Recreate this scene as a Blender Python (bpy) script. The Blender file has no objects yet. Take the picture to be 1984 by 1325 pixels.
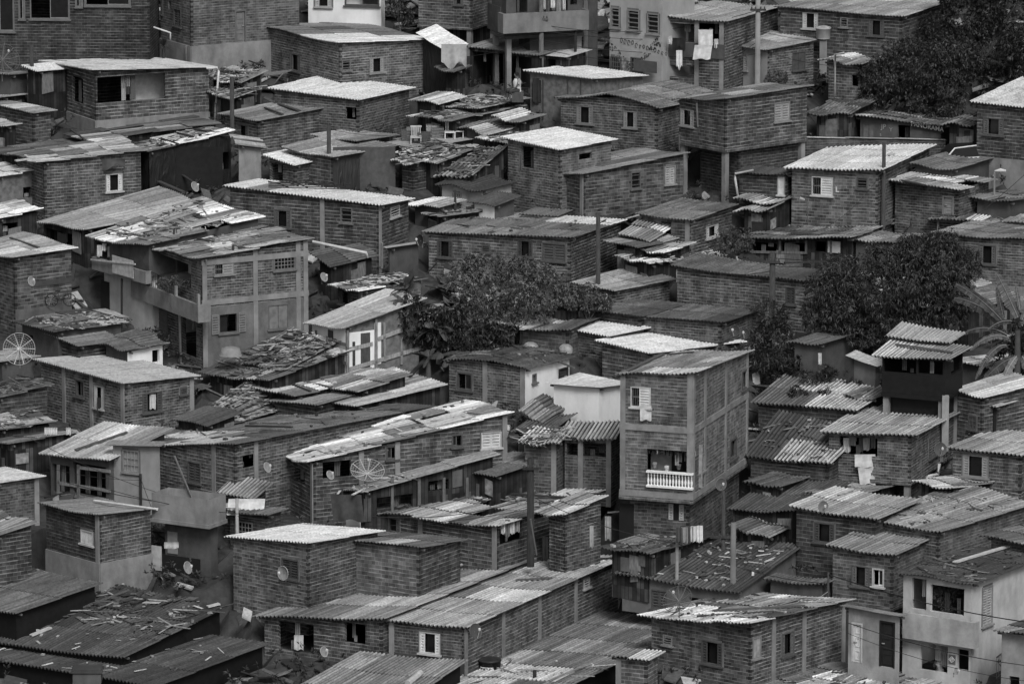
import bpy, math, random
import numpy as np
from math import sin, cos, tan, radians as RAD, pi, floor, ceil
from mathutils import Vector as V
rnd = random.Random(7); DBG = False
S = bpy.context.scene
# ---------------- camera, world, sun, exposure ----------------
P = RAD(11.0); F = 11190.0; W0, H0 = 1984.0, 1325.0        # long lens from the facing slope
cam = bpy.data.objects.new('camera', bpy.data.cameras.new('camera')); S.collection.objects.link(cam)
cam.data.sensor_width = 36; cam.data.lens = 36 * F / W0
cam.rotation_euler = (pi / 2 - P, 0, 0); cam.location = (0, 0, 0)
cam.data.clip_start = 1; cam.data.clip_end = 3000
S.camera = cam
SUN_EL, SUN_AZ = 46, 166                                   # overcast, glow high to the right
w = bpy.data.worlds.new('World'); S.world = w; w.use_nodes = True
nt = w.node_tree; bg = nt.nodes['Background']
sky = nt.nodes.new('ShaderNodeTexSky'); sky.sky_type = 'NISHITA'; sky.sun_disc = False
sky.sun_elevation = RAD(SUN_EL); sky.sun_rotation = RAD(SUN_AZ); sky.air_density = 1; sky.dust_density = 6
bw = nt.nodes.new('ShaderNodeRGBToBW')                      # black and white photograph: grey daylight
nt.links.new(sky.outputs[0], bw.inputs[0]); nt.links.new(bw.outputs[0], bg.inputs[0]); bg.inputs[1].default_value = 0.10
sl = bpy.data.lights.new('sun', 'SUN'); sl.energy = 1.9; sl.angle = RAD(18); sl.color = (1, 1, 1)
so = bpy.data.objects.new('sun', sl); S.collection.objects.link(so)
sv = V((sin(RAD(SUN_AZ)) * cos(RAD(SUN_EL)), cos(RAD(SUN_AZ)) * cos(RAD(SUN_EL)), sin(RAD(SUN_EL))))
so.rotation_euler = sv.to_track_quat('Z', 'Y').to_euler(); so.location = (0, 200, 30)
S.view_settings.view_transform = 'Standard'; S.view_settings.look = 'None'
S.view_settings.exposure = -0.06; S.view_settings.gamma = 1
S.render.resolution_x = 1024; S.render.resolution_y = 683
try: S.cycles.max_bounces = 5; S.cycles.diffuse_bounces = 3; S.cycles.transparent_max_bounces = 4
except Exception: pass

# ---------------- pixel rays <-> world ----------------
SP, CP = sin(P), cos(P)
def ray(x, y):
    u = (x - W0 / 2) / F; v = -(y - H0 / 2) / F
    return V((u, CP + v * SP, -SP + v * CP))
def atY(x, y, Y): d = ray(x, y); return d * (Y / d.y)
TS = tan(RAD(15)); Y0 = 227.0; Z0 = -Y0 * tan(P)
def gz(Y): return Z0 + TS * (Y - Y0)
def ground(x, y):
    d = ray(x, y); t = (Z0 - TS * Y0) / (d.z - TS * d.y); return d * t
def proj(p):
    c = p[1] * CP - p[2] * SP; up = p[1] * SP + p[2] * CP
    return W0 / 2 + F * p[0] / c, H0 / 2 - F * up / c

# ---------------- materials ----------------
MATS = {}
def nm(name):
    m = bpy.data.materials.new(name); m.use_nodes = True
    t = m.node_tree; b = t.nodes['Principled BSDF']; b.inputs['Roughness'].default_value = .9
    b.inputs['Specular IOR Level'].default_value = .25
    return m, t, b, (lambda k: t.nodes.new('ShaderNode' + k)), t.links.new
def ramp(N, a, b, ca, cb):
    r = N('ValToRGB'); e = r.color_ramp.elements
    e[0].position = a; e[1].position = b; e[0].color = (ca, ca, ca, 1); e[1].color = (cb, cb, cb, 1); return r
def mul(N, lk, A, B, f=1.0, mode='MULTIPLY'):
    m = N('MixRGB'); m.blend_type = mode
    if isinstance(f, (int, float)): m.inputs[0].default_value = f
    else: lk(f, m.inputs[0])
    lk(A, m.inputs[1]); lk(B, m.inputs[2]); return m.outputs[0]
def math_(N, lk, op, a, b=None, c=None):
    m = N('Math'); m.operation = op
    for k, v in enumerate((a, b, c)):
        if v is None: continue
        if isinstance(v, (int, float)): m.inputs[k].default_value = v
        else: lk(v, m.inputs[k])
    return m.outputs[0]
ROW = .128
def brick(t1=.19, t2=.085, mo=.45, rough=1.0, vr=0):
    t1, t2, mo = t1 * .5, t2 * .5, mo * .62
    k = ('brick', t1, t2, mo, rough, vr); ROW = (.128, .112, .146)[vr]; BW = (.255, .22, .3)[vr]; SM = (.57, .52, .62)[vr]
    if k in MATS: return MATS[k]
    m, t, b, N, lk = nm('hollow_brick'); uv = N('UVMap'); oi = N('ObjectInfo')
    ofs = N('CombineXYZ'); lk(math_(N, lk, 'MULTIPLY', oi.outputs['Random'], 40.0), ofs.inputs[0]); lk(math_(N, lk, 'MULTIPLY', oi.outputs['Random'], 23.0), ofs.inputs[1])
    uo = N('VectorMath'); lk(uv.outputs[0], uo.inputs[0]); lk(ofs.outputs[0], uo.inputs[1]); U = uo.outputs[0]
    nz = N('TexNoise'); nz.inputs['Scale'].default_value = 1.6; nz.inputs['Detail'].default_value = 4; lk(U, nz.inputs['Vector'])
    sc = N('VectorMath'); sc.operation = 'SCALE'; sc.inputs['Scale'].default_value = .06 * rough; lk(nz.outputs['Color'], sc.inputs[0])
    ad = N('VectorMath'); lk(uv.outputs[0], ad.inputs[0]); lk(sc.outputs[0], ad.inputs[1])
    br = N('TexBrick'); br.inputs['Scale'].default_value = 1; br.inputs['Brick Width'].default_value = BW; br.inputs['Row Height'].default_value = ROW
    br.inputs['Mortar Size'].default_value = .011; br.inputs['Mortar Smooth'].default_value = .1; br.inputs['Bias'].default_value = -.1
    vm = t1 * .6 + mo * .35
    br.inputs['Color1'].default_value = (t1, t1, t1, 1); br.inputs['Color2'].default_value = (t2, t2, t2, 1); br.inputs['Mortar'].default_value = (vm, vm, vm, 1)
    lk(ad.outputs[0], br.inputs['Vector'])
    sp = N('SeparateXYZ'); lk(ad.outputs[0], sp.inputs[0])
    rowi = math_(N, lk, 'FLOOR', math_(N, lk, 'DIVIDE', sp.outputs[1], ROW)); coli = math_(N, lk, 'FLOOR', math_(N, lk, 'ADD', math_(N, lk, 'DIVIDE', sp.outputs[0], BW), math_(N, lk, 'MULTIPLY', rowi, .5)))
    cx = N('CombineXYZ'); lk(rowi, cx.inputs[0]); lk(coli, cx.inputs[1]); lk(oi.outputs['Random'], cx.inputs[2]); wn = N('TexWhiteNoise'); lk(cx.outputs[0], wn.inputs['Vector'])
    r0 = N('ValToRGB'); r0.color_ramp.elements[0].color = (.62, .62, .62, 1); r0.color_ramp.elements[1].color = (1.0, 1.0, 1.0, 1); r0.color_ramp.elements[0].position = 0; r0.color_ramp.elements[1].position = .35
    e3 = r0.color_ramp.elements.new(.88); e3.color = (1.05, 1.05, 1.05, 1); e4 = r0.color_ramp.elements.new(.96); e4.color = (1.4, 1.4, 1.4, 1); lk(wn.outputs['Value'], r0.inputs[0])
    # clusters of darker and paler bricks
    n1 = N('TexNoise'); n1.inputs['Scale'].default_value = .5; n1.inputs['Detail'].default_value = 6; n1.inputs['Roughness'].default_value = .7; lk(U, n1.inputs['Vector'])
    r1 = ramp(N, .33, .68, .55, 1.4); lk(n1.outputs['Fac'], r1.inputs[0]); c = mul(N, lk, mul(N, lk, br.outputs['Color'], r0.outputs[0]), r1.outputs[0])
    # pale horizontal mortar beds, squeezed out more or less from course to course
    fr = math_(N, lk, 'FRACT', math_(N, lk, 'DIVIDE', sp.outputs[1], ROW)); d = math_(N, lk, 'ABSOLUTE', math_(N, lk, 'SUBTRACT', math_(N, lk, 'ABSOLUTE', math_(N, lk, 'SUBTRACT', fr, .5)), .5))
    rw = N('CombineXYZ'); lk(math_(N, lk, 'MULTIPLY', sp.outputs[0], 1.7), rw.inputs[0]); lk(math_(N, lk, 'MULTIPLY', math_(N, lk, 'ROUND', math_(N, lk, 'DIVIDE', sp.outputs[1], ROW)), 3.7), rw.inputs[1]); lk(math_(N, lk, 'MULTIPLY', oi.outputs['Random'], 30.0), rw.inputs[2])
    n5 = N('TexNoise'); n5.inputs['Scale'].default_value = 1.0; n5.inputs['Detail'].default_value = 4; lk(rw.outputs[0], n5.inputs['Vector'])
    r5 = ramp(N, .42, .6, .0, 1.0); lk(n5.outputs['Fac'], r5.inputs[0])
    wd = math_(N, lk, 'MULTIPLY', r5.outputs[0], .15); ln = math_(N, lk, 'LESS_THAN', d, wd); ln = math_(N, lk, 'MULTIPLY', ln, math_(N, lk, 'ADD', math_(N, lk, 'MULTIPLY', r5.outputs[0], .6), .3))
    g = N('RGB'); g.outputs[0].default_value = (mo, mo, mo, 1); c = mul(N, lk, c, g.outputs[0], ln, 'MIX')
    # mortar smears
    n2 = N('TexNoise'); n2.inputs['Scale'].default_value = 1.5; n2.inputs['Detail'].default_value = 8; n2.inputs['Roughness'].default_value = .75; lk(U, n2.inputs['Vector'])
    r2 = ramp(N, SM, SM + .09, 0, .6); lk(n2.outputs['Fac'], r2.inputs[0]); g2 = N('RGB'); g2.outputs[0].default_value = (mo * .75,) * 3 + (1,)
    c = mul(N, lk, c, g2.outputs[0], r2.outputs[0], 'MIX')
    # rain streaks and soot
    mp = N('Mapping'); mp.inputs['Scale'].default_value = (2.6, .3, 1); lk(U, mp.inputs[0])
    n3 = N('TexNoise'); n3.inputs['Scale'].default_value = 1; n3.inputs['Detail'].default_value = 6; lk(mp.outputs[0], n3.inputs['Vector'])
    r3 = ramp(N, .35, .62, .68, 1.08); lk(n3.outputs['Fac'], r3.inputs[0]); c = mul(N, lk, c, r3.outputs[0])
    # dark open brick ends toothed up the corner
    su = N('SeparateXYZ'); lk(uv.outputs[0], su.inputs[0]); od = math_(N, lk, 'GREATER_THAN', math_(N, lk, 'MODULO', math_(N, lk, 'ABSOLUTE', rowi), 2.0), .5)
    qm = math_(N, lk, 'MULTIPLY', math_(N, lk, 'MULTIPLY', math_(N, lk, 'LESS_THAN', math_(N, lk, 'ABSOLUTE', math_(N, lk, 'SUBTRACT', su.outputs[0], .05)), .06), od), .8)
    dk = N('RGB'); dk.outputs[0].default_value = (.012, .012, .012, 1); c = mul(N, lk, c, dk.outputs[0], qm, 'MIX')
    mr = N('MapRange'); mr.inputs[3].default_value = .85; mr.inputs[4].default_value = 1.15; lk(oi.outputs['Random'], mr.inputs[0])
    c = mul(N, lk, c, mr.outputs[0]); lk(c, b.inputs['Base Color'])
    bp = N('Bump'); bp.inputs['Strength'].default_value = .35; bp.inputs['Distance'].default_value = .015; bwn = N('RGBToBW'); lk(c, bwn.inputs[0])
    lk(bwn.outputs[0], bp.inputs['Height']); lk(bp.outputs[0], b.inputs['Normal'])
    MATS[k] = m; return m
def plaster(t0=.3, var=.35, name='cement_render', sc=1.0):
    k = (name, t0, var, sc)
    if k in MATS: return MATS[k]
    m, t, b, N, lk = nm(name); tc = N('TexCoord'); 
    n1 = N('TexNoise'); n1.inputs['Scale'].default_value = .9 * sc; n1.inputs['Detail'].default_value = 8; n1.inputs['Roughness'].default_value = .72; lk(tc.outputs['Object'], n1.inputs['Vector'])
    r1 = ramp(N, .3, .7, t0 * (1 - var), t0 * (1 + var * .45)); lk(n1.outputs['Fac'], r1.inputs[0])
    mp = N('Mapping'); mp.inputs['Scale'].default_value = (1.6, 1.6, .5); lk(tc.outputs['Object'], mp.inputs[0])
    n2 = N('TexNoise'); n2.inputs['Scale'].default_value = 1.6 * sc; n2.inputs['Detail'].default_value = 5; lk(mp.outputs[0], n2.inputs['Vector'])
    r2 = ramp(N, .36, .58, 1 - var * .5, 1.03); lk(n2.outputs['Fac'], r2.inputs[0])
    lk(mul(N, lk, r1.outputs[0], r2.outputs[0]), b.inputs['Base Color'])
    n3 = N('TexNoise'); n3.inputs['Scale'].default_value = 14; n3.inputs['Detail'].default_value = 3; lk(tc.outputs['Object'], n3.inputs['Vector'])
    bp = N('Bump'); bp.inputs['Strength'].default_value = .35; bp.inputs['Distance'].default_value = .02; lk(n3.outputs['Fac'], bp.inputs['Height']); lk(bp.outputs[0], b.inputs['Normal'])
    MATS[k] = m; return m
def roofmat(moss=.3, per=.15, groove=.5, name='corrugated_sheet'):
    k = ('roof', moss, per, groove)
    if k in MATS: return MATS[k]
    m, t, b, N, lk = nm(name); uv = N('UVMap'); at = N('Attribute'); at.attribute_name = 'tone'; tc = N('TexCoord')
    mp = N('Mapping'); mp.inputs['Scale'].default_value = (5, .5, 1); lk(uv.outputs[0], mp.inputs[0])
    n1 = N('TexNoise'); n1.inputs['Scale'].default_value = 1.3; n1.inputs['Detail'].default_value = 6; n1.inputs['Roughness'].default_value = .65; lk(mp.outputs[0], n1.inputs['Vector'])
    r1 = ramp(N, .3, .65, .68, 1.12); lk(n1.outputs['Fac'], r1.inputs[0]); c = mul(N, lk, at.outputs['Color'], r1.outputs[0])
    n2 = N('TexNoise'); n2.inputs['Scale'].default_value = .8; n2.inputs['Detail'].default_value = 9; n2.inputs['Roughness'].default_value = .8; lk(tc.outputs['Object'], n2.inputs['Vector'])
    r2 = ramp(N, .62 - moss * .45, .75 - moss * .35, 0, min(.9, .35 + moss)); lk(n2.outputs['Fac'], r2.inputs[0])
    g = N('RGB'); g.outputs[0].default_value = (.045, .045, .045, 1); c = mul(N, lk, c, g.outputs[0], r2.outputs[0], 'MIX')
    n4 = N('TexNoise'); n4.inputs['Scale'].default_value = 9; n4.inputs['Detail'].default_value = 3; lk(tc.outputs['Object'], n4.inputs['Vector'])
    r4 = ramp(N, .3, .7, .75, 1.2); lk(n4.outputs['Fac'], r4.inputs[0]); c = mul(N, lk, c, r4.outputs[0])
    # valleys of the sheet coloured darker so the ribs stand out
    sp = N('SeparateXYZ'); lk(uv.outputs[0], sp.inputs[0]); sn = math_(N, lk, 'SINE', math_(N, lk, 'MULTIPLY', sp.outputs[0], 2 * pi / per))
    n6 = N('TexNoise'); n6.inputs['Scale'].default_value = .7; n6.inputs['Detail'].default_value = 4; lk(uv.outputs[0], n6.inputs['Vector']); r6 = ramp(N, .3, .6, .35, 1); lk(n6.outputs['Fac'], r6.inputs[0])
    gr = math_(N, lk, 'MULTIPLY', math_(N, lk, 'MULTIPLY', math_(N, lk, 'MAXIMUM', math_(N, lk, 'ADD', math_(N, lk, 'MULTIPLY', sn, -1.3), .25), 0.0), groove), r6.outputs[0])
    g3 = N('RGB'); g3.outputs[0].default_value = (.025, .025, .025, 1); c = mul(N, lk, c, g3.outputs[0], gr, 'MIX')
    lk(c, b.inputs['Base Color']); b.inputs['Roughness'].default_value = .8
    MATS[k] = m; return m
def paint(t0, rough=.75, var=.2, name='painted_surface'):
    k = ('paint', name, t0, var)
    if k in MATS: return MATS[k]
    m, t, b, N, lk = nm(name); tc = N('TexCoord')
    n1 = N('TexNoise'); n1.inputs['Scale'].default_value = 5; n1.inputs['Detail'].default_value = 6; lk(tc.outputs['Object'], n1.inputs['Vector'])
    r1 = ramp(N, .3, .7, t0 * (1 - var), t0 * (1 + var * .5)); lk(n1.outputs['Fac'], r1.inputs[0]); lk(r1.outputs[0], b.inputs['Base Color'])
    b.inputs['Roughness'].default_value = rough; MATS[k] = m; return m
def wood(t0): 
    k = ('wood', t0)
    if k in MATS: return MATS[k]
    m, t, b, N, lk = nm('weathered_wood'); tc = N('TexCoord'); mp = N('Mapping'); mp.inputs['Scale'].default_value = (9, 9, 2); lk(tc.outputs['Object'], mp.inputs[0])
    n1 = N('TexNoise'); n1.inputs['Scale'].default_value = 2; n1.inputs['Detail'].default_value = 7; lk(mp.outputs[0], n1.inputs['Vector'])
    r1 = ramp(N, .3, .7, t0 * .6, t0 * 1.25); lk(n1.outputs['Fac'], r1.inputs[0]); lk(r1.outputs[0], b.inputs['Base Color']); MATS[k] = m; return m
def boards(t0):
    k = ('boards', t0)
    if k in MATS: return MATS[k]
    m, t, b, N, lk = nm('old_boards'); uv = N('UVMap'); oi = N('ObjectInfo'); sp = N('SeparateXYZ'); lk(uv.outputs[0], sp.inputs[0])
    pl = math_(N, lk, 'DIVIDE', sp.outputs[0], .17); cx = N('CombineXYZ'); lk(math_(N, lk, 'FLOOR', pl), cx.inputs[0]); lk(oi.outputs['Random'], cx.inputs[1]); lk(math_(N, lk, 'FLOOR', math_(N, lk, 'DIVIDE', sp.outputs[1], 1.1)), cx.inputs[2])
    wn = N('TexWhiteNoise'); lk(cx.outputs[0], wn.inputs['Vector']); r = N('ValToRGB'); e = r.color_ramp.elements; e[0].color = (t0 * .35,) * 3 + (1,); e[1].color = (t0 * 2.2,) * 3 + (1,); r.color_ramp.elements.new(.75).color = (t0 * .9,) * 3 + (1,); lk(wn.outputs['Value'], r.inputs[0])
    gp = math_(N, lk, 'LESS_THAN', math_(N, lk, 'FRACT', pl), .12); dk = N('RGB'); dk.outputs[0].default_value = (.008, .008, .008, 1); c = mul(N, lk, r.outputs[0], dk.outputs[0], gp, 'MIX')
    n1 = N('TexNoise'); n1.inputs['Scale'].default_value = 2.5; n1.inputs['Detail'].default_value = 8; lk(uv.outputs[0], n1.inputs['Vector']); r1 = ramp(N, .3, .7, .5, 1.3); lk(n1.outputs['Fac'], r1.inputs[0]); lk(mul(N, lk, c, r1.outputs[0]), b.inputs['Base Color'])
    MATS[k] = m; return m
def tarpmat(t0):
    k = ('tarp', t0)
    if k in MATS: return MATS[k]
    m, t, b, N, lk = nm('plastic_tarpaulin'); tc = N('TexCoord')
    n1 = N('TexNoise'); n1.inputs['Scale'].default_value = 1.5; n1.inputs['Detail'].default_value = 7; lk(tc.outputs['Object'], n1.inputs['Vector'])
    r1 = ramp(N, .3, .7, t0 * .75, t0 * 1.2); lk(n1.outputs['Fac'], r1.inputs[0]); lk(r1.outputs[0], b.inputs['Base Color']); b.inputs['Roughness'].default_value = .45
    mp = N('Mapping'); mp.inputs['Scale'].default_value = (1.5, 1.5, .35); lk(tc.outputs['Object'], mp.inputs[0])
    n3 = N('TexNoise'); n3.inputs['Scale'].default_value = 2.2; n3.inputs['Detail'].default_value = 3; n3.inputs['Distortion'].default_value = 1.2; lk(mp.outputs[0], n3.inputs['Vector'])
    bp = N('Bump'); bp.inputs['Strength'].default_value = 1; bp.inputs['Distance'].default_value = .15; lk(n3.outputs['Fac'], bp.inputs['Height']); lk(bp.outputs[0], b.inputs['Normal'])
    MATS[k] = m; return m
def leafmat(t0, name='leaves'):
    k = ('leaf', t0)
    if k in MATS: return MATS[k]
    m, t, b, N, lk = nm(name); at = N('Attribute'); at.attribute_name = 'tone'
    g = N('RGB'); g.outputs[0].default_value = (t0, t0, t0, 1); lk(mul(N, lk, at.outputs['Color'], g.outputs[0]), b.inputs['Base Color'])
    b.inputs['Roughness'].default_value = .5; b.inputs['Specular IOR Level'].default_value = .4; MATS[k] = m; return m
def matfor(w, vr=0):
    if hasattr(w, 'node_tree'): return w
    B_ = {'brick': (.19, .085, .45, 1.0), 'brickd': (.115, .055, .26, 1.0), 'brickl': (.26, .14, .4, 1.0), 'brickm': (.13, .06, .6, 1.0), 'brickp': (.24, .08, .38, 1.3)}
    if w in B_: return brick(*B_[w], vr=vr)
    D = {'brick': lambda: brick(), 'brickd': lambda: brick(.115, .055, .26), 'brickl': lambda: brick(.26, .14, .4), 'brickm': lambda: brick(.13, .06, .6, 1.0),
         'brickp': lambda: brick(.24, .08, .38, 1.3), 'plaster': lambda: plaster(.15), 'grey': lambda: plaster(.09, .45), 'pale': lambda: plaster(.32, .4, 'limewash'),
         'white': lambda: plaster(.78, .14, 'white_paint'), 'dark': lambda: boards(.04), 'osb': lambda: paint(.15, .9, .45, 'chipboard'),
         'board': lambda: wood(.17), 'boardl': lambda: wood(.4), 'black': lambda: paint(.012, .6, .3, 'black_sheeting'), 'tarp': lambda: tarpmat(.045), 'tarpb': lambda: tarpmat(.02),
         'concrete': lambda: plaster(.25, .4, 'concrete')}
    return D[w]()

# ---------------- mesh builder ----------------
C = S.collection
class MB:
    def __init__(s): s.v = []; s.f = []; s.uv = []; s.t = []; s.sm = False
    def face(s, pts, uv=None, tone=1.0):
        i = len(s.v); s.v.extend([tuple(p) for p in pts]); n = len(pts); s.f.append(tuple(range(i, i + n)))
        s.uv.extend(uv if uv else [(0, 0)] * n); s.t.append(tone)
    def hexa(s, p, tone=1.0):       # 8 corners: 0-3 bottom, 4-7 top
        i = len(s.v); s.v.extend([tuple(q) for q in p])
        for q in ((3, 2, 1, 0), (4, 5, 6, 7), (0, 1, 5, 4), (1, 2, 6, 5), (2, 3, 7, 6), (3, 0, 4, 7)):
            s.f.append(tuple(i + k for k in q)); a = V(p[q[1]]) - V(p[q[0]]); b = V(p[q[2]]) - V(p[q[1]])
            s.uv.extend([(0, 0), (a.length, 0), (a.length, b.length), (0, b.length)]); s.t.append(tone)
        return s
    def box(s, c, X, Y, Z, tone=1.0):  # centre and three half vectors
        c, X, Y, Z = V(c), V(X), V(Y), V(Z)
        return s.hexa([c - X - Y - Z, c + X - Y - Z, c + X + Y - Z, c - X + Y - Z, c - X - Y + Z, c + X - Y + Z, c + X + Y + Z, c - X + Y + Z], tone)
    def bar(s, a, b, w, h, up=(0, 0, 1), tone=1.0):
        a, b = V(a), V(b); d = (b - a); L = d.length
        if L < 1e-6: return s
        d /= L; sd = d.cross(V(up)); 
        if sd.length < 1e-3: sd = d.cross(V((1, 0, 0)))
        sd.normalize(); u = sd.cross(d)
        return s.box((a + b) / 2, d * L / 2, sd * w / 2, u * h / 2, tone)
    def tube(s, pts, r, n=6, tone=1.0, cap=True):
        pts = [V(p) for p in pts]; rr = r if isinstance(r, (list, tuple)) else [r] * len(pts); i0 = len(s.v)
        for k, p in enumerate(pts):
            d = (pts[min(k + 1, len(pts) - 1)] - pts[max(k - 1, 0)]).normalized(); a = d.cross(V((0, 0, 1)))
            if a.length < .05: a = d.cross(V((1, 0, 0)))
            a.normalize(); b = a.cross(d)
            for j in range(n):
                q = p + a * (rr[k] * cos(2 * pi * j / n)) + b * (rr[k] * sin(2 * pi * j / n)); s.v.append(tuple(q))
        for k in range(len(pts) - 1):
            for j in range(n):
                s.f.append((i0 + k * n + j, i0 + k * n + (j + 1) % n, i0 + (k + 1) * n + (j + 1) % n, i0 + (k + 1) * n + j)); s.uv.extend([(0, 0)] * 4); s.t.append(tone)
        if cap:
            for e in (0, len(pts) - 1):
                s.f.append(tuple(i0 + e * n + j for j in range(n))); s.uv.extend([(0, 0)] * n); s.t.append(tone)
        return s
    def lathe(s, c, prof, n=16, tone=1.0):   # profile (radius, height)
        return s.tube([V(c) + V((0, 0, h)) for r, h in prof], [r for r, h in prof], n, tone)
    def build(s, name, mat, parent=None, loc=None):
        me = bpy.data.meshes.new(name); o0 = V(loc) if loc is not None else None
        va = np.array(s.v, dtype=np.float64).reshape(-1, 3)
        if parent is not None: o0 = parent_world(parent)
        if o0 is None: o0 = V(va.min(axis=0) * .5 + va.max(axis=0) * .5); o0.z = float(va[:, 2].min())
        va = va - np.array(o0)
        me.from_pydata(va.tolist(), [], s.f)
        ul = me.uv_layers.new(name='UVMap'); ul.data.foreach_set('uv', np.array(s.uv, dtype=np.float32).ravel())
        if any(t != 1.0 for t in s.t):
            at = me.attributes.new('tone', 'FLOAT_COLOR', 'FACE'); ta = np.array(s.t, dtype=np.float32); at.data.foreach_set('color', np.stack([ta, ta, ta, np.ones_like(ta)], 1).ravel())
        else:
            at = me.attributes.new('tone', 'FLOAT_COLOR', 'FACE'); at.data.foreach_set('color', np.ones(len(s.f) * 4, dtype=np.float32))
        me.materials.append(matfor(mat)); 
        if s.sm: me.shade_smooth()
        o = bpy.data.objects.new(name, me); C.objects.link(o)
        if parent is not None: o.parent = parent
        else: o.location = o0
        return o
WPOS = {}
def parent_world(p):
    q = V(p.location)
    while p.parent is not None: p = p.parent; q += V(p.location)
    return q
def empty(name, loc):
    o = bpy.data.objects.new(name, None); C.objects.link(o); o.location = loc; o.empty_display_size = .3; return o
def tag(o, label=None, cat=None, group=None, kind=None):
    for k, v in (('label', label), ('category', cat), ('group', group), ('kind', kind)):
        if v: o[k] = v
    return o
UP = V((0, 0, 1))
class Face:   # a wall plane: origin, direction along, outward normal
    def __init__(s, o, d, n, L): s.o, s.d, s.n, s.L = V(o), V(d), V(n), L
    def pt(s, u, z, off=0.0): q = s.o + s.d * u + s.n * off; return V((q.x, q.y, z))
    def hit(s, x, y, off=0.0):
        r = ray(x, y); o = s.o + s.n * off; t = (o.x * s.n.x + o.y * s.n.y) / (r.x * s.n.x + r.y * s.n.y); q = r * t
        return (q - V((s.o.x, s.o.y, 0))).dot(s.d), q.z
class House: pass
HS = {}
def wall_mesh(mb_, f, zb, top, holes, u0=0, u1=None, depth=.13, uo=0.0):
    u1 = f.L if u1 is None else u1; flip = f.d.cross(UP).dot(f.n) < 0
    class MF:
        def face(s, p, uv): mb_.face(p[::-1], uv[::-1]) if flip else mb_.face(p, uv)
    mb = MF()
    us = sorted({u0, u1} | {min(max(h[i], u0), u1) for h in holes for i in (0, 1)})
    for a, b in zip(us, us[1:]):
        if b - a < 1e-4: continue
        m = (a + b) / 2; hs = sorted([(h[2], h[3]) for h in holes if h[0] - 1e-6 <= m <= h[1] + 1e-6]); z = zb
        ta, tb = top(a), top(b); tm = min(ta, tb)
        for (h0, h1) in hs:
            h0 = min(h0, tm - .06); h1 = min(h1, tm - .06)
            if h0 > z: mb.face([f.pt(a, z), f.pt(b, z), f.pt(b, h0), f.pt(a, h0)], [(a + uo, z), (b + uo, z), (b + uo, h0), (a + uo, h0)])
            z = max(z, h1)
        mb.face([f.pt(a, z), f.pt(b, z), f.pt(b, tb), f.pt(a, ta)], [(a + uo, z), (b + uo, z), (b + uo, tb), (a + uo, ta)])
    for h in holes:                                   # reveals
        a, b, z0, z1 = h[:4]; z1 = min(z1, min(top(a), top(b)) - .06)
        P4 = [(a, z0), (b, z0), (b, z1), (a, z1)]
        for k in range(4):
            p, q = P4[k], P4[(k + 1) % 4]
            mb.face([f.pt(*p), f.pt(*q), f.pt(q[0], q[1], -depth), f.pt(p[0], p[1], -depth)], [(p[0], p[1]), (q[0], q[1]), (q[0] + .1, q[1] + .1), (p[0] + .1, p[1] + .1)])
def slats(mb, f, a, b, z0, z1, off, pitch=.095, tone=1.0):
    n = max(3, int((z1 - z0) / pitch)); h = (z1 - z0) / n
    for k in range(n):
        z = z0 + h * (k + .5); c = f.pt((a + b) / 2, z, off)
        mb.box(c, f.d * (b - a) / 2, f.n * .012 + UP * -.012, UP * (h * .3) + f.n * .012, tone)
def framebox(mb, f, a, b, z0, z1, w, off, th, sides='lrtb'):
    zc, uc = (z0 + z1) / 2, (a + b) / 2
    if 'l' in sides: mb.box(f.pt(a + w / 2, zc, off), f.d * w / 2, f.n * th / 2, UP * (z1 - z0) / 2)
    if 'r' in sides: mb.box(f.pt(b - w / 2, zc, off), f.d * w / 2, f.n * th / 2, UP * (z1 - z0) / 2)
    if 't' in sides: mb.box(f.pt(uc, z1 - w / 2, off), f.d * ((b - a) / 2 - w), f.n * th / 2, UP * w / 2)
    if 'b' in sides: mb.box(f.pt(uc, z0 + w / 2, off), f.d * ((b - a) / 2 - w), f.n * th / 2, UP * w / 2)
def shutter(f, a, b, z0, z1, off, tone, par):
    m = MB(); framebox(m, f, a, b, z0, z1, .045, off, .04); slats(m, f, a + .045, b - .045, z0 + .045, z1 - .045, off)
    return m.build('shutter', paint(tone), par)
def glass(f, a, b, z0, z1, off, par, name='pane', t=.02):
    m = MB(); m.box(f.pt((a + b) / 2, (z0 + z1) / 2, off), f.d * (b - a) / 2, f.n * .006, UP * (z1 - z0) / 2)
    g = paint(t, .12, .2, 'window_glass'); return m.build(name, g, par)
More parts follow.
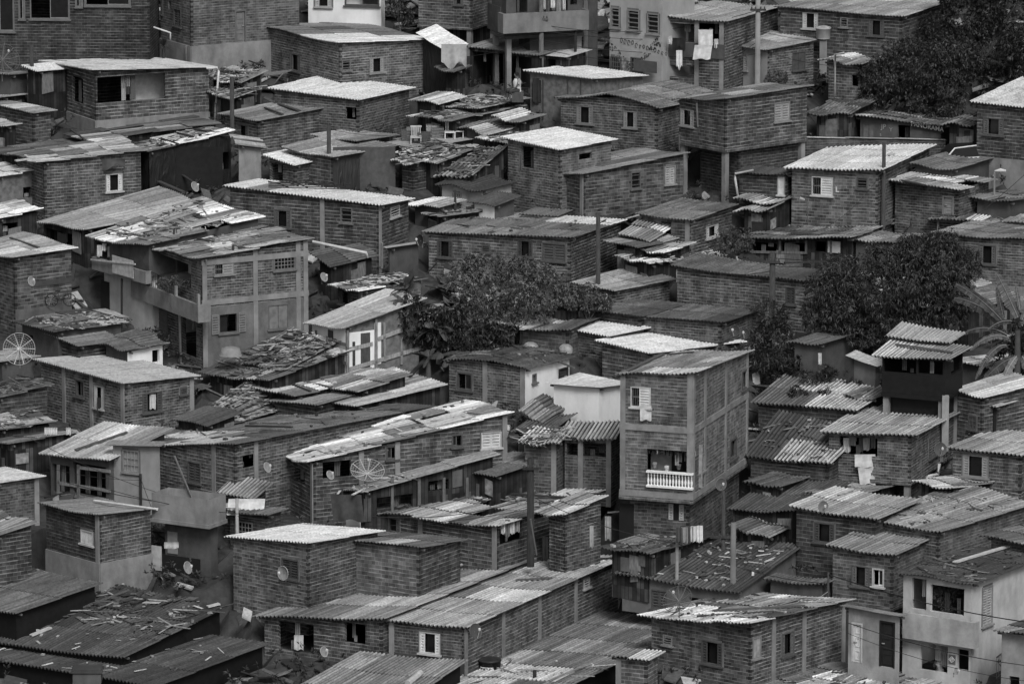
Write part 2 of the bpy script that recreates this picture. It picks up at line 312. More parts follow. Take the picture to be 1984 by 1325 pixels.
def window(H, f, a, b, z0, z1, kind, tone):
    fr = .035 if kind in 'scplrx' else .05; par = H.root; ft = tone if tone else .12
    m = MB(); off = -.03
    if kind == 'e': return
    if kind == 'd':                                   # door leaf in its opening
        framebox(m, f, a, b, z0, z1, .06, off, .1, 'lrt'); fo = m.build('door', paint(ft * .8), par)
        q = MB(); q.box(f.pt((a + b) / 2, (z0 + z1) / 2, -.08), f.d * ((b - a) / 2 - .05), f.n * .02, UP * (z1 - z0) / 2)
        for k in range(3): 
            zz = z0 + (z1 - z0) * (k + .5) / 3; framebox(q, f, a + .12, b - .12, zz - (z1 - z0) * .12, zz + (z1 - z0) * .12, .04, -.055, .03)
        q.build('door_leaf', paint(ft), fo)
        hd = MB(); hd.box(f.pt(b - .14, (z0 + z1) / 2, -.03), f.d * .05, f.n * .03, UP * .015); hd.build('handle', paint(.3, .4), fo); return
    framebox(m, f, a, b, z0, z1, fr, off, .12); 
    if kind not in 'eb': m.box(f.pt((a + b) / 2, z0 - .03, .03), f.d * ((b - a) / 2 + .06), f.n * .07, UP * .03)
    o = m.build('window', paint(min(.6, max(.08, ft * .7))), par)
    A, B, Z, Y = a + fr, b - fr, z0 + fr, z1 - fr; wdt = B - A
    RW = random.Random(int(a * 97 + z0 * 31))
    if kind != 'x' and RW.random() < .4:              # rough mortar smeared round the frame
        q = MB(); w1, w2, w3 = RW.uniform(.02, .07), RW.uniform(.02, .07), RW.uniform(.03, .08)
        q.box(f.pt(a - w1 / 2, (z0 + z1) / 2, .006), f.d * w1 / 2, f.n * .006, UP * ((z1 - z0) / 2 + .03)); q.box(f.pt(b + w2 / 2, (z0 + z1) / 2 - .02, .006), f.d * w2 / 2, f.n * .006, UP * (z1 - z0) / 2)
        q.box(f.pt((a + b) / 2, z0 - .06 - w3 / 2, .006), f.d * ((b - a) / 2 + .05), f.n * .006, UP * w3 / 2); q.box(f.pt((a + b) / 2 + .02, z1 + .045, .006), f.d * ((b - a) / 2 - .01), f.n * .006, UP * .035)
        q.build('mortar_surround', plaster(.17, .5, 'mortar'), o)
    if kind == 'c':
        shutter(f, A, (A + B) / 2 - .005, Z, Y, off, ft, o); shutter(f, (A + B) / 2 + .005, B, Z, Y, off, ft, o)
    elif kind == 's':
        shutter(f, A, A + wdt * .23, Z, Y, off + .02, ft, o); shutter(f, B - wdt * .23, B, Z, Y, off + .02, ft, o)
        glass(f, A + wdt * .23, B - wdt * .23, Z, Y, off - .09, o, t=.012)
    elif kind in 'lr':
        if kind == 'l': s0, s1, g0, g1 = A, A + wdt * .58, A + wdt * .6, B
        else: s0, s1, g0, g1 = B - wdt * .58, B, A, B - wdt * .6
        shutter(f, s0, s1, Z, Y, off + .02, ft, o)
        g = MB(); n = 4
        for k in range(1, n): g.bar(f.pt(g0 + (g1 - g0) * k / n, Z, off), f.pt(g0 + (g1 - g0) * k / n, Y, off), .02, .02, f.n)
        g.bar(f.pt(g0, (Z + Y) / 2, off), f.pt(g1, (Z + Y) / 2, off), .05, .03, f.n); g.build('grille', paint(.1), o)
    elif kind == 'v':
        g = MB(); n = max(3, int((Y - Z) / .17))
        for k in range(n):
            zz = Z + (Y - Z) * (k + .5) / n; g.box(f.pt((A + B) / 2, zz, off + .03), f.d * wdt / 2, f.n * .03, UP * .022 + f.n * .02)
        g.build('louvre', paint(max(.16, ft)), o)
        glass(f, A, B, Z, Y, off - .06, o)
    elif kind == 'g':
        g = MB(); n = max(4, int(wdt / .14))
        for k in range(1, n): g.bar(f.pt(A + wdt * k / n, Z, off + .04), f.pt(A + wdt * k / n, Y, off + .04), .022, .022, f.n)
        for k in (.33, .66): g.bar(f.pt(A, Z + (Y - Z) * k, off + .04), f.pt(B, Z + (Y - Z) * k, off + .04), .022, .022, f.n)
        g.build('grille', paint(max(.12, ft)), o); glass(f, A, B, Z, Y, off - .06, o)
    elif kind == 'o':
        g = MB(); framebox(g, f, A, (A + B) / 2, Z, Y, .035, off - .02, .03); g.build('sash', paint(max(.1, ft)), o)
        glass(f, A + .035, (A + B) / 2 - .035, Z + .035, Y - .035, off - .02, o)
    elif kind == 'p':                                  # plain panel closing the opening, two leaves
        for (x0, x1) in ((A, (A + B) / 2 - .01), ((A + B) / 2 + .01, B)):
            g = MB(); g.box(f.pt((x0 + x1) / 2, (Z + Y) / 2, off + .01), f.d * (x1 - x0) / 2, f.n * .02, UP * (Y - Z) / 2); g.build('shutter', paint(ft, .8, .35), o)
    elif kind == 'x':                                  # side-hung louvred shutters folded back on the wall
        for (x0, x1) in ((a - (b - a) * .42, a - .02), (b + .02, b + (b - a) * .42)): shutter(f, x0, x1, z0, z1, .05, ft, o)
        glass(f, A, (A + B) / 2, Z, Y, off - .07, o)
def face_of(H, k): return H.faces[k]

CR = random.Random(11)
def corr(mb, PT, s0, s1, t0, t1, rib, amp, per, tone, lift0, lift1, skew=0.0, seg=6, th=.012, stripe=0.0):
    """one corrugated sheet; PT(s,t) -> roof point; rib 'R': waves across s, ribs along t"""
    if rib == 'R': A0, A1, B0, B1 = s0, s1, t0, t1
    else: A0, A1, B0, B1 = t0, t1, s0, s1
    n = max(4, int(round((A1 - A0) / per * seg))); nb = max(1, int((B1 - B0) / 1.3)); i0 = len(mb.v)
    rows = nb + 1; NV = (n + 1) * rows; st = [CR.uniform(1 - stripe, 1 + stripe * .8) for _ in range(n // seg + 2)]
    for lay in (0, 1):
        for r in range(rows):
            for i in range(n + 1):
                a = A0 + (A1 - A0) * i / n; b = B0 + (B1 - B0) * r / nb; ww = amp * sin(2 * pi * a / per)
                bb = b + skew * (a - A0)
                p = PT(a, bb) if rib == 'R' else PT(bb, a)
                lf = lift0 + (lift1 - lift0) * r / nb
                mb.v.append((p[0], p[1], p[2] + ww + lf - lay * th))
    for r in range(nb):
        for i in range(n):
            q = i0 + r * (n + 1) + i
            for lay in (0, 1):
                k = q + lay * NV; fc = (k, k + 1, k + n + 2, k + n + 1)
                mb.f.append(fc if lay == 0 else fc[::-1]); a = A0 + (A1 - A0) * i / n; da = (A1 - A0) / n; b = B0 + (B1 - B0) * r / nb; db = (B1 - B0) / nb
                u = [(a, b), (a + da, b), (a + da, b + db), (a, b + db)]; mb.uv.extend(u if lay == 0 else u[::-1]); mb.t.append(min(.85, tone * st[i // seg]))
    for r in (0, nb):
        for i in range(n):
            q = i0 + r * (n + 1) + i; mb.f.append((q, q + NV, q + NV + 1, q + 1)); mb.uv.extend([(0, 0)] * 4); mb.t.append(tone * .9)
STY = {  # sheet length, width, tone spread, lift, skew, missing, amplitude
    'new': (2.3, 1.0, .05, .025, 0, 0, .036), 'sheet': (2.0, 1.0, .22, .02, .012, 0, .036), 'junk': (1.3, .8, .45, .034, .05, .03, .036),
    'moss': (1.9, 1.0, .22, .03, .02, 0, .034), 'tile': (.45, .9, .5, .035, .02, 0, .045), 'flat': (2.2, 1.2, .25, .03, .02, 0, .004), 'bold': (2.2, 1.05, .16, .03, 0, 0, .045)}
def roof_mesh(H, s0, s1, t0, t1, rib, sty, tone, zones, gable=None):
    L, Wd, sp, lf, sk, miss, amp = STY[sty]; mb = MB(); mb.sm = False; R = random.Random(hash(H.key) % 1000 if False else sum(map(ord, H.key)) * 7)
    per = .15 if sty != 'bold' else .165; 
    if sty == 'tile': per = .22
    stp = {'new': .03, 'flat': .05, 'sheet': .26, 'junk': .4, 'moss': .25, 'bold': .3 if tone < .5 else .08, 'tile': .4}[sty]
    roof0 = tone
    def run(s0, s1, t0, t1):
        A0, A1, B0, B1 = (s0, s1, t0, t1) if rib == 'R' else (t0, t1, s0, s1)
        nA = max(1, int(round((A1 - A0) / Wd))); nB = max(1, int(round((B1 - B0) / L)))
        for j in range(nB - 1, -1, -1):
            rt = R.uniform(-.5, .5) * sp
            for i in range(nA):
                a0 = A0 + (A1 - A0) * i / nA; a1 = A0 + (A1 - A0) * (i + 1) / nA + .04; b0 = B0 + (B1 - B0) * j / nB; b1 = B0 + (B1 - B0) * (j + 1) / nB + (.12 if j < nB - 1 else 0)
                if R.random() < miss and 0 < j < nB - 1: continue
                tn = tone * (1 + rt * .5 + R.uniform(-1, 1) * sp)
                if sty == 'junk': 
                    b0 -= R.uniform(0, .25); a1 += R.uniform(0, .2)
                    if R.random() < .16: tn = tone * R.uniform(1.6, 2.8)
                    elif R.random() < .25: tn = tone * .45
                elif sty in ('sheet', 'moss', 'bold') and roof0 < .5 and R.random() < .3: tn = tone * R.choice([.5, .6, .7, .8, 1.25, 1.5])
                c = (a0 + a1) / 2, (b0 + b1) / 2
                pc = H.PT(*c) if rib == 'R' else H.PT(c[1], c[0]); px, py = proj(pc)
                for z in zones:
                    if z[0] <= px <= z[2] and z[1] <= py <= z[3]: tn = z[4] * (1 + R.uniform(-.1, .1))
                tn = min(.82, max(.03, tn)); sk2 = R.uniform(-sk, sk)
                l0 = lf * (1.0 + (R.uniform(0, 1.2) if sty == 'junk' else 0)) + R.uniform(0, .006); l1 = R.uniform(0, .01) 
                if sty == 'junk' and R.random() < .2: l1 += .08
                if rib == 'R': corr(mb, H.PT, a0, a1, b0, b1, rib, amp, per, tn, l0, l1, sk2, stripe=stp)
                else: corr(mb, H.PT, b0, b1, a0, a1, rib, amp, per, tn, l0, l1, sk2, stripe=stp)
    run(s0, s1, t0, t1)
    return mb
def H(key, label, L, N, R, yb, B=None, psi=None, wall='brick', roof=.3, rs='sheet', rib='R', wins=(), cols='', beams=(), name='brick_house', cat='house',
      oh=.22, wb=None, z=(), group=None, gable=None, lower='grey', plinth=None, moss=.25, walls2=None, par=None, colt='concrete', noback=False, dy=0.0, inset=.9, noroof=False, beamh=.22, pil=True):
    h = House(); h.key = key
    g = ground(N[0], yb); Yn = g.y + dy; n = atY(N[0], N[1], Yn)
    def solve(px, U):
        d = ray(*px); M = np.array([[d.x, -U[0]], [d.y, -U[1]]]); t, a = np.linalg.solve(M, [n.x, n.y]); return a, d.z * t
    def both(ps): 
        uL, uR = (-cos(ps), sin(ps)), (sin(ps), cos(ps)); a, zL = solve(L, uL); b, zR = solve(R, uR); return uL, uR, a, zL, b, zR
    if psi is None:
        best = None
        for d in range(8, 83, 2):
            uL, uR, a, zL, b, zR = both(RAD(d))
            if a < .4 or b < .4: continue
            c = ((zL - n.z) / a) ** 2 + ((zR - n.z) / b) ** 2 + .004 * max(0, a - 10) + .004 * max(0, b - 11) + .004 * max(0, 2.5 - a) + .004 * max(0, 2.5 - b)
            if best is None or c < best[0]: best = (c, d)
        psi = best[1] if best else 45
    uL, uR, a, zL, b, zR = both(RAD(psi))
    h.a, h.b, h.n, h.psi = a, b, n, psi
    zB = zL + zR - n.z
    if B is not None:
        Bx = n.x + uL[0] * a + uR[0] * b; By = n.y + uL[1] * a + uR[1] * b; zB = atY(0, B, By).z
    RS = random.Random(sum(map(ord, key)) * 5); sag = {'new': .0, 'sheet': .035, 'bold': .03, 'flat': .01, 'tile': .08}.get(rs, .06) * RS.uniform(.5, 1.2); kp = RS.choice([1, 2, 2.6]); ph = RS.uniform(0, 3)
    def zz(s, t):
        p, q = s / a, t / b; zg = 0
        if gable: 
            fr, hh = gable; zg = hh * (p / fr if p < fr else (1 - p) / (1 - fr))
        zg += sag * (sin(pi * p * kp + ph) - sin(ph) * (1 - p) - sin(pi * kp + ph) * p)
        return (1 - p) * (1 - q) * n.z + p * (1 - q) * zL + (1 - p) * q * zR + p * q * zB + zg
    h.PT = lambda s, t: (n.x + uL[0] * s + uR[0] * t, n.y + uL[1] * s + uR[1] * t, zz(s, t))
    if DBG: print('%-5s psi %2d a %.1f b %.1f slopes %.2f %.2f h %.1f Y %.0f' % (key, psi, a, b, (zL - n.z) / a, (zR - n.z) / b, n.z - gz(n.y), n.y))
    UL, UR = V((uL[0], uL[1], 0)), V((uR[0], uR[1], 0))
    zb = min(gz(h.PT(s, t)[1]) for s in (0, a) for t in (0, b)) - .4
    o = oh; h.root = empty(name, (h.PT(a / 2, b / 2)[0], h.PT(a / 2, b / 2)[1], gz(h.PT(a / 2, b / 2)[1])))
    tag(h.root, label, cat, group or {'house': 'brick houses on the hillside', 'shack': 'patched shacks between the houses'}.get(cat)); h.roof_tone = roof
    kx = 1 + .15 * min(1, max(0, (roof - .11) / .12)); roof = min(.66, roof * kx); z = [(q[0], q[1], q[2], q[3], min(.66, q[4] * 1.25)) for q in z]
    c = V(h.PT(o, o)); c.z = 0
    fL = Face(c, UL, -UR, a - 2 * o); fR = Face(c, UR, -UL, b - 2 * o)
    fL2 = Face(c + UR * (b - 2 * o), UL, UR, a - 2 * o); fR2 = Face(c + UL * (a - 2 * o), UR, UL, b - 2 * o)
    h.faces = {'L': fL, 'R': fR, 'l': fL2, 'r': fR2}
    dz = .035 + (.03 if rs in ('bold',) else 0)
    tops = {'L': lambda u: zz(o + u, o) - dz, 'R': lambda u: zz(o, o + u) - dz, 'l': lambda u: zz(o + u, b - o) - dz, 'r': lambda u: zz(a - o, o + u) - dz}
    h.tops = tops
    zw = zb
    if wb is not None: zw = atY(N[0], wb, n.y).z
    h.zw = zw
    # openings
    hol = {'L': [], 'R': []}; todo = []; h.hol = hol
    for wn in wins:
        k, x0, y0, x1, y1, kind = wn[:6]; tn = wn[6] if len(wn) > 6 else None; f = h.faces[k]
        q0 = f.hit((x0 + x1) / 2, y0); q1 = f.hit((x0 + x1) / 2, y1); ua = f.hit(x0, (y0 + y1) / 2)[0]; ub = f.hit(x1, (y0 + y1) / 2)[0]
        ua, ub = min(ua, ub), max(ua, ub); ua = max(.08, ua); ub = min(f.L - .08, ub)
        if ub - ua < .12: 
            if DBG: print('  bad window', key, wn, ua, ub)
            continue
        z1 = min(q0[1], tops[k](ua) - .08, tops[k](ub) - .08); z0 = q1[1]
        if z1 - z0 < .1: 
            if DBG: print('  flat window', key, wn)
            continue
        hol[k].append((ua, ub, z0, z1)); todo.append((f, ua, ub, z0, z1, kind, tn))
    mb = MB(); mb2 = MB() if walls2 else mb
    wall_mesh(mb, fL, zw, tops['L'], hol['L'])
    wall_mesh(mb2, fR, zw, tops['R'], hol['R'])
    if not noback: wall_mesh(mb, fL2, zw, tops['l'], []); wall_mesh(mb, fR2, zw, tops['r'], [])
    if wb is not None:                      # floor slab of an upper storey that oversails the one below
        mb.box((c + UL * fL.L / 2 + UR * fR.L / 2) + UP * (zw - .07), UL * (fL.L / 2 + .04), UR * (fR.L / 2 + .04), UP * .07)
    vr = sum(map(ord, key)) % 3
    mb.build('wall', matfor(wall, vr), h.root)
    if walls2: mb2.build('wall', matfor(walls2, vr), h.root)
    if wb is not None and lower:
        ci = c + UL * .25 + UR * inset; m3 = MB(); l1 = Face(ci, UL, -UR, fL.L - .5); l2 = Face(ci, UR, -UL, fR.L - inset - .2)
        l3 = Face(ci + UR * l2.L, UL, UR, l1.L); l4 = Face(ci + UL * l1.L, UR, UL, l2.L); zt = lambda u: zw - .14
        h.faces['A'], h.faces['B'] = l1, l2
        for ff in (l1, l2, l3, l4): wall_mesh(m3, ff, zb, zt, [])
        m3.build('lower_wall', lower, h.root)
        for (ss, tt) in () if not pil else ((.15, .15), (fL.L - .15, .15), (.15, fR.L - .15)):
            m4 = MB(); q = c + UL * ss + UR * tt; m4.box(V((q.x, q.y, (zb + zw) / 2 - .07)), UL * .11, UR * .11, UP * ((zw - zb) / 2 - .07)); m4.build('pillar', 'concrete', h.root)
    for t_ in todo:
        window(h, *t_); f, ua, ub, z0, z1, kd, tn = t_; RC = random.Random(int(ua * 100 + z1 * 10))
        if kd == 'e' and ub - ua > .5:                # something always hangs or stands inside an open hole
            for _ in range(1 + int((ub - ua) / .8)):
                w_ = RC.uniform(.1, .28); u = RC.uniform(ua + w_, ub - w_); hh = (z1 - z0) * RC.uniform(.3, .95); q = MB(); up_ = RC.random() < .6
                zc = z1 - hh / 2 if up_ else z0 + hh / 2; n_ = 5
                for k_ in range(n_): q.box(f.pt(u - w_ / 2 + w_ * (k_ + .5) / n_, zc, -.25 - .03 * (k_ % 2)), f.d * w_ / n_ / 2, f.n * .008, UP * hh / 2)
                q.build('curtain' if up_ else 'shelf_board', paint(RC.choice([.05, .1, .2, .35]), .9), h.root)
    # concrete pillars and tie beams
    for tok in cols.split():
        k, xs = tok.split(':')
        for xx in xs.split(','):
            f = h.faces[k]
            if xx == 'N': u = .1
            elif xx == 'E': u = f.L - .1
            else: u = f.hit(float(xx), (N[1] + yb) / 2)[0]
            u = min(max(u, .1), f.L - .1); t1 = tops[k](u) - .01; m4 = MB()
            m4.box(f.pt(u, (zw + t1) / 2, .005), f.d * .1, f.n * .035, UP * (t1 - zw) / 2); m4.build('pillar', colt, h.root)
    for yy in beams:
        ks = 'LR'
        if isinstance(yy, tuple): yy, ks = yy
        for k in ks:
            f = h.faces[k]; zt = atY(N[0], yy, n.y).z; m4 = MB(); m4.box(f.pt(f.L / 2, zt, .01), f.d * (f.L / 2 + .03), f.n * .035, UP * beamh / 2); m4.build('tie_beam', colt, h.root)
    if plinth:
        zt = atY(N[0], plinth, n.y).z
        for k in 'LR':
            f = h.faces[k]; m4 = MB(); m4.box(f.pt(f.L / 2, (zt + zb) / 2, .01), f.d * (f.L / 2 + .02), f.n * .045, UP * (zt - zb) / 2); m4.build('plinth', 'concrete', h.root)
    if not noroof:
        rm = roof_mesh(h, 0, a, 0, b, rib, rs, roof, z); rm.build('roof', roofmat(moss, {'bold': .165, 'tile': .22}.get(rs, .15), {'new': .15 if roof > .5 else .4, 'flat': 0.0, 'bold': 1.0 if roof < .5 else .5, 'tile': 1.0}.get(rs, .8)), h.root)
        # purlins under the sheets
        m5 = MB()
        if rib == 'R': m5.bar(V(h.PT(.02, oh + .1)) - UP * .1, V(h.PT(a - .02, oh + .1)) - UP * .1, .06, .07)
        else: m5.bar(V(h.PT(oh + .1, .02)) - UP * .1, V(h.PT(oh + .1, b - .02)) - UP * .1, .06, .07)
        m5.build('eave_beam', wood(.12), h.root)
    if cat == 'shack' and wall == 'dark':             # odd boards and sheets nailed over the walls
        R = random.Random(sum(map(ord, key)) * 3)
        for kf in 'LLR':
            f = h.faces[kf]
            if f.L < .9: continue
            for _ in range(R.randint(1, 2)):
                w_ = R.uniform(.25, .7); u = R.uniform(w_ / 2 + .05, f.L - w_ / 2 - .05) if f.L > w_ + .2 else f.L / 2; zt = min(tops[kf](u - w_ / 2), tops[kf](u + w_ / 2)) - R.uniform(.08, .5); hh = R.uniform(.4, 1.1); ty = R.random()
                q = MB(); q.box(f.pt(u, zt - hh / 2, .03 + .012 * R.random()), f.d * w_ / 2 + UP * R.uniform(-.04, .04), f.n * .012, UP * hh / 2); q.build('panel', R.choice([wood(.1), wood(.2), plaster(.12, .5, 'old_panel'), paint(.28, .9, .6, 'old_panel'), 'osb', paint(.03, .9), 'board']), h.root)
    HS[key] = h; return h
def skin(key, fk, ytop, mat, name='render_coat', off=.014):
    h = HS[key]; f = h.faces[fk]; zt = atY(h.n.x, ytop, h.n.y) if False else f.hit(proj(f.pt(.2, h.n.z))[0], ytop)[1]; g = Face(f.o + f.n * off, f.d, f.n, f.L); m = MB(); zb_ = min(gz(h.n.y), h.zw) - .3 if h.zw < gz(h.n.y) else h.zw
    wall_mesh(m, g, zb_, lambda u: zt, [q for q in h.hol[fk] if q[3] < zt - .08], depth=.01); m.build(name, mat, h.root)
def onroof(h, x, y, lift=.06):
    """point of a roof seen at a pixel"""
    d = ray(x, y); p0 = V(h.PT(0, 0)); e1 = V(h.PT(h.a, 0)) - p0; e2 = V(h.PT(0, h.b)) - p0; p0.z += lift
    nn = e1.cross(e2); t = p0.dot(nn) / d.dot(nn); q = d * t - p0
    a = (q.x * e1.x + q.y * e1.y) / (e1.x ** 2 + e1.y ** 2) * h.a; b = (q.x * e2.x + q.y * e2.y) / (e2.x ** 2 + e2.y ** 2) * h.b
    a = min(max(a, -1.5), h.a + 1.5); b = min(max(b, -1.5), h.b + 1.5)
    p = h.PT(a, b); return V((p[0], p[1], p[2] + lift))
# ---------------- houses: top of the slope ----------------
H('A1', 'tall dark brick building at the top left with a row of wide framed windows', (-160, -75), (297, -70), (318, -84), 150, psi=4, wall='brickd', roof=.2,
  wins=[('L', -30, -5, 28, 62, 'o', .2), ('L', 58, -30, 135, 38, 'o', .2), ('L', 37, -10, 48, 38, 'o', .2), ('L', 165, -30, 252, 12, 'o', .2), ('L', 147, -20, 158, 14, 'o', .2)])
H('A2', 'tall patched brick house with a wooden door high up and a yucca at its corner', (297, -62), (365, -42), (592, -62), 150, psi=60, wall='brickl', roof=.3, plinth=92,
  wins=[('L', 304, -20, 315, 27, 'o', .12), ('L', 337, 18, 351, 52, 'c', .08), ('L', 326, 2, 331, 20, 'e'), ('L', 341, 97, 352, 116, 'e'), ('R', 455, 20, 477, 82, 'd', .16)])
H('A3', 'bright white house at the top edge with a flower box window', (585, -44), (745, -46), (757, -52), 70, psi=14, wall='white', roof=.3,
  wins=[('L', 610, -25, 643, 14, 's', .45), ('L', 668, -25, 735, 12, 'o', .08)])
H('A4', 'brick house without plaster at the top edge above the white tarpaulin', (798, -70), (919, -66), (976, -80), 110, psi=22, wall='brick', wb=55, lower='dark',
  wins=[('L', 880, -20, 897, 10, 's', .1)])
H('A5', 'two storey house with a long concrete balcony full of laundry at the top', (940, -60), (975, -58), (1142, -70), 175, psi=70, wall='grey', wb=72, lower='grey', roof=.3, inset=1.2,
  wins=[('R', 1000, -40, 1022, 25, 'e'), ('R', 1046, -40, 1100, 22, 'e'), ('R', 1105, -50, 1118, 10, 'e')])
H('A5b', 'narrow brick house with a dark rendered corner at the top edge', (1098, -50), (1140, -45), (1172, -60), 150, psi=40, wall='brick', walls2='grey', roof=.3, cols='L:N', wins=[('L', 1118, -30, 1130, 16, 'e')])
H('A6', 'pale plastered house with three louvre windows above a painted mural', (1168, -60), (1285, -35), (1360, -60), 190, psi=38, wall=plaster(.34, .22, 'pale_wall'), roof=.3,
  wins=[('L', 1179, 15, 1201, 54, 'v', .3), ('L', 1216, 20, 1239, 60, 'v', .3), ('L', 1254, 27, 1277, 66, 'v', .3), ('L', 1182, 110, 1203, 140, 'g', .1), ('L', 1222, 112, 1246, 140, 'g', .1)])
H('A7', 'balcony house under a corrugated porch roof hung with washing', (1272, 30), (1408, 43), (1520, 12), 200, B=2, psi=24, wall='brick', roof=.3, rs='sheet', cols='L:N,1350', moss=.15,
  wins=[('L', 1292, 46, 1345, 82, 'e'), ('L', 1352, 46, 1397, 78, 'e'), ('L', 1296, 128, 1350, 150, 'e')], beams=[(112, 'L')])
H('A8', 'small house with a pale rendered front and boarded brick side window', (1392, 88), (1487, 98), (1590, 77), 182, B=60, psi=48, wall=plaster(.33, .25, 'pale_wall'), walls2='brick', roof=.28, moss=.2,
  wins=[('L', 1430, 103, 1449, 136, 'c', .42), ('R', 1535, 101, 1560, 136, 'p', .07)])
H('A9', 'long brick house under a grey corrugated roof at the top right', (1500, 14), (1752, 33), (1860, -4), 172, B=-14, psi=27, wall='brick', roof=.27, moss=.1,
  wins=[('L', 1555, 25, 1585, 56, 's', .5), ('L', 1628, 34, 1643, 53, 'v', .25), ('L', 1683, 39, 1713, 70, 's', .1), ('R', 1776, 33, 1793, 78, 'd', .06)])
H('A10', 'low brick annex with a white drainpipe below the long house', (1593, 119), (1672, 127), (1720, 112), 222, psi=25, wall='brick', roof=.25, rs='junk', wins=[('L', 1650, 146, 1668, 168, 'e')])
H('A11', 'dark shed with a mossy roof under the big tree', (1570, 222), (1648, 224), (1705, 192), 285, psi=22, wall='dark', roof=.16, rs='junk', name='shack', cat='shack', moss=.5)
H('A11b', 'long low bar front with graffiti and a sign reading PANORAMA', (1655, 226), (1830, 245), (1900, 222), 290, psi=18, wall='grey', roof=.17, rs='junk', name='shack', cat='shack', moss=.4,
  wins=[('L', 1740, 240, 1763, 275, 'e'), ('L', 1672, 240, 1695, 268, 'p', .12)])
H('A11c', 'dark boarded garage front beside the brick house on the right edge', (1828, 243), (1900, 240), (1925, 225), 308, psi=18, wall='dark', roof=.2, rs='junk', name='shack', cat='shack')
H('A12', 'brick house with a light roof at the right edge of the upper rows', (1880, 198), (2040, 216), (2140, 195), 362, B=150, psi=32, wall='brick', roof=.5, rs='new', plinth=318,
  wins=[('L', 1905, 229, 1945, 262, 's', .12)])
# ---------------- second row ----------------
H('B1', 'long brick house with a dark roof edged by one strip of new light sheets', (487, 50), (655, 84), (853, 77), 205, B=44, psi=57, wall='brick', roof=.15, rs='moss', moss=.15, z=[(575, 68, 860, 90, .6)],
  wins=[('L', 562, 105, 582, 138, 's', .12), ('R', 662, 116, 679, 137, 'v', .2), ('R', 716, 112, 744, 141, 's', .3)])
H('B2', 'brick house with a big unglazed opening showing a white room inside', (74, 119), (178, 137), (422, 131), 262, B=113, psi=62, wall='brick', roof=.42, rs='new', plinth=237, oh=.3,
  wins=[('L', 140, 150, 161, 200, 'e'), ('R', 188, 146, 320, 196, 'e')])
H('B3', 'brick shack with boards lying on its worn roof beside a leaning pole', (422, 222), (499, 236), (648, 206), 305, psi=48, wall='brick', roof=.22, rs='sheet',
  wins=[('L', 461, 242, 481, 276, 's', .08)])
H('B4', 'brick house under a bright new fibre cement roof left of centre top', (518, 172), (697, 195), (806, 170), 280, B=146, psi=30, wall='brick', roof=.62, rs='new', moss=.02,
  wins=[('L', 669, 208, 692, 232, 'e')])
H('B5', 'shack draped on its side with a huge grey tarpaulin', (545, 286), (645, 306), (770, 283), 385, B=255, psi=42, wall='brick', walls2='tarp', roof=.2, rs='sheet', name='shack', cat='shack', z=[(620, 285, 770, 300, .3)])
H('B5c', 'flat roofed shack behind the grey tarpaulin shack', (600, 262), (690, 275), (775, 262), 330, psi=42, wall='dark', roof=.2, rs='sheet', name='shack', cat='shack')
H('B5b', 'small brick porch under a bright tilted sheet roof by a dark pole', (508, 301), (571, 322), (628, 309), 378, B=288, psi=45, wall='brick', roof=.62, rs='new', moss=.02, name='shack', cat='shack',
  wins=[('L', 520, 318, 548, 350, 'e')])
H('B6', 'low flat terrace slab stacked with crates and plastic chairs', (735, 275), (812, 290), (930, 268), 330, psi=48, wall='grey', roof=.3, rs='flat', name='terrace', cat='terrace', moss=.1)
H('B7', 'dark shack under a broken tile roof behind the crate terrace', (800, 226), (880, 236), (1022, 205), 290, psi=50, wall='dark', roof=0.24, rs='junk', name='shack', cat='shack', moss=.35)
H('B7b', 'low scrap roofed shack strewn with rubble below the shop', (835, 205), (930, 212), (1030, 190), 270, psi=45, wall='dark', roof=0.24, rs='junk', name='shack', cat='shack', moss=.3)
H('B7c', 'small scrap shed between the tile roof and the chipboard house', (890, 250), (955, 262), (1025, 240), 310, psi=45, wall='grey', roof=0.25, rs='junk', name='shack', cat='shack')
H('B8', 'shack under a steep roof of diagonal clay tile rows', (838, 345), (915, 342), (990, 278), 395, B=290, psi=35, wall='dark', roof=.15, rs='tile', moss=.3, name='shack', cat='shack')
H('B8b', 'whitewashed hut under a mossy roof below the tile roof', (842, 360), (935, 371), (1005, 352), 420, B=332, psi=38, wall='pale', roof=.1, rs='moss', moss=.7, name='hut', wins=[('L', 878, 374, 893, 392, 'g', .2)])
H('B8c', 'white hut with a dark roof and a tiny square window', (905, 393), (958, 402), (1010, 380), 450, psi=45, wall='white', walls2='grey', roof=.12, rs='moss', moss=.5, name='hut', wins=[('L', 925, 405, 935, 412, 'e')])
H('B8d', 'low rubble filled shack left of the whitewashed hut', (765, 312), (800, 320), (862, 305), 372, psi=45, wall='brickd', roof=.2, rs='junk', name='shack', cat='shack')
H('B8e', 'flat roofed lean-to beside the white edged brick house', (790, 400), (850, 405), (905, 388), 440, psi=45, wall='grey', roof=.3, rs='junk', name='shack', cat='shack')
H('B9', 'chipboard cabin with a bright wavy roof and a rag at its window', (1014, 138), (1150, 154), (1258, 147), 252, B=126, psi=36, wall='osb', roof=.55, rs='new', moss=.2, name='cabin',
  wins=[('L', 1030, 155, 1048, 200, 'e')])
H('B10', 'brick house with a low gabled mossy roof and two shuttered windows', (1073, 191), (1277, 212), (1400, 184), 300, psi=30, wall='brick', roof=.19, rs='moss', moss=.3, gable=(.5, .42),
  wins=[('L', 1117, 206, 1149, 240, 's', .22), ('L', 1208, 216, 1234, 248, 's', .25)])
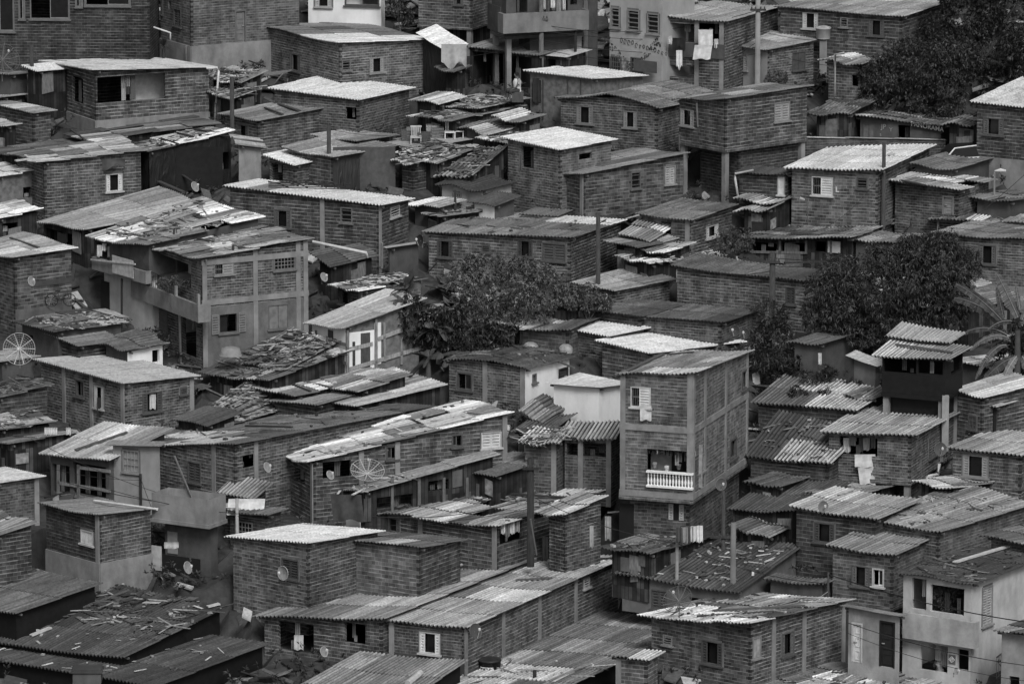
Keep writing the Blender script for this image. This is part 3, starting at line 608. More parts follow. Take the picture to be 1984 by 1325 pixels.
H('B11', 'upper brick storey oversailing a darker pillared ground floor', (1302, 194), (1405, 193), (1578, 166), 385, B=163, psi=50, wall='brick', roof=.2, rs='moss', moss=.25, wb=292, lower='brickd', inset=1.0,
  wins=[('L', 1315, 212, 1344, 244, 's', .32), ('R', 1500, 198, 1530, 235, 'c', .32)])
H('B11w', 'long brick wall capped with light sheets behind the bright roofed house', (1440, 264), (1445, 266), (1835, 272), 330, psi=76, wall='brickd', roof=.3, rs='flat', name='brick_wall', cat='wall', group='walls', oh=.05)
# ---------------- third row ----------------
H('C1a', 'low dark shack under a mesh dish at the left edge', (-70, 185), (5, 190), (62, 182), 230, psi=40, wall='dark', roof=.2, rs='moss', name='shack', cat='shack')
H('C1b', 'grey hut on the left edge below the dark brick building', (-60, 140), (20, 146), (66, 142), 215, psi=40, wall='grey', roof=.2, rs='sheet', name='hut')
H('C1c', 'small brick shack under a ribbed grey roof left of the open fronted house', (-30, 200), (63, 221), (112, 214), 285, B=196, psi=46, wall='brick', roof=.25, rs='sheet', name='shack', cat='shack')
H('C1d', 'tiny shack with a pale lifted roof at the left edge', (-45, 236), (10, 246), (44, 240), 300, psi=46, wall='dark', roof=.42, rs='sheet', name='shack', cat='shack')
H('C1e', 'shed with one bright roof sheet beside the leaning post', (40, 128), (72, 140), (150, 132), 230, psi=46, wall='dark', roof=.55, rs='new', name='shack', cat='shack')
H('C2b', 'shack with a wide flat dark roof under the open fronted house', (-60, 296), (30, 305), (250, 275), 375, psi=52, wall='dark', roof=.13, rs='moss', moss=.4, name='shack', cat='shack')
H('C2', 'brick house with a white shuttered window and a tarpaulin sagging from its roof', (20, 300), (80, 316), (286, 292), 428, B=266, psi=62, wall='brick', roof=.24, rs='junk', z=[(40, 300, 140, 320, .35)],
  wins=[('R', 205, 337, 237, 371, 's', .62)])
H('C3', 'shack wrapped in creased black plastic under a ragged roof', (238, 285), (286, 296), (456, 256), 382, psi=60, wall='tarpb', roof=.3, rs='junk', name='shack', cat='shack', oh=.15,
  wins=[('R', 382, 308, 398, 330, 'e'), ('R', 405, 296, 446, 330, 'e')])
H('C3b', 'white panelled kiosk between the black plastic shack and the pole', (448, 268), (462, 283), (520, 288), 365, psi=45, wall='boardl', walls2='pale', roof=.35, rs='junk', name='shack', cat='shack')
H('C4', 'plywood shack with a dark open window at the left edge', (-60, 330), (-8, 346), (86, 328), 420, B=312, psi=60, wall='osb', roof=.33, rs='junk', name='shack', cat='shack', wins=[('R', 45, 362, 72, 383, 'e')])
H('C4b', 'open shed under bright sheets at the left edge', (-60, 412), (-8, 426), (85, 407), 480, B=392, psi=60, wall='dark', roof=.55, rs='junk', name='shack', cat='shack', wins=[('R', 5, 432, 35, 450, 'e')])
H('C5a', 'shack with a broad pale patchwork roof left of centre', (70, 432), (165, 446), (405, 400), 520, B=362, psi=52, wall='dark', roof=.27, rs='sheet', moss=.1, name='shack', cat='shack', wins=[('L', 80, 448, 150, 470, 'e')])
H('C5b', 'house with an upper laundry porch under a patched roof of many sheets', (168, 458), (285, 477), (515, 420), 640, B=382, psi=55, wall='grey', roof=.3, rs='junk', moss=.1, wb=530, lower=plaster(.6, .3, 'limewash'), inset=.3, pil=False,
  wins=[('L', 178, 470, 212, 500, 'e')])
H('C6', 'two storey brick house with concrete frame, balcony and open ground floor shutters', (282, 482), (386, 503), (610, 462), 712, B=440, psi=62, wall='brick', roof=.24, rs='junk', cols='R:N,495,578,E', beams=[(590, 'R'), (512, 'R')],
  wins=[('L', 296, 500, 370, 545, 'e'), ('R', 415, 510, 453, 532, 'r', .3), ('R', 530, 497, 572, 523, 'g', .2), ('R', 424, 607, 460, 645, 'x', .18), ('R', 520, 590, 558, 637, 'p', .17), ('L', 288, 585, 325, 640, 'd', .12), ('L', 355, 612, 380, 690, 'e')])
H('C7', 'brick house under white sheets with twisted iron rails on the roof', (432, 361), (739, 399), (805, 385), 515, B=347, psi=24, wall='brick', roof=.6, rs='new', moss=.08, z=[(515, 345, 640, 362, .18)], cols='L:625 R:N',
  wins=[('L', 532, 407, 563, 441, 's', .1), ('L', 660, 402, 683, 432, 'v', .2), ('R', 756, 400, 774, 420, 'v', .5)])
H('C8', 'wide brick house behind the bushes with three dark windows and a two-tone roof', (817, 450), (1110, 461), (1216, 426), 560, B=407, psi=24, wall='brick', walls2='brickm', roof=.19, rs='sheet', moss=.12, z=[(1085, 405, 1220, 437, .6)],
  wins=[('L', 847, 466, 877, 499, 's', .06), ('L', 934, 474, 950, 489, 'v', .1), ('L', 1003, 466, 1032, 498, 's', .05), ('L', 1051, 472, 1096, 506, 'c', .09)])
H('C9', 'tall brick house with a bright roof and a dark doorway beside the green-grey roof', (970, 267), (1085, 292), (1198, 270), 410, B=247, psi=46, wall='brick', walls2='brickl', roof=.62, rs='new', moss=.02,
  wins=[('L', 1010, 284, 1034, 326, 'e'), ('R', 1122, 297, 1147, 309, 'e')])
H('C10', 'long brick house with a white framed window and one louvred shutter ajar', (1020, 330), (1128, 339), (1338, 296), 424, B=288, psi=55, wall='brickp', roof=.19, rs='moss', moss=.2, cols='L:N',
  wins=[('L', 1062, 344, 1092, 388, 'r', .6), ('R', 1222, 333, 1241, 366, 'v', .15), ('R', 1288, 322, 1308, 357, 'c', .38)])
H('C11b', 'low brick annex left of the bright roofed house with one white shutter', (1420, 335), (1530, 338), (1560, 325), 420, psi=20, wall='brickd', roof=.16, rs='sheet', wins=[('L', 1507, 343, 1529, 378, 'c', .6)])
H('C11', 'brick house under a bright bold corrugated roof right of centre', (1518, 327), (1710, 331), (1815, 281), 452, B=276, psi=21, wall='brickp', walls2='brick', roof=.62, rs='bold', moss=.03, oh=.28,
  wins=[('L', 1573, 343, 1614, 379, 'l', .65), ('L', 1660, 344, 1681, 366, 'v', .12), ('R', 1768, 322, 1781, 329, 'e')])
H('C12', 'brick house with a light uneven roof and a pale door beside the pole', (1716, 350), (1862, 371), (1934, 348), 448, B=332, psi=30, wall='brick', roof=.42, rs='junk', oh=.3,
  wins=[('L', 1826, 380, 1848, 416, 'd', .25), ('R', 1889, 366, 1903, 396, 'c', .1)])
H('C13', 'dark slatted shed roof stepping down beside the low annex', (1428, 412), (1490, 408), (1545, 378), 455, psi=30, wall='dark', roof=.17, rs='junk', name='shack', cat='shack')
H('C14', 'brick house under a dark ribbed roof beside the small bush', (1232, 415), (1340, 428), (1432, 396), 500, B=384, psi=32, wall='brickp', walls2='brick', roof=.16, rs='sheet', moss=.3, cols='L:N',
  wins=[('R', 1368, 437, 1391, 460, 's', .5), ('L', 1280, 430, 1300, 470, 'e')])
H('C14b', 'shed of pale crooked sheets beside the wide house', (1205, 455), (1262, 470), (1312, 436), 510, psi=32, wall='dark', roof=.42, rs='junk', name='shack', cat='shack', moss=.1)
H('C14c', 'sprawling low shack under tumbled grey sheets right of the wide house', (1195, 497), (1262, 514), (1410, 498), 550, B=468, psi=40, wall='dark', roof=0.34, rs='junk', name='shack', cat='shack')
H('C15', 'long dark shack on posts under a sagging grey roof', (1436, 463), (1650, 462), (1748, 430), 525, B=425, psi=21, wall='dark', roof=.17, rs='junk', moss=.3, name='shack', cat='shack', oh=.3,
  wins=[('L', 1450, 470, 1505, 490, 'e'), ('L', 1515, 470, 1560, 488, 'e'), ('L', 1580, 468, 1600, 488, 'e')])
H('C15b', 'small plastered shack with a low ribbed roof behind the mango tree', (1645, 464), (1735, 472), (1790, 455), 520, psi=25, wall='grey', roof=.22, rs='sheet', name='shack', cat='shack', wins=[('L', 1690, 478, 1712, 492, 'e')])
H('C16', 'cluttered lean-to with a long pale roof at the right edge', (1803, 426), (2010, 430), (2060, 405), 470, B=402, psi=20, wall='board', roof=.3, rs='junk', name='shack', cat='shack', wins=[('L', 1815, 432, 1880, 450, 'e')])
H('C16b', 'brick house behind the mango tree at the right edge', (1800, 452), (2000, 466), (2090, 440), 590, psi=24, wall='brick', roof=.2, rs='moss', plinth=560, wins=[('L', 1896, 475, 1930, 512, 's', .12)])
H('C17', 'long brick house with a dark flat roof and a small porch sheet over its window', (1298, 515), (1568, 548), (1625, 530), 645, B=490, psi=30, wall='brick', roof=.13, rs='moss', moss=.4,
  wins=[('L', 1522, 556, 1541, 590, 'c', .06)])
H('C18', 'low brick shack under a pale ribbed roof behind the castor bush', (1105, 548), (1190, 565), (1312, 541), 605, B=515, psi=42, wall='brick', roof=.32, rs='sheet', moss=.2, name='shack', cat='shack')
H('C19', 'plain patched brick house on the left edge with a bicycle below', (-80, 485), (24, 500), (152, 480), 655, B=450, psi=55, wall='brickp', roof=.33, rs='sheet', moss=.1)
H('C20', 'brick house tucked behind banana leaves with a shuttered window', (640, 553), (700, 565), (830, 540), 625, psi=50, wall='brick', roof=.3, rs='junk', cols='L:N', wins=[('L', 657, 557, 680, 590, 's', .08)])
H('C21', 'dark collapsed shack with loose boards beside the two storey house', (605, 495), (640, 520), (735, 495), 575, B=472, psi=45, wall='dark', roof=0.2, rs='junk', name='shack', cat='shack')
H('C22', 'grey rendered back room below the white sheeted brick house', (738, 480), (752, 482), (825, 470), 560, psi=55, wall='grey', roof=.35, rs='flat', name='hut')
# ---------------- fourth row ----------------
H('D1a', 'shack with a mossy roof littered with pale scraps behind the mesh dish', (28, 625), (110, 645), (250, 625), 720, B=600, psi=48, wall='grey', roof=.15, rs='junk', moss=.3, name='shack', cat='shack', wins=[('L', 42, 648, 64, 662, 'e')])
H('D1b', 'low brick box room under neat dark ribbed sheets', (86, 648), (150, 672), (242, 660), 735, B=632, psi=48, wall='brickd', roof=.16, rs='sheet', moss=.2, name='shack', cat='shack')
H('D1c', 'shack with a sagging mossy roof and a white wall with a doorway', (190, 668), (245, 682), (330, 665), 745, B=640, psi=48, wall='grey', walls2='white', roof=.13, rs='junk', moss=.4, name='shack', cat='shack', wins=[('R', 295, 678, 309, 702, 'e')])
H('D1d', 'shed roofed with pale planks beside the bicycle', (105, 608), (150, 620), (250, 614), 660, B=598, psi=52, wall='dark', roof=.35, rs='flat', name='shack', cat='shack')
H('D2', 'brick house with neat grey ribbed roof and three windows, lower left of centre', (64, 697), (238, 744), (390, 728), 850, B=683, psi=50, wall='brick', roof=.33, rs='new', moss=.03, cols='L:125,178,N R:E',
  wins=[('L', 147, 736, 163, 769, 'o', .1), ('L', 183, 748, 201, 791, 's', .45), ('R', 276, 760, 314, 798, 's', .07), ('R', 348, 750, 362, 764, 'v', .1)])
H('D3', 'dark brick shack with a rubble covered roof on the left edge', (-60, 760), (-10, 775), (106, 745), 835, B=728, psi=60, wall='brickd', roof=.1, rs='junk', moss=.5, name='shack', cat='shack')
H('D3b', 'shack with curled broken roof sheets at the left edge', (-60, 815), (-5, 835), (110, 820), 880, B=788, psi=60, wall='dark', roof=.15, rs='junk', moss=.3, name='shack', cat='shack')
H('D3c', 'dark shack with a washing line under its eave at the left edge', (-60, 850), (15, 862), (150, 838), 925, B=825, psi=55, wall='dark', roof=.1, rs='junk', moss=.4, name='shack', cat='shack')
H('D5a', 'scrap shack whose roof climbs towards the stilt shack', (392, 722), (525, 738), (700, 672), 800, B=640, psi=48, wall='dark', roof=.2, rs='junk', moss=.2, name='shack', cat='shack')
H('D5b', 'shack under a chaotic roof of rotten boards left of the stilt shack', (470, 705), (560, 716), (660, 660), 775, B=635, psi=42, wall='dark', roof=.22, rs='junk', moss=.2, name='shack', cat='shack')
H('D5c', 'shack under a slope of broken clay tile rows', (383, 805), (455, 822), (560, 790), 850, B=735, psi=40, wall='dark', roof=.2, rs='tile', moss=.25, name='shack', cat='shack')
H('D5d', 'low shack with a light patched roof and two dark battens', (492, 752), (575, 770), (700, 738), 815, B=712, psi=42, wall='dark', roof=.3, rs='junk', moss=.1, name='shack', cat='shack')
H('D6', 'panelled wooden shack on stilts beside the banana plants', (588, 628), (665, 638), (828, 578), 745, B=560, psi=58, wall='white', walls2='osb', roof=.28, rs='sheet', moss=.08, name='shack', cat='shack', oh=.25)
H('D7', 'shack with a long pale roof below the stilt shack', (560, 770), (690, 788), (868, 745), 840, B=702, psi=45, wall='dark', roof=.38, rs='sheet', moss=.08, name='shack', cat='shack')
H('D7b', 'flat brick box room between two long roofs', (517, 778), (615, 786), (688, 765), 840, B=762, psi=38, wall='brickd', roof=.24, rs='sheet', name='hut')
H('D8', 'house with a mossy hipped roof, brick front and white side wall', (855, 700), (1020, 716), (1118, 692), 798, B=670, psi=33, wall='brick', walls2='white', roof=.12, rs='moss', moss=.45, cols='L:940,N', gable=(.4, .25),
  wins=[('L', 886, 722, 915, 756, 'o', .1), ('R', 1031, 724, 1039, 741, 'o', .2), ('R', 1082, 712, 1102, 748, 'd', .05)])
H('D9', 'brick house with a streaked bold roof, sacks stacked at its door', (958, 626), (1105, 641), (1175, 612), 695, B=597, psi=28, wall='brickl', roof=.22, rs='junk', cols='L:E', wins=[('L', 990, 637, 1014, 672, 's', .07)])
H('D9b', 'dark roofed brick shack behind the gleaming white roof', (1105, 602), (1245, 615), (1330, 590), 665, psi=30, wall='brickd', roof=.13, rs='moss', moss=.4, name='shack', cat='shack')
H('D10a', 'brick house under the left half of a gleaming white roof', (1098, 638), (1180, 653), (1262, 635), 700, B=615, psi=42, wall='brick', roof=.66, rs='new', moss=.02)
H('D10b', 'brick house under a gleaming white roof behind the tower house', (1152, 660), (1260, 686), (1448, 662), 752, B=634, psi=42, wall='brick', roof=.66, rs='new', moss=.02)
H('D11', 'brick house with a wide dark ribbed roof right of the castor bush', (1178, 612), (1402, 626), (1472, 602), 690, B=582, psi=25, wall='brick', roof=.14, rs='moss', moss=.3)
H('D12', 'three storey brick tower house with a white balustrade balcony', (1188, 727), (1350, 722), (1463, 678), 1085, B=682, psi=19, wall=brick(.26, .15, .42, 1.2), walls2=brick(.33, .18, .42, 1.4), roof=.36, rs='sheet', moss=.05, wb=972, lower='brickp', inset=.4, pil=False,
  cols='L:E,N R:1365,1405,N,E', beams=[838, 966], z=[(1230, 690, 1380, 708, .2)],
  wins=[('L', 1222, 750, 1261, 789, 'l', .66), ('L', 1253, 872, 1343, 916, 'e'), ('R', 1437, 717, 1449, 753, 'o', .12), ('R', 1414, 850, 1427, 888, 'o', .12), ('R', 1354, 879, 1367, 913, 'o', .3)])
H('D13', 'smooth white box room against the brick tower', (1058, 744), (1165, 752), (1230, 742), 838, B=722, psi=30, wall='white', roof=.5, rs='flat', moss=.1, name='hut')
H('D14', 'brick annex with a light corrugated porch left of the tower', (1080, 851), (1192, 853), (1215, 815), 965, B=815, psi=18, wall='brickp', roof=.4, rs='bold', moss=.1, cols='L:1125,1180', wins=[('L', 1090, 858, 1120, 882, 'e'), ('L', 1130, 858, 1175, 885, 'e')])
H('D14b', 'brick annex wing with scrap sheets heaped on its roof', (1003, 858), (1085, 860), (1115, 832), 965, psi=20, wall='brickp', roof=.27, rs='junk', cols='L:1075')
H('D15', 'dark roofed shack with loose pipes behind the scrap sheets', (990, 838), (1060, 842), (1120, 800), 890, psi=24, wall='dark', roof=.11, rs='moss', moss=.4, name='shack', cat='shack')
H('D15b', 'lean-to of weathered boards below the white side wall', (1010, 800), (1050, 822), (1100, 790), 850, B=765, psi=30, wall='board', roof=.2, rs='junk', name='shack', cat='shack')
H('D16', 'long house with an endless dark roof, rendered end wall and concrete balcony', (203, 862), (455, 862), (845, 787), 1020, B=772, psi=44, wall='brick', roof=.14, rs='moss', moss=.25, z=[(330, 835, 450, 875, .35)],
  wins=[('L', 364, 895, 389, 935, 'c', .07), ('R', 470, 880, 500, 905, 'e')], cols='R:496 L:415')
H('D16b', 'grey rendered front room with a broken pane window', (203, 863), (312, 866), (325, 855), 1000, psi=28, wall=plaster(.3, .25, 'worn_render'), roof=.2, rs='flat', name='hut', wins=[('L', 238, 872, 270, 915, 'g', .3)])
H('D17', 'porch house with wooden rails under a pale ribbed roof', (76, 880), (212, 893), (340, 830), 985, B=817, psi=38, wall='grey', roof=.38, rs='sheet', moss=.05, oh=.3,
  wins=[('L', 100, 900, 135, 955, 'e'), ('L', 142, 900, 205, 960, 'e')])
H('D18', 'long brick house with a streaky pale roof and louvred shutters', (515, 882), (600, 897), (997, 798), 1020, B=775, psi=66, wall='brick', roof=.36, rs='junk', moss=.1, cols='R:700,770,E L:N,E',
  wins=[('L', 537, 888, 590, 926, 'e'), ('R', 932, 837, 971, 868, 'c', .6), ('R', 875, 841, 896, 866, 'o', .12), ('R', 748, 858, 771, 890, 'o', .1), ('R', 625, 890, 680, 925, 'e')])
H('D19', 'brick shack with an old ribbed roof carrying a mesh dish', (626, 945), (702, 956), (970, 880), 1035, B=856, psi=60, wall='dark', roof=.17, rs='moss', moss=.15, name='shack', cat='shack', wins=[('R', 730, 960, 800, 985, 'e'), ('R', 830, 930, 870, 950, 'e')])
H('D20', 'lean-to with a ribbed awning beside the porch parapet', (420, 955), (492, 969), (530, 936), 1045, B=920, psi=28, wall='brickd', roof=.3, rs='sheet', name='shack', cat='shack', wins=[('L', 440, 968, 485, 1000, 'e')])
H('D21', 'brick shack under a worn striped roof in front of the utility pole', (715, 995), (965, 1021), (1178, 948), 1098, B=920, psi=36, wall='brick', roof=.21, rs='junk', moss=.2, name='shack', cat='shack', z=[(1095, 945, 1185, 1000, .55)], cols='L:815,N',
  wins=[('L', 747, 1003, 775, 1030, 's', .08), ('R', 968, 1005, 1012, 1050, 'e')])
H('D22', 'narrow brick room beside the dark passage under the tower', (1048, 992), (1096, 1000), (1180, 960), 1092, psi=42, wall='brickm', walls2='brick', roof=.3, rs='junk', name='hut')
H('D22b', 'dark ribbed roof shack wedged behind the striped roof', (880, 915), (960, 925), (1075, 885), 990, psi=42, wall='dark', roof=.16, rs='moss', name='shack', cat='shack')
H('D23a', 'shack with a dark ribbed roof patched by light sheets behind the lookout', (1455, 782), (1660, 797), (1730, 752), 860, B=722, psi=26, wall='brickd', roof=.13, rs='bold', moss=.3, name='shack', cat='shack', z=[(1570, 745, 1740, 800, .5)])
H('D23b', 'shack with a broad mixed roof right of the tower', (1440, 885), (1610, 900), (1680, 830), 960, B=795, psi=26, wall='brickd', roof=.14, rs='bold', moss=.3, name='shack', cat='shack', z=[(1500, 855, 1610, 890, .4)])
H('D23c', 'shack with a dark mossy slope of sheets right of the tower', (1405, 988), (1550, 992), (1650, 935), 1060, B=915, psi=28, wall='dark', roof=.1, rs='moss', moss=.4, name='shack', cat='shack')
H('D24b', 'shack with crumpled fluted sheets hanging over its front', (1418, 1018), (1490, 1045), (1570, 1000), 1080, B=985, psi=34, wall='dark', roof=.2, rs='junk', name='shack', cat='shack')
H('D24', 'house with a vast dark mossy roof strewn with pale litter', (1190, 1112), (1430, 1150), (1560, 1055), 1195, B=1025, psi=30, wall='plaster', roof=.1, rs='bold', moss=.35, z=[(1270, 1060, 1380, 1085, .25)],
  wins=[('L', 1262, 1143, 1293, 1180, 'c', .08), ('L', 1335, 1158, 1365, 1172, 'e')])
H('D25', 'dark panelled rooftop lookout under a bleached sheet canopy', (1690, 690), (1840, 698), (1885, 672), 880, B=652, psi=24, wall='black', roof=.4, rs='sheet', moss=.05, name='lookout', cat='lookout', oh=.3, wb=775, lower='black', inset=.35, z=[(1690, 690, 1740, 705, .7)],
  wins=[('L', 1708, 694, 1775, 722, 'e'), ('L', 1779, 694, 1848, 726, 'e'), ('R', 1843, 684, 1884, 716, 'e')])
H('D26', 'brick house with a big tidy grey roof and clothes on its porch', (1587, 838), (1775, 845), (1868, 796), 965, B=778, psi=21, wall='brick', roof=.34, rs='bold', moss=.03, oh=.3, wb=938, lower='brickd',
  wins=[('L', 1626, 846, 1700, 882, 'e'), ('R', 1799, 846, 1815, 884, 'c', .12)])
H('D27', 'brick house behind the lookout with a light sloping roof', (1840, 757), (1905, 772), (2020, 742), 860, B=720, psi=45, wall='brick', roof=.4, rs='sheet', moss=.05, wins=[('L', 1877, 805, 1892, 832, 'g', .1)])
H('D27b', 'shack with a sheet roof behind the banana plant on the right', (1790, 560), (1880, 600), (1990, 580), 680, B=540, psi=35, wall='dark', roof=.17, rs='junk', name='shack', cat='shack')
H('D27c', 'shack with a tarnished roof right of the lookout canopy', (1850, 700), (1930, 720), (2030, 700), 770, psi=35, wall='grey', roof=.3, rs='junk', name='shack', cat='shack')
H('D27d', 'small white shed below the lookout deck', (1640, 690), (1700, 712), (1720, 700), 790, psi=35, wall='plaster', roof=.45, rs='flat', name='shack', cat='shack')
H('D27e', 'grey rendered hut under the mango tree with hanging clothes', (1525, 664), (1590, 668), (1680, 640), 770, psi=30, wall='grey', roof=.14, rs='sheet', name='hut', wins=[('L', 1540, 690, 1550, 720, 'e')])
H('D28', 'brick house with a curtained window at the right edge', (1832, 868), (1985, 885), (2080, 850), 965, B=828, psi=26, wall='brick', roof=.33, rs='bold', moss=.05, wins=[('L', 1865, 882, 1915, 924, 's', .3)])
# ---------------- bottom rows ----------------
H('E1', 'brick house with a pale roof on the left edge, lower half', (-90, 925), (-12, 938), (90, 922), 1030, B=905, psi=55, wall='brickp', roof=.45, rs='new', cols='R:E')
H('E2', 'brick shack with a dark broken roof on the left edge', (-90, 1032), (-12, 1044), (76, 1012), 1150, B=990, psi=55, wall='brick', roof=.2, rs='junk', name='shack', cat='shack')
H('E3', 'square brick house with a closed white shutter, lower left', (73, 975), (190, 998), (308, 985), 1142, B=964, psi=48, wall='brickd', walls2='brick', roof=.2, rs='sheet', moss=.2, plinth=1095, cols='L:N',
  wins=[('L', 157, 1028, 181, 1054, 'p', .6)])
H('E4', 'small courtyard dwelling under a stained concrete terrace tray full of clutter', (290, 953), (405, 967), (441, 955), 1122, psi=30, wall='concrete', roof=.18, noroof=True, wb=1018, lower='grey', inset=.5, name='dwelling', oh=.05, pil=False)
H('E5a', 'low shack with a dark ribbed roof in the lower left corner area', (-90, 1170), (30, 1190), (200, 1130), 1240, B=1105, psi=44, wall='black', roof=.13, rs='bold', moss=.3, name='shack', cat='shack')
H('E5b', 'large shed under a vast dark mossy roof covered in scraps, lower left', (-140, 1235), (240, 1275), (442, 1175), 1325, B=1100, psi=36, wall='black', roof=.09, rs='bold', moss=.4, name='shed', cat='shed')
H('E5c', 'large shed under a dark ribbed roof along the bottom left', (-60, 1272), (300, 1332), (525, 1246), 1400, B=1200, psi=36, wall='black', roof=.1, rs='bold', moss=.35, name='shed', cat='shed')
H('E6', 'brick house with a gleaming white roof and a dish beside its dark shutter', (435, 1040), (598, 1053), (748, 1028), 1215, B=1014, psi=40, wall='brickp', walls2='brick', roof=.68, rs='new', moss=.02,
  wins=[('L', 546, 1083, 579, 1121, 'c', .05)])
H('E6b', 'brick wing with a dark roof joined to the gleaming white roof', (642, 1046), (815, 1062), (908, 1045), 1200, B=1030, psi=32, wall='brickl', walls2='brick', roof=.15, rs='moss', moss=.2, z=[(760, 1045, 810, 1056, .35)])
H('E7b', 'brick house with a wide ribbed roof, porch and brick parapet, bottom centre', (490, 1196), (745, 1200), (1040, 1082), 1296, B=1078, psi=30, wall='brick', roof=.25, rs='bold', moss=.1, oh=.3, z=[(660, 1095, 860, 1120, .48)],
  wins=[('L', 540, 1206, 608, 1262, 'e'), ('L', 668, 1196, 708, 1246, 'e')])
H('E7', 'long brick hall with concrete columns and a striped roof, bottom centre', (738, 1203), (905, 1217), (1218, 1078), 1325, B=1066, psi=27, wall='brick', walls2=brick(.22, .12, .5, 1.0), roof=.3, rs='bold', moss=.12, cols='R:975,1045,1115,N,E L:E', z=[(1000, 1070, 1215, 1100, .48), (920, 1130, 1060, 1160, .5)],
  wins=[('L', 813, 1225, 853, 1266, 's', .68), ('R', 1130, 1120, 1142, 1138, 'v', .5)])
H('E8', 'shed with a ribbed roof along the bottom edge left of the black water tank', (590, 1325), (800, 1352), (908, 1278), 1440, B=1262, psi=30, wall='black', roof=.22, rs='bold', name='shed', cat='shed')
H('E8b', 'shed with a ribbed roof running down beside the long brick hall', (800, 1335), (1060, 1350), (1370, 1205), 1430, B=1180, psi=27, wall='black', roof=.2, rs='bold', moss=.2, name='shed', cat='shed', z=[(850, 1290, 1100, 1330, .42)])
H('E9b', 'brick side room with a white edged sheet roof at the bottom', (1178, 1273), (1260, 1280), (1290, 1262), 1380, psi=24, wall='brick', roof=.45, rs='junk', name='hut', cols='L:E')
H('E9', 'brick house with jagged white eaves and concrete columns, bottom right', (1240, 1194), (1458, 1208), (1660, 1160), 1345, B=1143, psi=40, wall='brickp', walls2='brick', roof=.2, rs='junk', moss=.15, cols='R:1498,1557,E', z=[(1230, 1178, 1460, 1215, .6)], oh=.3,
  wins=[('L', 1285, 1230, 1303, 1249, 'v', .3), ('L', 1360, 1242, 1400, 1287, 's', .06), ('R', 1458, 1234, 1474, 1274, 'p', .3), ('R', 1514, 1225, 1538, 1268, 's', .12)])
H('E10', 'shed with bright mismatched sheets along the bottom right edge', (1440, 1345), (1720, 1400), (1900, 1340), 1460, B=1280, psi=36, wall='dark', roof=.3, rs='junk', name='shed', cat='shed')
H('F1', 'brick house with dark shutters and a round dish on its roof, right side', (1528, 981), (1700, 1008), (1790, 968), 1130, B=942, psi=30, wall='brickd', roof=.34, rs='bold', moss=.1, wins=[('L', 1577, 1013, 1617, 1051, 's', .07)])
H('F1b', 'brick house under wide grey ribbed sheets on the right', (1672, 1010), (1822, 1032), (2010, 975), 1150, B=935, psi=38, wall='brick', walls2='brickl', roof=.24, rs='bold', moss=.1)
H('F2', 'brick house with a white framed window beside a louvred one, right side', (1598, 1057), (1735, 1077), (1822, 1036), 1200, B=1016, psi=30, wall='brickp', roof=.23, rs='bold', moss=.1, wb=1180, lower='pale', inset=.3,
  wins=[('L', 1650, 1096, 1685, 1136, 's', .14), ('L', 1690, 1101, 1713, 1136, 'o', .65)])
H('F3', 'whitewashed house with a planted balcony under a dark overgrown roof', (1732, 1112), (1888, 1133), (2040, 1075), 1325, B=1060, psi=34, wall=plaster(.5, .3, 'limewash'), roof=.09, rs='moss', moss=.5, oh=.25, beams=[(1247, 'L')], colt='pale',
  wins=[('L', 1767, 1120, 1795, 1180, 'e'), ('L', 1803, 1136, 1868, 1188, 'e'), ('R', 1903, 1136, 1922, 1210, 'c', .35), ('L', 1783, 1248, 1836, 1300, 'e'), ('L', 1855, 1258, 1880, 1298, 'e')])
H('F4', 'whitewashed ground floor with one pale and one dark arched door', (1628, 1175), (1745, 1195), (1760, 1190), 1320, psi=35, wall='pale', roof=.2, rs='flat', name='house', wins=[('L', 1650, 1206, 1671, 1282, 'd', .6), ('L', 1704, 1203, 1734, 1292, 'd', .02)])
H('F5', 'pale corner house cut by the right edge at the bottom', (1925, 1222), (2030, 1235), (2100, 1215), 1400, psi=30, wall='pale', roof=.2, rs='junk', name='house', wins=[('L', 1955, 1310, 1975, 1345, 'e')])
H('F6', 'brick house behind the whitewashed house at the right edge', (1905, 1040), (2040, 1062), (2150, 1040), 1200, B=1010, psi=34, wall='brick', roof=.18, rs='junk', moss=.2, wins=[('L', 1962, 1110, 1984, 1150, 'c', .2)])
H('F7', 'low shed with a wavy dark roof and grey wall beside the wire post', (1478, 1122), (1600, 1132), (1625, 1120), 1180, psi=24, wall='grey', roof=.14, rs='sheet', name='shed', cat='shed')

# ---------------- low shacks wedged into the gaps ----------------
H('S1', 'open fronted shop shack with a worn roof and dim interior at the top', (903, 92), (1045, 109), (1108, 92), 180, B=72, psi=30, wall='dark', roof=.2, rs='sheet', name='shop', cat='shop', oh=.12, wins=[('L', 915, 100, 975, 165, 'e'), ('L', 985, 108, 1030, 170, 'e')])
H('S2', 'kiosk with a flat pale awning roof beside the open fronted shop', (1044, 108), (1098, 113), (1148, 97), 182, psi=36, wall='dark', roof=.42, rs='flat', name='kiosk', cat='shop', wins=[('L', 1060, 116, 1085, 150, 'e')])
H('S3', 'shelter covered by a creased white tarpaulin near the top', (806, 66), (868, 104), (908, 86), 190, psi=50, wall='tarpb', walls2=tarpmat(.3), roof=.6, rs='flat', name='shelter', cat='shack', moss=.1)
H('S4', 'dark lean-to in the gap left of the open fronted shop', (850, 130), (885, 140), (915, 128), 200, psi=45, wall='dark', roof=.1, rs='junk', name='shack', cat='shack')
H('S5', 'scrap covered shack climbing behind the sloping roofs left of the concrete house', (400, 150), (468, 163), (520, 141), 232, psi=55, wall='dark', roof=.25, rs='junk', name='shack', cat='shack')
H('S5b', 'second scrap shack with planks below the patched tall brick house', (398, 180), (455, 193), (508, 172), 245, psi=55, wall='dark', roof=.17, rs='junk', name='shack', cat='shack')
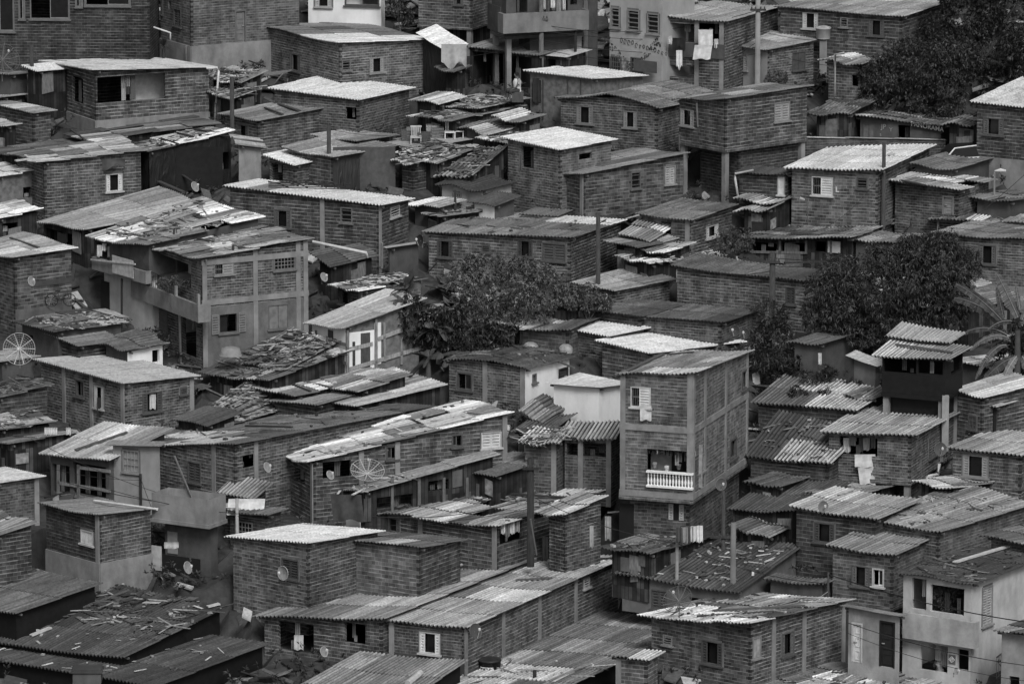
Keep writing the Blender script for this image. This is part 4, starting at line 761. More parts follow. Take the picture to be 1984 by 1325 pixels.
H('S6', 'dark roofed shack between the open fronted house and the black plastic shack', (130, 262), (180, 275), (430, 240), 340, psi=70, wall='dark', roof=.14, rs='junk', name='shack', cat='shack')
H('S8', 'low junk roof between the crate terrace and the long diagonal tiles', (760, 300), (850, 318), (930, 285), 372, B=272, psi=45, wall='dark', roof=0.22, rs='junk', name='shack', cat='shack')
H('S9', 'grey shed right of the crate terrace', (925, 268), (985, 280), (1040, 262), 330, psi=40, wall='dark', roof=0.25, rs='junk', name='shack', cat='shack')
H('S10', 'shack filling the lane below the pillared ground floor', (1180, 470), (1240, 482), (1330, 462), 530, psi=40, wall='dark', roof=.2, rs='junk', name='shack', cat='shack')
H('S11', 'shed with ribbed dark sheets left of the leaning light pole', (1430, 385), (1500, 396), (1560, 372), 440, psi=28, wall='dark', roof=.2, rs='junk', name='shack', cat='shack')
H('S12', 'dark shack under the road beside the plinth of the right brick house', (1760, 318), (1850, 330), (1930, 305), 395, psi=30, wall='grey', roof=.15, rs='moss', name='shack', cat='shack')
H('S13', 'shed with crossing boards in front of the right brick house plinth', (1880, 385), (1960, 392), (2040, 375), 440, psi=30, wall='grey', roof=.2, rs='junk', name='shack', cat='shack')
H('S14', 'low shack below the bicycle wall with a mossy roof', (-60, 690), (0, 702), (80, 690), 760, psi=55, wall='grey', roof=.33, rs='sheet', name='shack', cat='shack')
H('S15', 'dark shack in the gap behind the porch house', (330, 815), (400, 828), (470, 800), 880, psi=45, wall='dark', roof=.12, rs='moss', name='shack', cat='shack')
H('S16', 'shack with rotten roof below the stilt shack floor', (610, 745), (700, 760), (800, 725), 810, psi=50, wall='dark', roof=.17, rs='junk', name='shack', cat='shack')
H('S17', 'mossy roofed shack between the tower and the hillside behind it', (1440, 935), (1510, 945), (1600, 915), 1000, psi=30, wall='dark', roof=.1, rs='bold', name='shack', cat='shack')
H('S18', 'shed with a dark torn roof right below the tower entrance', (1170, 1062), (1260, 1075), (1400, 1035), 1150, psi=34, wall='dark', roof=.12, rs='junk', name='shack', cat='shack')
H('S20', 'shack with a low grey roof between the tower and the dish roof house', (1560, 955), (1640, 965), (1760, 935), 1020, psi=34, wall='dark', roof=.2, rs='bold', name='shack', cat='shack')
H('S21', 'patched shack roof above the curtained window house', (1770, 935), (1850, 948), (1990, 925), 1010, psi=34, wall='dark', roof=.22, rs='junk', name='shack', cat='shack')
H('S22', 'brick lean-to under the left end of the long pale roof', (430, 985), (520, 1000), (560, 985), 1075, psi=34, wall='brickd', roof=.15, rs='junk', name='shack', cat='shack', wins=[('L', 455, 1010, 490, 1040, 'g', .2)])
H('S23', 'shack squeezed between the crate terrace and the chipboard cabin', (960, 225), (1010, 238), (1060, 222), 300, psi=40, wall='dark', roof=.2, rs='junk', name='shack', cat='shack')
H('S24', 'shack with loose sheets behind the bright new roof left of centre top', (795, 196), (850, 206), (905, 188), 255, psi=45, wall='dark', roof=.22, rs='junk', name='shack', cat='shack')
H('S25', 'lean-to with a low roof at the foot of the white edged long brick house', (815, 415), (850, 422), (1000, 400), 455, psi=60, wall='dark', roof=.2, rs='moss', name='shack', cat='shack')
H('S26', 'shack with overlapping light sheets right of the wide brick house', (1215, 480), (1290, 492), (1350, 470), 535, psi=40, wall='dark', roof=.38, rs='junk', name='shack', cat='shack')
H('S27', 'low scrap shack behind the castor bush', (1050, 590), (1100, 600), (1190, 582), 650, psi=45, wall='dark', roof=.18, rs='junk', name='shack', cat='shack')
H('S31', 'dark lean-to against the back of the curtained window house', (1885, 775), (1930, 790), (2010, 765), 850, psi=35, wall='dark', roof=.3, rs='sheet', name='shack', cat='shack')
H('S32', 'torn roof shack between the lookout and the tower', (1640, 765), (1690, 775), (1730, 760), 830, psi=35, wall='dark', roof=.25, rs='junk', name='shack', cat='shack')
# ---------------- ground: the hillside, cut into terraces where the houses stand ----------------
def terrain():
    mb = MB(); ys = [60, 120, 150, 170] + [180 + .9 * k for k in range(134)] + [310, 330, 360, 420, 520, 700, 1000, 1500]; xs = [-600, -250, -120, -70, -50, -40] + [-32 + .9 * k for k in range(72)] + [40, 50, 70, 120, 250, 600]
    X, Y = np.meshgrid(np.array(xs, float), np.array(ys, float)); Rn = np.random.RandomState(3)
    Z = Z0 + TS * (Y - Y0) + np.where((Y > 180) & (Y < 300), Rn.uniform(-.1, .1, X.shape), 0)
    for h in HS.values():
        ux, uy = -cos(RAD(h.psi)), sin(RAD(h.psi)); dx, dy = X - h.n.x, Y - h.n.y; s_ = dx * ux + dy * uy; t_ = dx * -ux * 0 + dx * sin(RAD(h.psi)) + dy * cos(RAD(h.psi))
        m = (s_ > -.5) & (s_ < h.a + .5) & (t_ > -.5) & (t_ < h.b + .5); Z = np.where(m, np.minimum(Z, gz(h.n.y) - .05), Z)
    for i in range(len(ys) - 1):
        for j in range(len(xs) - 1): mb.face([(X[a, b], Y[a, b], Z[a, b]) for a, b in ((i, j), (i, j + 1), (i + 1, j + 1), (i + 1, j))])
    return mb.build('ground', plaster(.06, .6, 'packed_dirt'))
tag(terrain(), kind='structure')
# ---------------- details fixed to houses ----------------
def plankface(k, fk, pts, w, tone, name='plank', mat=None, th=.04, off=.05):
    h = HS[k]; f = h.faces[fk]
    for (x0, y0, x1, y1) in pts:
        a = f.hit(x0, y0, off); b = f.hit(x1, y1, off); m = MB(); m.bar(f.pt(a[0], a[1], off), f.pt(b[0], b[1], off), th, w, tuple(f.d) if abs(x0 - x1) < 4 else (0, 0, 1))
        if abs(x0 - x1) < 4:
            m = MB(); m.box(f.pt((a[0] + b[0]) / 2, (a[1] + b[1]) / 2, off), f.d * w / 2 + UP * 0, f.n * th / 2, UP * abs(a[1] - b[1]) / 2 + f.d * (a[0] - b[0]) * .5 * (1 if a[1] > b[1] else -1))
        m.build(name, mat or wood(tone), h.root)
def panelface(k, fk, x0, y0, x1, y1, mat, name='panel', off=.03, th=.03):
    h = HS[k]; f = h.faces[fk]; ua = f.hit(x0, (y0 + y1) / 2, off)[0]; ub = f.hit(x1, (y0 + y1) / 2, off)[0]; z1 = f.hit((x0 + x1) / 2, y0, off)[1]; z0 = f.hit((x0 + x1) / 2, y1, off)[1]
    m = MB(); m.box(f.pt((ua + ub) / 2, (z0 + z1) / 2, off), f.d * (ub - ua) / 2, f.n * th / 2, UP * (z1 - z0) / 2); return m.build(name, mat, h.root)
def tray(k, fk, x0, x1, yt, yb, dep, mat='concrete', gap=None):
    """balcony: slab and parapet standing out from a wall"""
    h = HS[k]; f = h.faces[fk]; ua, ub = sorted((f.hit(x0, yb, dep)[0], f.hit(x1, yb, dep)[0])); xm = (x0 + x1) / 2; zt = f.hit(xm, yt, dep)[1]; z0 = f.hit(xm, yb, dep)[1]; t = .1
    m = MB(); um, L = (ua + ub) / 2, (ub - ua) / 2
    m.box(f.pt(um, z0 + .08, dep / 2), f.d * L, f.n * dep / 2, UP * .08); sl = m.build('balcony', mat, h.root)
    m = MB(); m.box(f.pt(um, (z0 + .16 + zt) / 2, dep - t / 2), f.d * L, f.n * t / 2, UP * (zt - z0 - .16) / 2)
    for u in (ua + t / 2, ub - t / 2): m.box(f.pt(u, (z0 + .16 + zt) / 2, (dep - t) / 2), f.d * t / 2, f.n * (dep - t) / 2, UP * (zt - z0 - .16) / 2)
    m.build('parapet', mat, sl); return f, ua, ub, zt, sl
plankface('D6', 'L', [(611, 655, 672, 668), (611, 692, 672, 704), (611, 716, 672, 728)], .13, .16)
plankface('D6', 'R', [(672, 678, 722, 666), (732, 657, 776, 640), (674, 716, 822, 672)], .16, .3)
plankface('D6', 'R', [(674, 640, 674, 734), (729, 618, 729, 712), (744, 625, 746, 700), (778, 600, 778, 706)], .11, .22, name='post')
plankface('D6', 'L', [(612, 640, 612, 722)], .1, .12, name='post')
panelface('D6', 'L', 636, 640, 645, 716, wood(.06)); panelface('D6', 'R', 675, 642, 725, 718, 'white', off=.02); panelface('D6', 'R', 683, 662, 688, 716, wood(.05), off=.04); panelface('D6', 'R', 726, 625, 738, 705, 'white', off=.02); panelface('D6', 'R', 699, 645, 717, 712, wood(.07), off=.04)
plankface('D17', 'L', [(112, 935, 214, 951), (150, 905, 214, 913), (110, 955, 214, 972)], .12, .2)
plankface('D17', 'L', [(113, 900, 113, 968), (152, 900, 152, 972)], .14, .16, name='post')
panelface('D5d', 'R', 600, 760, 640, 790, 'dark')
for x in (760, 812, 860, 905): plankface('D19', 'R', [(x, 925, x, 990)], .12, .13, name='post')
panelface('D19', 'R', 704, 965, 720, 1010, 'dark'); panelface('D19', 'L', 632, 985, 698, 1020, 'white', off=.06)
for x in (1511, 1562, 1610): plankface('C15', 'L', [(x, 466, x, 492)], .1, .12, name='post')
plankface('C15', 'L', [(1445, 488, 1560, 490)], .1, .13)
panelface('C15', 'L', 1604, 468, 1628, 490, paint(.4), off=.04); panelface('C16', 'L', 1900, 432, 1980, 445, paint(.3), off=.04)
for x in (1052, 1100, 1125): plankface('B9', 'L', [(x, 155, x, 232)], .05, .07, name='batten', off=.02)
panelface('C19', 'R', 60, 542, 140, 552, paint(.06, .9), name='patch', off=.012, th=.02); panelface('C10', 'L', 1048, 343, 1059, 386, paint(.62), name='shutter', off=.06)
panelface('A5', 'L', 945, 10, 970, 60, 'grey', off=.02)
panelface('E4', 'A', 294, 1057, 313, 1104, paint(.5), name='door'); panelface('E4', 'A', 325, 1030, 344, 1072, paint(.22), name='door'); panelface('E4', 'A', 315, 1078, 388, 1118, paint(.012), name='panel', off=.5)
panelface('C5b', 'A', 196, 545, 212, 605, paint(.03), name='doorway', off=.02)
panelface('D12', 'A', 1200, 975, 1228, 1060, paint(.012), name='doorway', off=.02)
if 'A' in HS['D12'].faces:
    f = HS['D12'].faces['A']; q0 = f.hit(1296, 975); q1 = f.hit(1325, 1008); ub = f.hit(1296, 990)[0]; ua = f.hit(1325, 990)[0]
    fb = MB(); fb.box(f.pt((ua + ub) / 2, (q0[1] + q1[1]) / 2, .01), f.d * abs(ub - ua) * .18, f.n * .01, UP * (q0[1] - q1[1]) / 2); w0 = fb.build('window', paint(.01), HS['D12'].root)
    sg = abs(ub - ua); ua, ub = min(ua, ub), max(ua, ub); shutter(f, ua, ua + sg * .3, q1[1], q0[1], .03, .35, w0); shutter(f, ub - sg * .3, ub, q1[1], q0[1], .03, .35, w0)
# tower balcony with turned white balusters
def balustrade():
    h = HS['D12']; f = h.faces['L']; ua = f.hit(1343, 930, .06)[0]; ub = f.hit(1253, 930, .06)[0]; zt = f.hit(1298, 914, .06)[1]; zb = f.hit(1298, 945, .06)[1]; wm = 'white'; um = (ua + ub) / 2
    m = MB(); m.box(f.pt(um, zt - .03, .06), f.d * (ub - ua) / 2, f.n * .09, UP * .035); m.box(f.pt(um, zb + .03, .06), f.d * (ub - ua) / 2, f.n * .09, UP * .035); o = m.build('balustrade', wm, h.root)
    H_ = zt - zb - .13; n = 15
    for i in range(n):
        m = MB(); c = f.pt(ua + (ub - ua) * (i + .5) / n, zb + .065, .06); m.lathe(c, [(.035, 0), (.035, .05 * H_), (.02, .1 * H_), (.045, .32 * H_), (.04, .42 * H_), (.017, .6 * H_), (.015, .72 * H_), (.032, .82 * H_), (.018, .88 * H_), (.035, .94 * H_), (.035, H_)], 8); m.sm = True; m.build('baluster', wm, o)
balustrade()
f, ua, ub, zt, sl = tray('C6', 'L', 254, 384, 566, 600, .55)
for (x0, x1) in ((256, 300), (302, 345)):
    pass
m = MB(); z2 = zt + .75
for i in range(22): u = ua + (ub - ua) * (.35 + .65 * i / 22); m.bar(f.pt(u, zt, .5), f.pt(u, zt + .6, .5), .015, .015, tuple(f.n))
m.bar(f.pt(ua + (ub - ua) * .35, zt + .6, .5), f.pt(ub, zt + .6, .5), .03, .03); m.build('railing', paint(.06), sl)
for u in (ua + .08, ub - .08, ua + (ub - ua) * .34): q = MB(); q.box(f.pt(u, zt + .2, .5), f.d * .07, f.n * .05, UP * .22); q.build('post', 'concrete', sl)
tray('C5b', 'L', 178, 282, 512, 536, .3)
tray('A5', 'R', 975, 1141, 24, 62, .7, plaster(.2, .35, 'stained_render')); tray('A7', 'L', 1284, 1402, 84, 112, .12, 'grey')
f, ua, ub, zt, sl = tray('F3', 'L', 1748, 1888, 1196, 1246, .35, plaster(.42, .4, 'limewash'))
m = MB()
# outside stair rail of the whitewashed house
p0 = HS['F3'].faces['R'].hit(1890, 1282, .6)[0]; fR = HS['F3'].faces['R']
a = fR.pt(.3, fR.hit(1885, 1292, .9)[1], .9); b = fR.pt(2.4, fR.hit(1920, 1256, .9)[1], .9)
m.bar(a, b, .04, .04); m.bar(a - UP * .75, b - UP * .75, .03, .03)
for i in range(14): q = a.lerp(b, i / 13); m.bar(q - UP * .75, q, .018, .018, (0, 1, 0))
m.build('stair_rail', paint(.2, .5), HS['F3'].root)
# concrete jambs of the lookout
m = MB(); fl = HS['D25'].faces['L']; q = fl.hit(1860, 800); c0 = fl.pt(.0, 0, -.1)
m.box((c0.x, c0.y - .1, (HS['D25'].zw + gz(c0.y)) / 2), (.13, 0, 0), (0, .13, 0), (0, 0, (HS['D25'].zw - gz(c0.y)) / 2 + .1)); m.build('column', 'pale', HS['D25'].root)
def extra_sheets(k, x0, y0, x1, y1, lift, tone, n=3, rib='R', amp=.036, per=.15, name='roof'):
    h = HS[k]; a = [onroof(h, *p) for p in ((x0, y0), (x1, y0), (x1, y1), (x0, y1))]
    o = V(h.PT(0, 0)); eL = V(h.PT(1, 0)) - o; eR = V(h.PT(0, 1)) - o; l2 = eL.x ** 2 + eL.y ** 2
    st = [((p.x - o.x) * eL.x + (p.y - o.y) * eL.y, (p.x - o.x) * eR.x + (p.y - o.y) * eR.y) for p in a]
    s0, s1 = min(q[0] for q in st), max(q[0] for q in st); t0, t1 = min(q[1] for q in st), max(q[1] for q in st); m = MB()
    for i in range(n): corr(m, h.PT, s0 + (s1 - s0) * i / n, s0 + (s1 - s0) * (i + 1) / n, t0, t1, rib, amp, per, tone * CR.uniform(.8, 1.15), lift, lift + .02, stripe=.1)
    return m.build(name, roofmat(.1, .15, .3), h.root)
extra_sheets('D25', 1735, 655, 1850, 668, .2, .38); extra_sheets('C8', 1030, 413, 1090, 422, .1, .14); extra_sheets('E7b', 665, 1100, 860, 1116, .22, .5)

# ---------------- loose things ----------------
def short(k): return HS[k].root['label']
def plank(k, x0, y0, x1, y1, desc, w=.16, tone=.06, lift=.09, mat=None, cat='board', name='board', th=.05, group='boards lying on the roofs'):
    h = HS[k]; a, b = onroof(h, x0, y0, lift), onroof(h, x1, y1, lift); m = MB(); m.bar(a, b, w, th); o = m.build(name, mat or wood(tone)); tag(o, desc, cat, group); return o
def pipe(k, x0, y0, x1, y1, desc, r=.045, tone=.6, lift=.12):
    h = HS[k]; a, b = onroof(h, x0, y0, lift), onroof(h, x1, y1, lift); m = MB(); m.tube([a, b], r, 8); o = m.build('drain_pipe', paint(tone, .5)); tag(o, desc, 'pipe'); return o
for a in [('B3', 513, 210, 548, 222, 'left of two dark boards on the worn roof beside the leaning pole'), ('B3', 541, 203, 580, 215, 'right of two dark boards on the worn roof beside the leaning pole'),
          ('C5a', 325, 366, 380, 379, 'longest of three boards on the broad patchwork roof'), ('C5a', 266, 371, 306, 379, 'left of three boards on the broad patchwork roof'), ('C5a', 308, 380, 357, 388, 'lowest of three boards on the broad patchwork roof'),
          ('C3', 344, 256, 372, 266, 'left board on the ragged roof above the black plastic'), ('C3', 376, 251, 414, 256, 'right board on the ragged roof above the black plastic'), ('C3', 310, 268, 344, 279, 'lowest board on the ragged roof above the black plastic'),
          ('S6', 138, 252, 165, 272, 'dark beam propped below the open fronted brick house'), ('D16', 476, 826, 566, 829, 'thin board across the endless dark roof'), ('D17', 146, 870, 246, 836, 'long board down the pale ribbed porch roof'),
          ('D7', 793, 738, 836, 714, 'round timber on the long pale roof below the stilt shack'), ('D5d', 540, 738, 602, 758, 'left batten on the light patched roof'), ('D5d', 556, 735, 642, 750, 'right batten on the light patched roof'),
          ('D8', 1013, 681, 1112, 702, 'dark gutter board at the edge of the mossy hipped roof'), ('D12', 1218, 718, 1285, 686, 'long bent board on the tower roof'), ('D12', 1292, 688, 1345, 684, 'short board at the back of the tower roof'),
          ('E7', 1096, 1086, 1190, 1080, 'board on the light sheets of the long brick hall'), ('E7', 1000, 1122, 1070, 1118, 'board across the middle of the striped hall roof'), ('D21', 900, 945, 1000, 962, 'upper pole of three on the worn striped roof'),
          ('D21', 850, 955, 940, 972, 'middle pole of three on the worn striped roof'), ('D21', 980, 957, 1130, 966, 'longest pole of three on the worn striped roof'), ('C6', 365, 460, 412, 471, 'curved dark board on the concrete framed house roof'),
          ('C15', 1500, 448, 1590, 455, 'board on the sagging grey roof on posts'), ('C12', 1745, 350, 1790, 360, 'board on the uneven light roof beside the pole'), ('D1d', 120, 604, 180, 616, 'left grey plank by the bicycle'), ('D1d', 160, 600, 235, 616, 'right grey plank by the bicycle'),
          ('C17', 1520, 512, 1620, 505, 'rolled dark sheet on the flat roof behind the mango tree'), ('C19', 20, 470, 75, 480, 'thin board on the plain house roof at the left edge'), ('D18', 770, 870, 800, 890, 'loose board leaning below the louvred shutter wall'),
          ('E5b', 160, 1190, 250, 1160, 'long beam among the rubble at the top of the vast dark roof'), ('E5b', 150, 1180, 235, 1187, 'split beam in the rubble of the vast dark roof'), ('E9', 1380, 1180, 1560, 1172, 'long batten across the jagged eaved roof'), ('E9', 1350, 1190, 1500, 1183, 'lower batten across the jagged eaved roof'),
          ('D25', 1735, 672, 1845, 683, 'dark rail across the lookout canopy')]:
    plank(*a, tone=rnd.choice([.04, .06, .1]), w=rnd.choice([.1, .14, .18]))
for a in [('E5b', 45, 1225, 115, 1185, 'long pale strip at the left of the vast dark roof'), ('E5b', 60, 1235, 98, 1222, 'short white strip at the left of the vast dark roof'),
          ('E5b', 225, 1140, 300, 1112, 'pale board heaped at the top of the vast dark roof'), ('E5b', 402, 1176, 425, 1170, 'small white strip near the right of the vast dark roof'), ('C11', 1722, 300, 1730, 298, 'scrap on the bright bold roof'), ('F1', 1625, 955, 1650, 945, 'white strip on the grey roof beside the dish'),
          ('D9', 1010, 632, 1075, 612, 'white strip laid down the streaked bold roof'), ('F3', 1850, 1090, 1960, 1055, 'pale strip on the overgrown roof'), ('D24', 1235, 1110, 1290, 1090, 'pale sheet strip on the litter strewn roof'), ('C2', 30, 310, 110, 300, 'pale edge board on the tarpaulin hung roof')]:
    plank(*a, tone=.5, w=.2, lift=.1, mat=paint(.5, .8, .3), cat='strip', name='metal_strip', group='pale strips lying on the roofs')
pipe('E3', 182, 967, 305, 986, 'long white drainpipe laid on the square brick house roof'); pipe('E8', 790, 1322, 815, 1300, 'pale plastic drum pipe on the bottom edge roof', .12, .45); pipe('D15', 1000, 832, 1035, 848, 'left white pipe on the dark roof behind the scrap sheets', .03); pipe('D15', 1022, 828, 1045, 842, 'right white pipe on the dark roof behind the scrap sheets', .03)
pipe('F6', 1925, 1192, 1984, 1150, 'fat white drainpipe crossing the corner of the whitewashed house', .06, .55)
def vpipe(pts, desc, r=.05, tone=.6, Yo=0.0, ref=None, name='drain_pipe', cat='pipe', mat=None, group=None):
    Y = ref if ref is not None else ground(pts[-1][0], pts[-1][1]).y; m = MB(); m.sm = True; m.tube([atY(x, y, Y + Yo) for x, y in pts], r, 8); o = m.build(name, mat or paint(tone, .5)); tag(o, desc, cat, group); return o
def wallY(k, fk, x, y): h = HS[k]; f = h.faces[fk]; u, z = f.hit(x, y); return f.pt(u, z).y
vpipe([(400, 133), (421, 131), (424, 138), (415, 250)], 'white drainpipe leaning off the open fronted brick house', ref=wallY('B2', 'R', 398, 200) - .3)
vpipe([(297, 53), (318, 60), (330, 64), (330, 78)], 'crooked white pipe on the tall patched brick house', r=.04, ref=wallY('A2', 'L', 340, 60) - .9)
vpipe([(361, 90), (361, 118)], 'short white pipe at the corner of the tall patched brick house', r=.05, ref=wallY('A2', 'L', 364, 100) - .1)
vpipe([(1636, 103), (1618, 106), (1618, 187)], 'white drainpipe in front of the low brick annex', ref=HS['A10'].n.y - .1, r=.06)
vpipe([(1350, 200), (1352, 246)], 'white drainpipe stub on the upper storey', r=.04, tone=.7, ref=wallY('B11', 'L', 1350, 220) - .06)
vpipe([(1316, 262), (1316, 292)], 'thin pale pipe at the left corner of the upper storey', r=.03, tone=.5, ref=wallY('B11', 'L', 1316, 260) - .06)
vpipe([(1460, 330), (1424, 337), (1424, 345), (1431, 390)], 'pale drainpipe left of the low brick annex', r=.05, tone=.5, ref=HS['C11b'].n.y + .3)
vpipe([(605, 468), (710, 490), (712, 500)], 'long white gutter pipe above the collapsed shack', r=.06, tone=.55, ref=229.5)
vpipe([(740, 470), (740, 520)], 'white downpipe beside the grey back room', r=.05, tone=.6, ref=HS['C22'].n.y - .2)
vpipe([(348, 595), (350, 705)], 'tall white drainpipe under the corner of the concrete balcony', r=.06, tone=.55, ref=wallY('C6', 'L', 350, 640) - .75)
vpipe([(256, 595), (258, 638)], 'pale pipe post under the left end of the concrete balcony', r=.05, tone=.55, ref=wallY('C6', 'L', 257, 600) - .6)
vpipe([(1500, 625), (1527, 632), (1527, 715)], 'thin white pipe between the utility pole and the mango tree', r=.04, tone=.5, ref=224)
vpipe([(1772, 928), (1818, 918), (1820, 898)], 'white drainpipe at the lower corner of the clothes porch house', r=.06, tone=.6, ref=wallY('D26', 'R', 1800, 910) - .15)
vpipe([(338, 883), (372, 965)], 'long pale pole leaning over the cluttered terrace tray', r=.035, tone=.5, ref=209.5, name='leaning_pole', cat='pole')
vpipe([(1028, 1005), (1040, 1075)], 'pale stick leaning by the passage wall', r=.03, tone=.4, ref=208, name='stick', cat='stick')

# utility poles
PY = {}
def pole(key, x, yt, yb, label, r=.09, tone=.05, lean=0, Y=None, group='wooden utility poles', cross=None, mat=None):
    g = ground(x, yb); Y = g.y if Y is None else Y; a = atY(x, yt, Y); zb = gz(Y) - .1; b = V((a.x - lean, Y, zb)); root = empty('utility_pole', (b.x, b.y, gz(Y)))
    m = MB(); m.sm = True; m.tube([b, a], [r * 1.15, r], 10); m.build('shaft', mat or wood(tone), root)
    if cross:
        for dz_, hw in cross: q = MB(); c = V((a.x, Y - r - .03, a.z - dz_)); q.box(c, (hw, 0, 0), (0, .035, 0), (0, 0, .045)); q.build('crossarm', wood(tone), root); [MB().lathe(c + V((s * hw * .8, 0, .045)), [(.03, 0), (.035, .04), (.02, .1)], 8).build('insulator', paint(.06, .3), root) for s in (-1, -.4, .4, 1)]
    tag(root, label, 'utility pole', group); PY[key] = (x, Y, r); return root
pole('a', 61, 88, 215, 'dark pole at the left edge below the brick building'); pole('b', 449, 150, 290, 'bare dark pole left of the worn roofed brick shack'); pole('c', 637, 243, 372, 'dark pole in front of the huge grey tarpaulin')
pole('d', 1713, 276, 440, 'dark pole crossing the bright bold corrugated roof', r=.08); pole('e', 1159, 412, 575, 'bare pole in front of the wide brick house', r=.09); pole('f', 1497, 490, 655, 'thick pole before the dark flat roof with cables', r=.12, cross=[(.35, .3)])
pole('g', 1469, -25, 175, 'pale concrete pole with a lamp box at the top', r=.11, mat=plaster(.25), cross=[(1.0, .35)]); pole('h', 1028, 888, 1092, 'utility pole wrapped in cables beside the striped roof', r=.13, tone=.03, cross=[(.35, .3)])
pole('i', 1312, 1040, 1150, 'thin grey post on the litter strewn roof', r=.06, mat=paint(.2)); pole('j', 1421, 1012, 1165, 'square grey post with a pale cap beside the litter strewn roof', r=.1, mat=plaster(.16)); pole('k', 1402, 950, 1072, 'pole with a crossarm and meters at the tower corner', r=.07, cross=[(1.75, .5)])
pole('l', 1605, 1108, 1180, 'thin pole tied to the corner of the white framed window house', r=.04); pole('m', 1115, 22, 160, 'black pole in front of the concrete balcony', r=.06, tone=.02); pole('n', 272, 918, 985, 'black pole before the broken pane room', r=.05, tone=.02)
pole('o', 1049, -20, 170, 'stained pole carrying a knot of cables before the concrete balcony', r=.1, tone=.1, cross=[(1.3, .3)]); pole('p', 1036, 1298, 1345, 'black stump pole at the bottom edge', r=.07, tone=.02); pole('q', 882, 368, 425, 'short iron post by the whitewashed hut', r=.05, tone=.03)
pole('r', 459, 965, 1060, 'pale pole under the ribbed awning', r=.06, mat=paint(.3)); pole('s', 1927, 335, 405, 'street lamp post below the right brick house', r=.04, mat=paint(.15))
def cable(p0, p1, sag, label, r=.014, tone=.02):
    a, b = V(p0), V(p1); pts = [a.lerp(b, i / 16) - UP * sag * 4 * (i / 16) * (1 - i / 16) for i in range(17)]; m = MB(); m.tube(pts, r, 4, cap=False); o = m.build('power_cable', paint(tone)); tag(o, label, 'cable', 'overhead power cables')
def pp(x, y, Y): return atY(x, y, Y)
cable(pp(1497, 500, PY['f'][1]), pp(1700, 500, 226), .1, 'cable running right from the thick pole into the mango tree'); cable(pp(1497, 524, PY['f'][1]), pp(1400, 530, 229), .1, 'cable running left from the thick pole over the dark flat roof'); cable(pp(1497, 515, PY['f'][1]), pp(1640, 508, 226), .1, 'second cable to the right of the thick pole')
cable(pp(1028, 960, PY['h'][1]), pp(1312, 1052, PY['i'][1]), .25, 'cable from the wrapped pole down to the thin grey post'); cable(pp(1312, 1052, PY['i'][1]), pp(1605, 1130, PY['l'][1]), .3, 'cable over the litter strewn roof'); cable(pp(1605, 1112, PY['l'][1]), pp(2000, 1206, 197), .2, 'long cable crossing the whitewashed balcony', r=.02)
cable(pp(1640, 1205, 198), pp(2000, 1290, 196), .2, 'cable crossing the pale and dark doors'); cable(pp(1640, 1225, 198), pp(2000, 1320, 196), .25, 'lowest cable across the whitewashed ground floor', r=.01)
cable(pp(1028, 965, PY['h'][1]), pp(720, 1000, 208), .3, 'cable sagging left over the worn striped roof'); cable(pp(460, 1000, 208), pp(1028, 985, PY['h'][1]), .5, 'lower cable sagging left over the striped roof', r=.01)
cable(pp(130, 935, 209), pp(460, 985, PY['r'][1]), .2, 'upper cable in front of the broken pane room'); cable(pp(60, 850, 212), pp(460, 992, PY['r'][1]), .35, 'long cable in front of the wooden porch', r=.01); cable(pp(200, 945, 209), pp(560, 1000, 208), .25, 'cable over the terrace tray', r=.012)
for i, (y0, y1) in enumerate(((60, 68), (78, 92), (95, 104), (48, 20))): cable(pp(1049, y0, PY['o'][1]), pp(1469, y1, PY['g'][1]), .3 + .1 * i, ['top cable', 'second cable', 'third cable', 'rising cable'][i] + ' of the bundle between the two upper poles', r=.012)
for i, (y0, y1) in enumerate(((30, 60), (66, 110))): cable(pp(1469, y0 + 30, PY['g'][1]), pp(1640, y1 + 20, 249), .15, ['upper', 'lower'][i] + ' cable from the concrete pole to the rooftop tank', r=.011)
cable(pp(1605, 1145, PY['l'][1]), pp(1500, 1210, 203), .05, 'pale guy wire from the corner pole to the left', tone=.3); cable(pp(1713, 330, PY['d'][1]), pp(1600, 440, 236), .3, 'faint cable falling left of the bright roofed house', r=.01)
cable(pp(272, 925, PY['n'][1]), pp(300, 1000, 209), .02, 'short cable below the broken pane window', r=.01); cable(pp(1984 + 10, 330, 238), pp(1860, 440, 236), .1, 'cable slanting below the right brick house', r=.014)

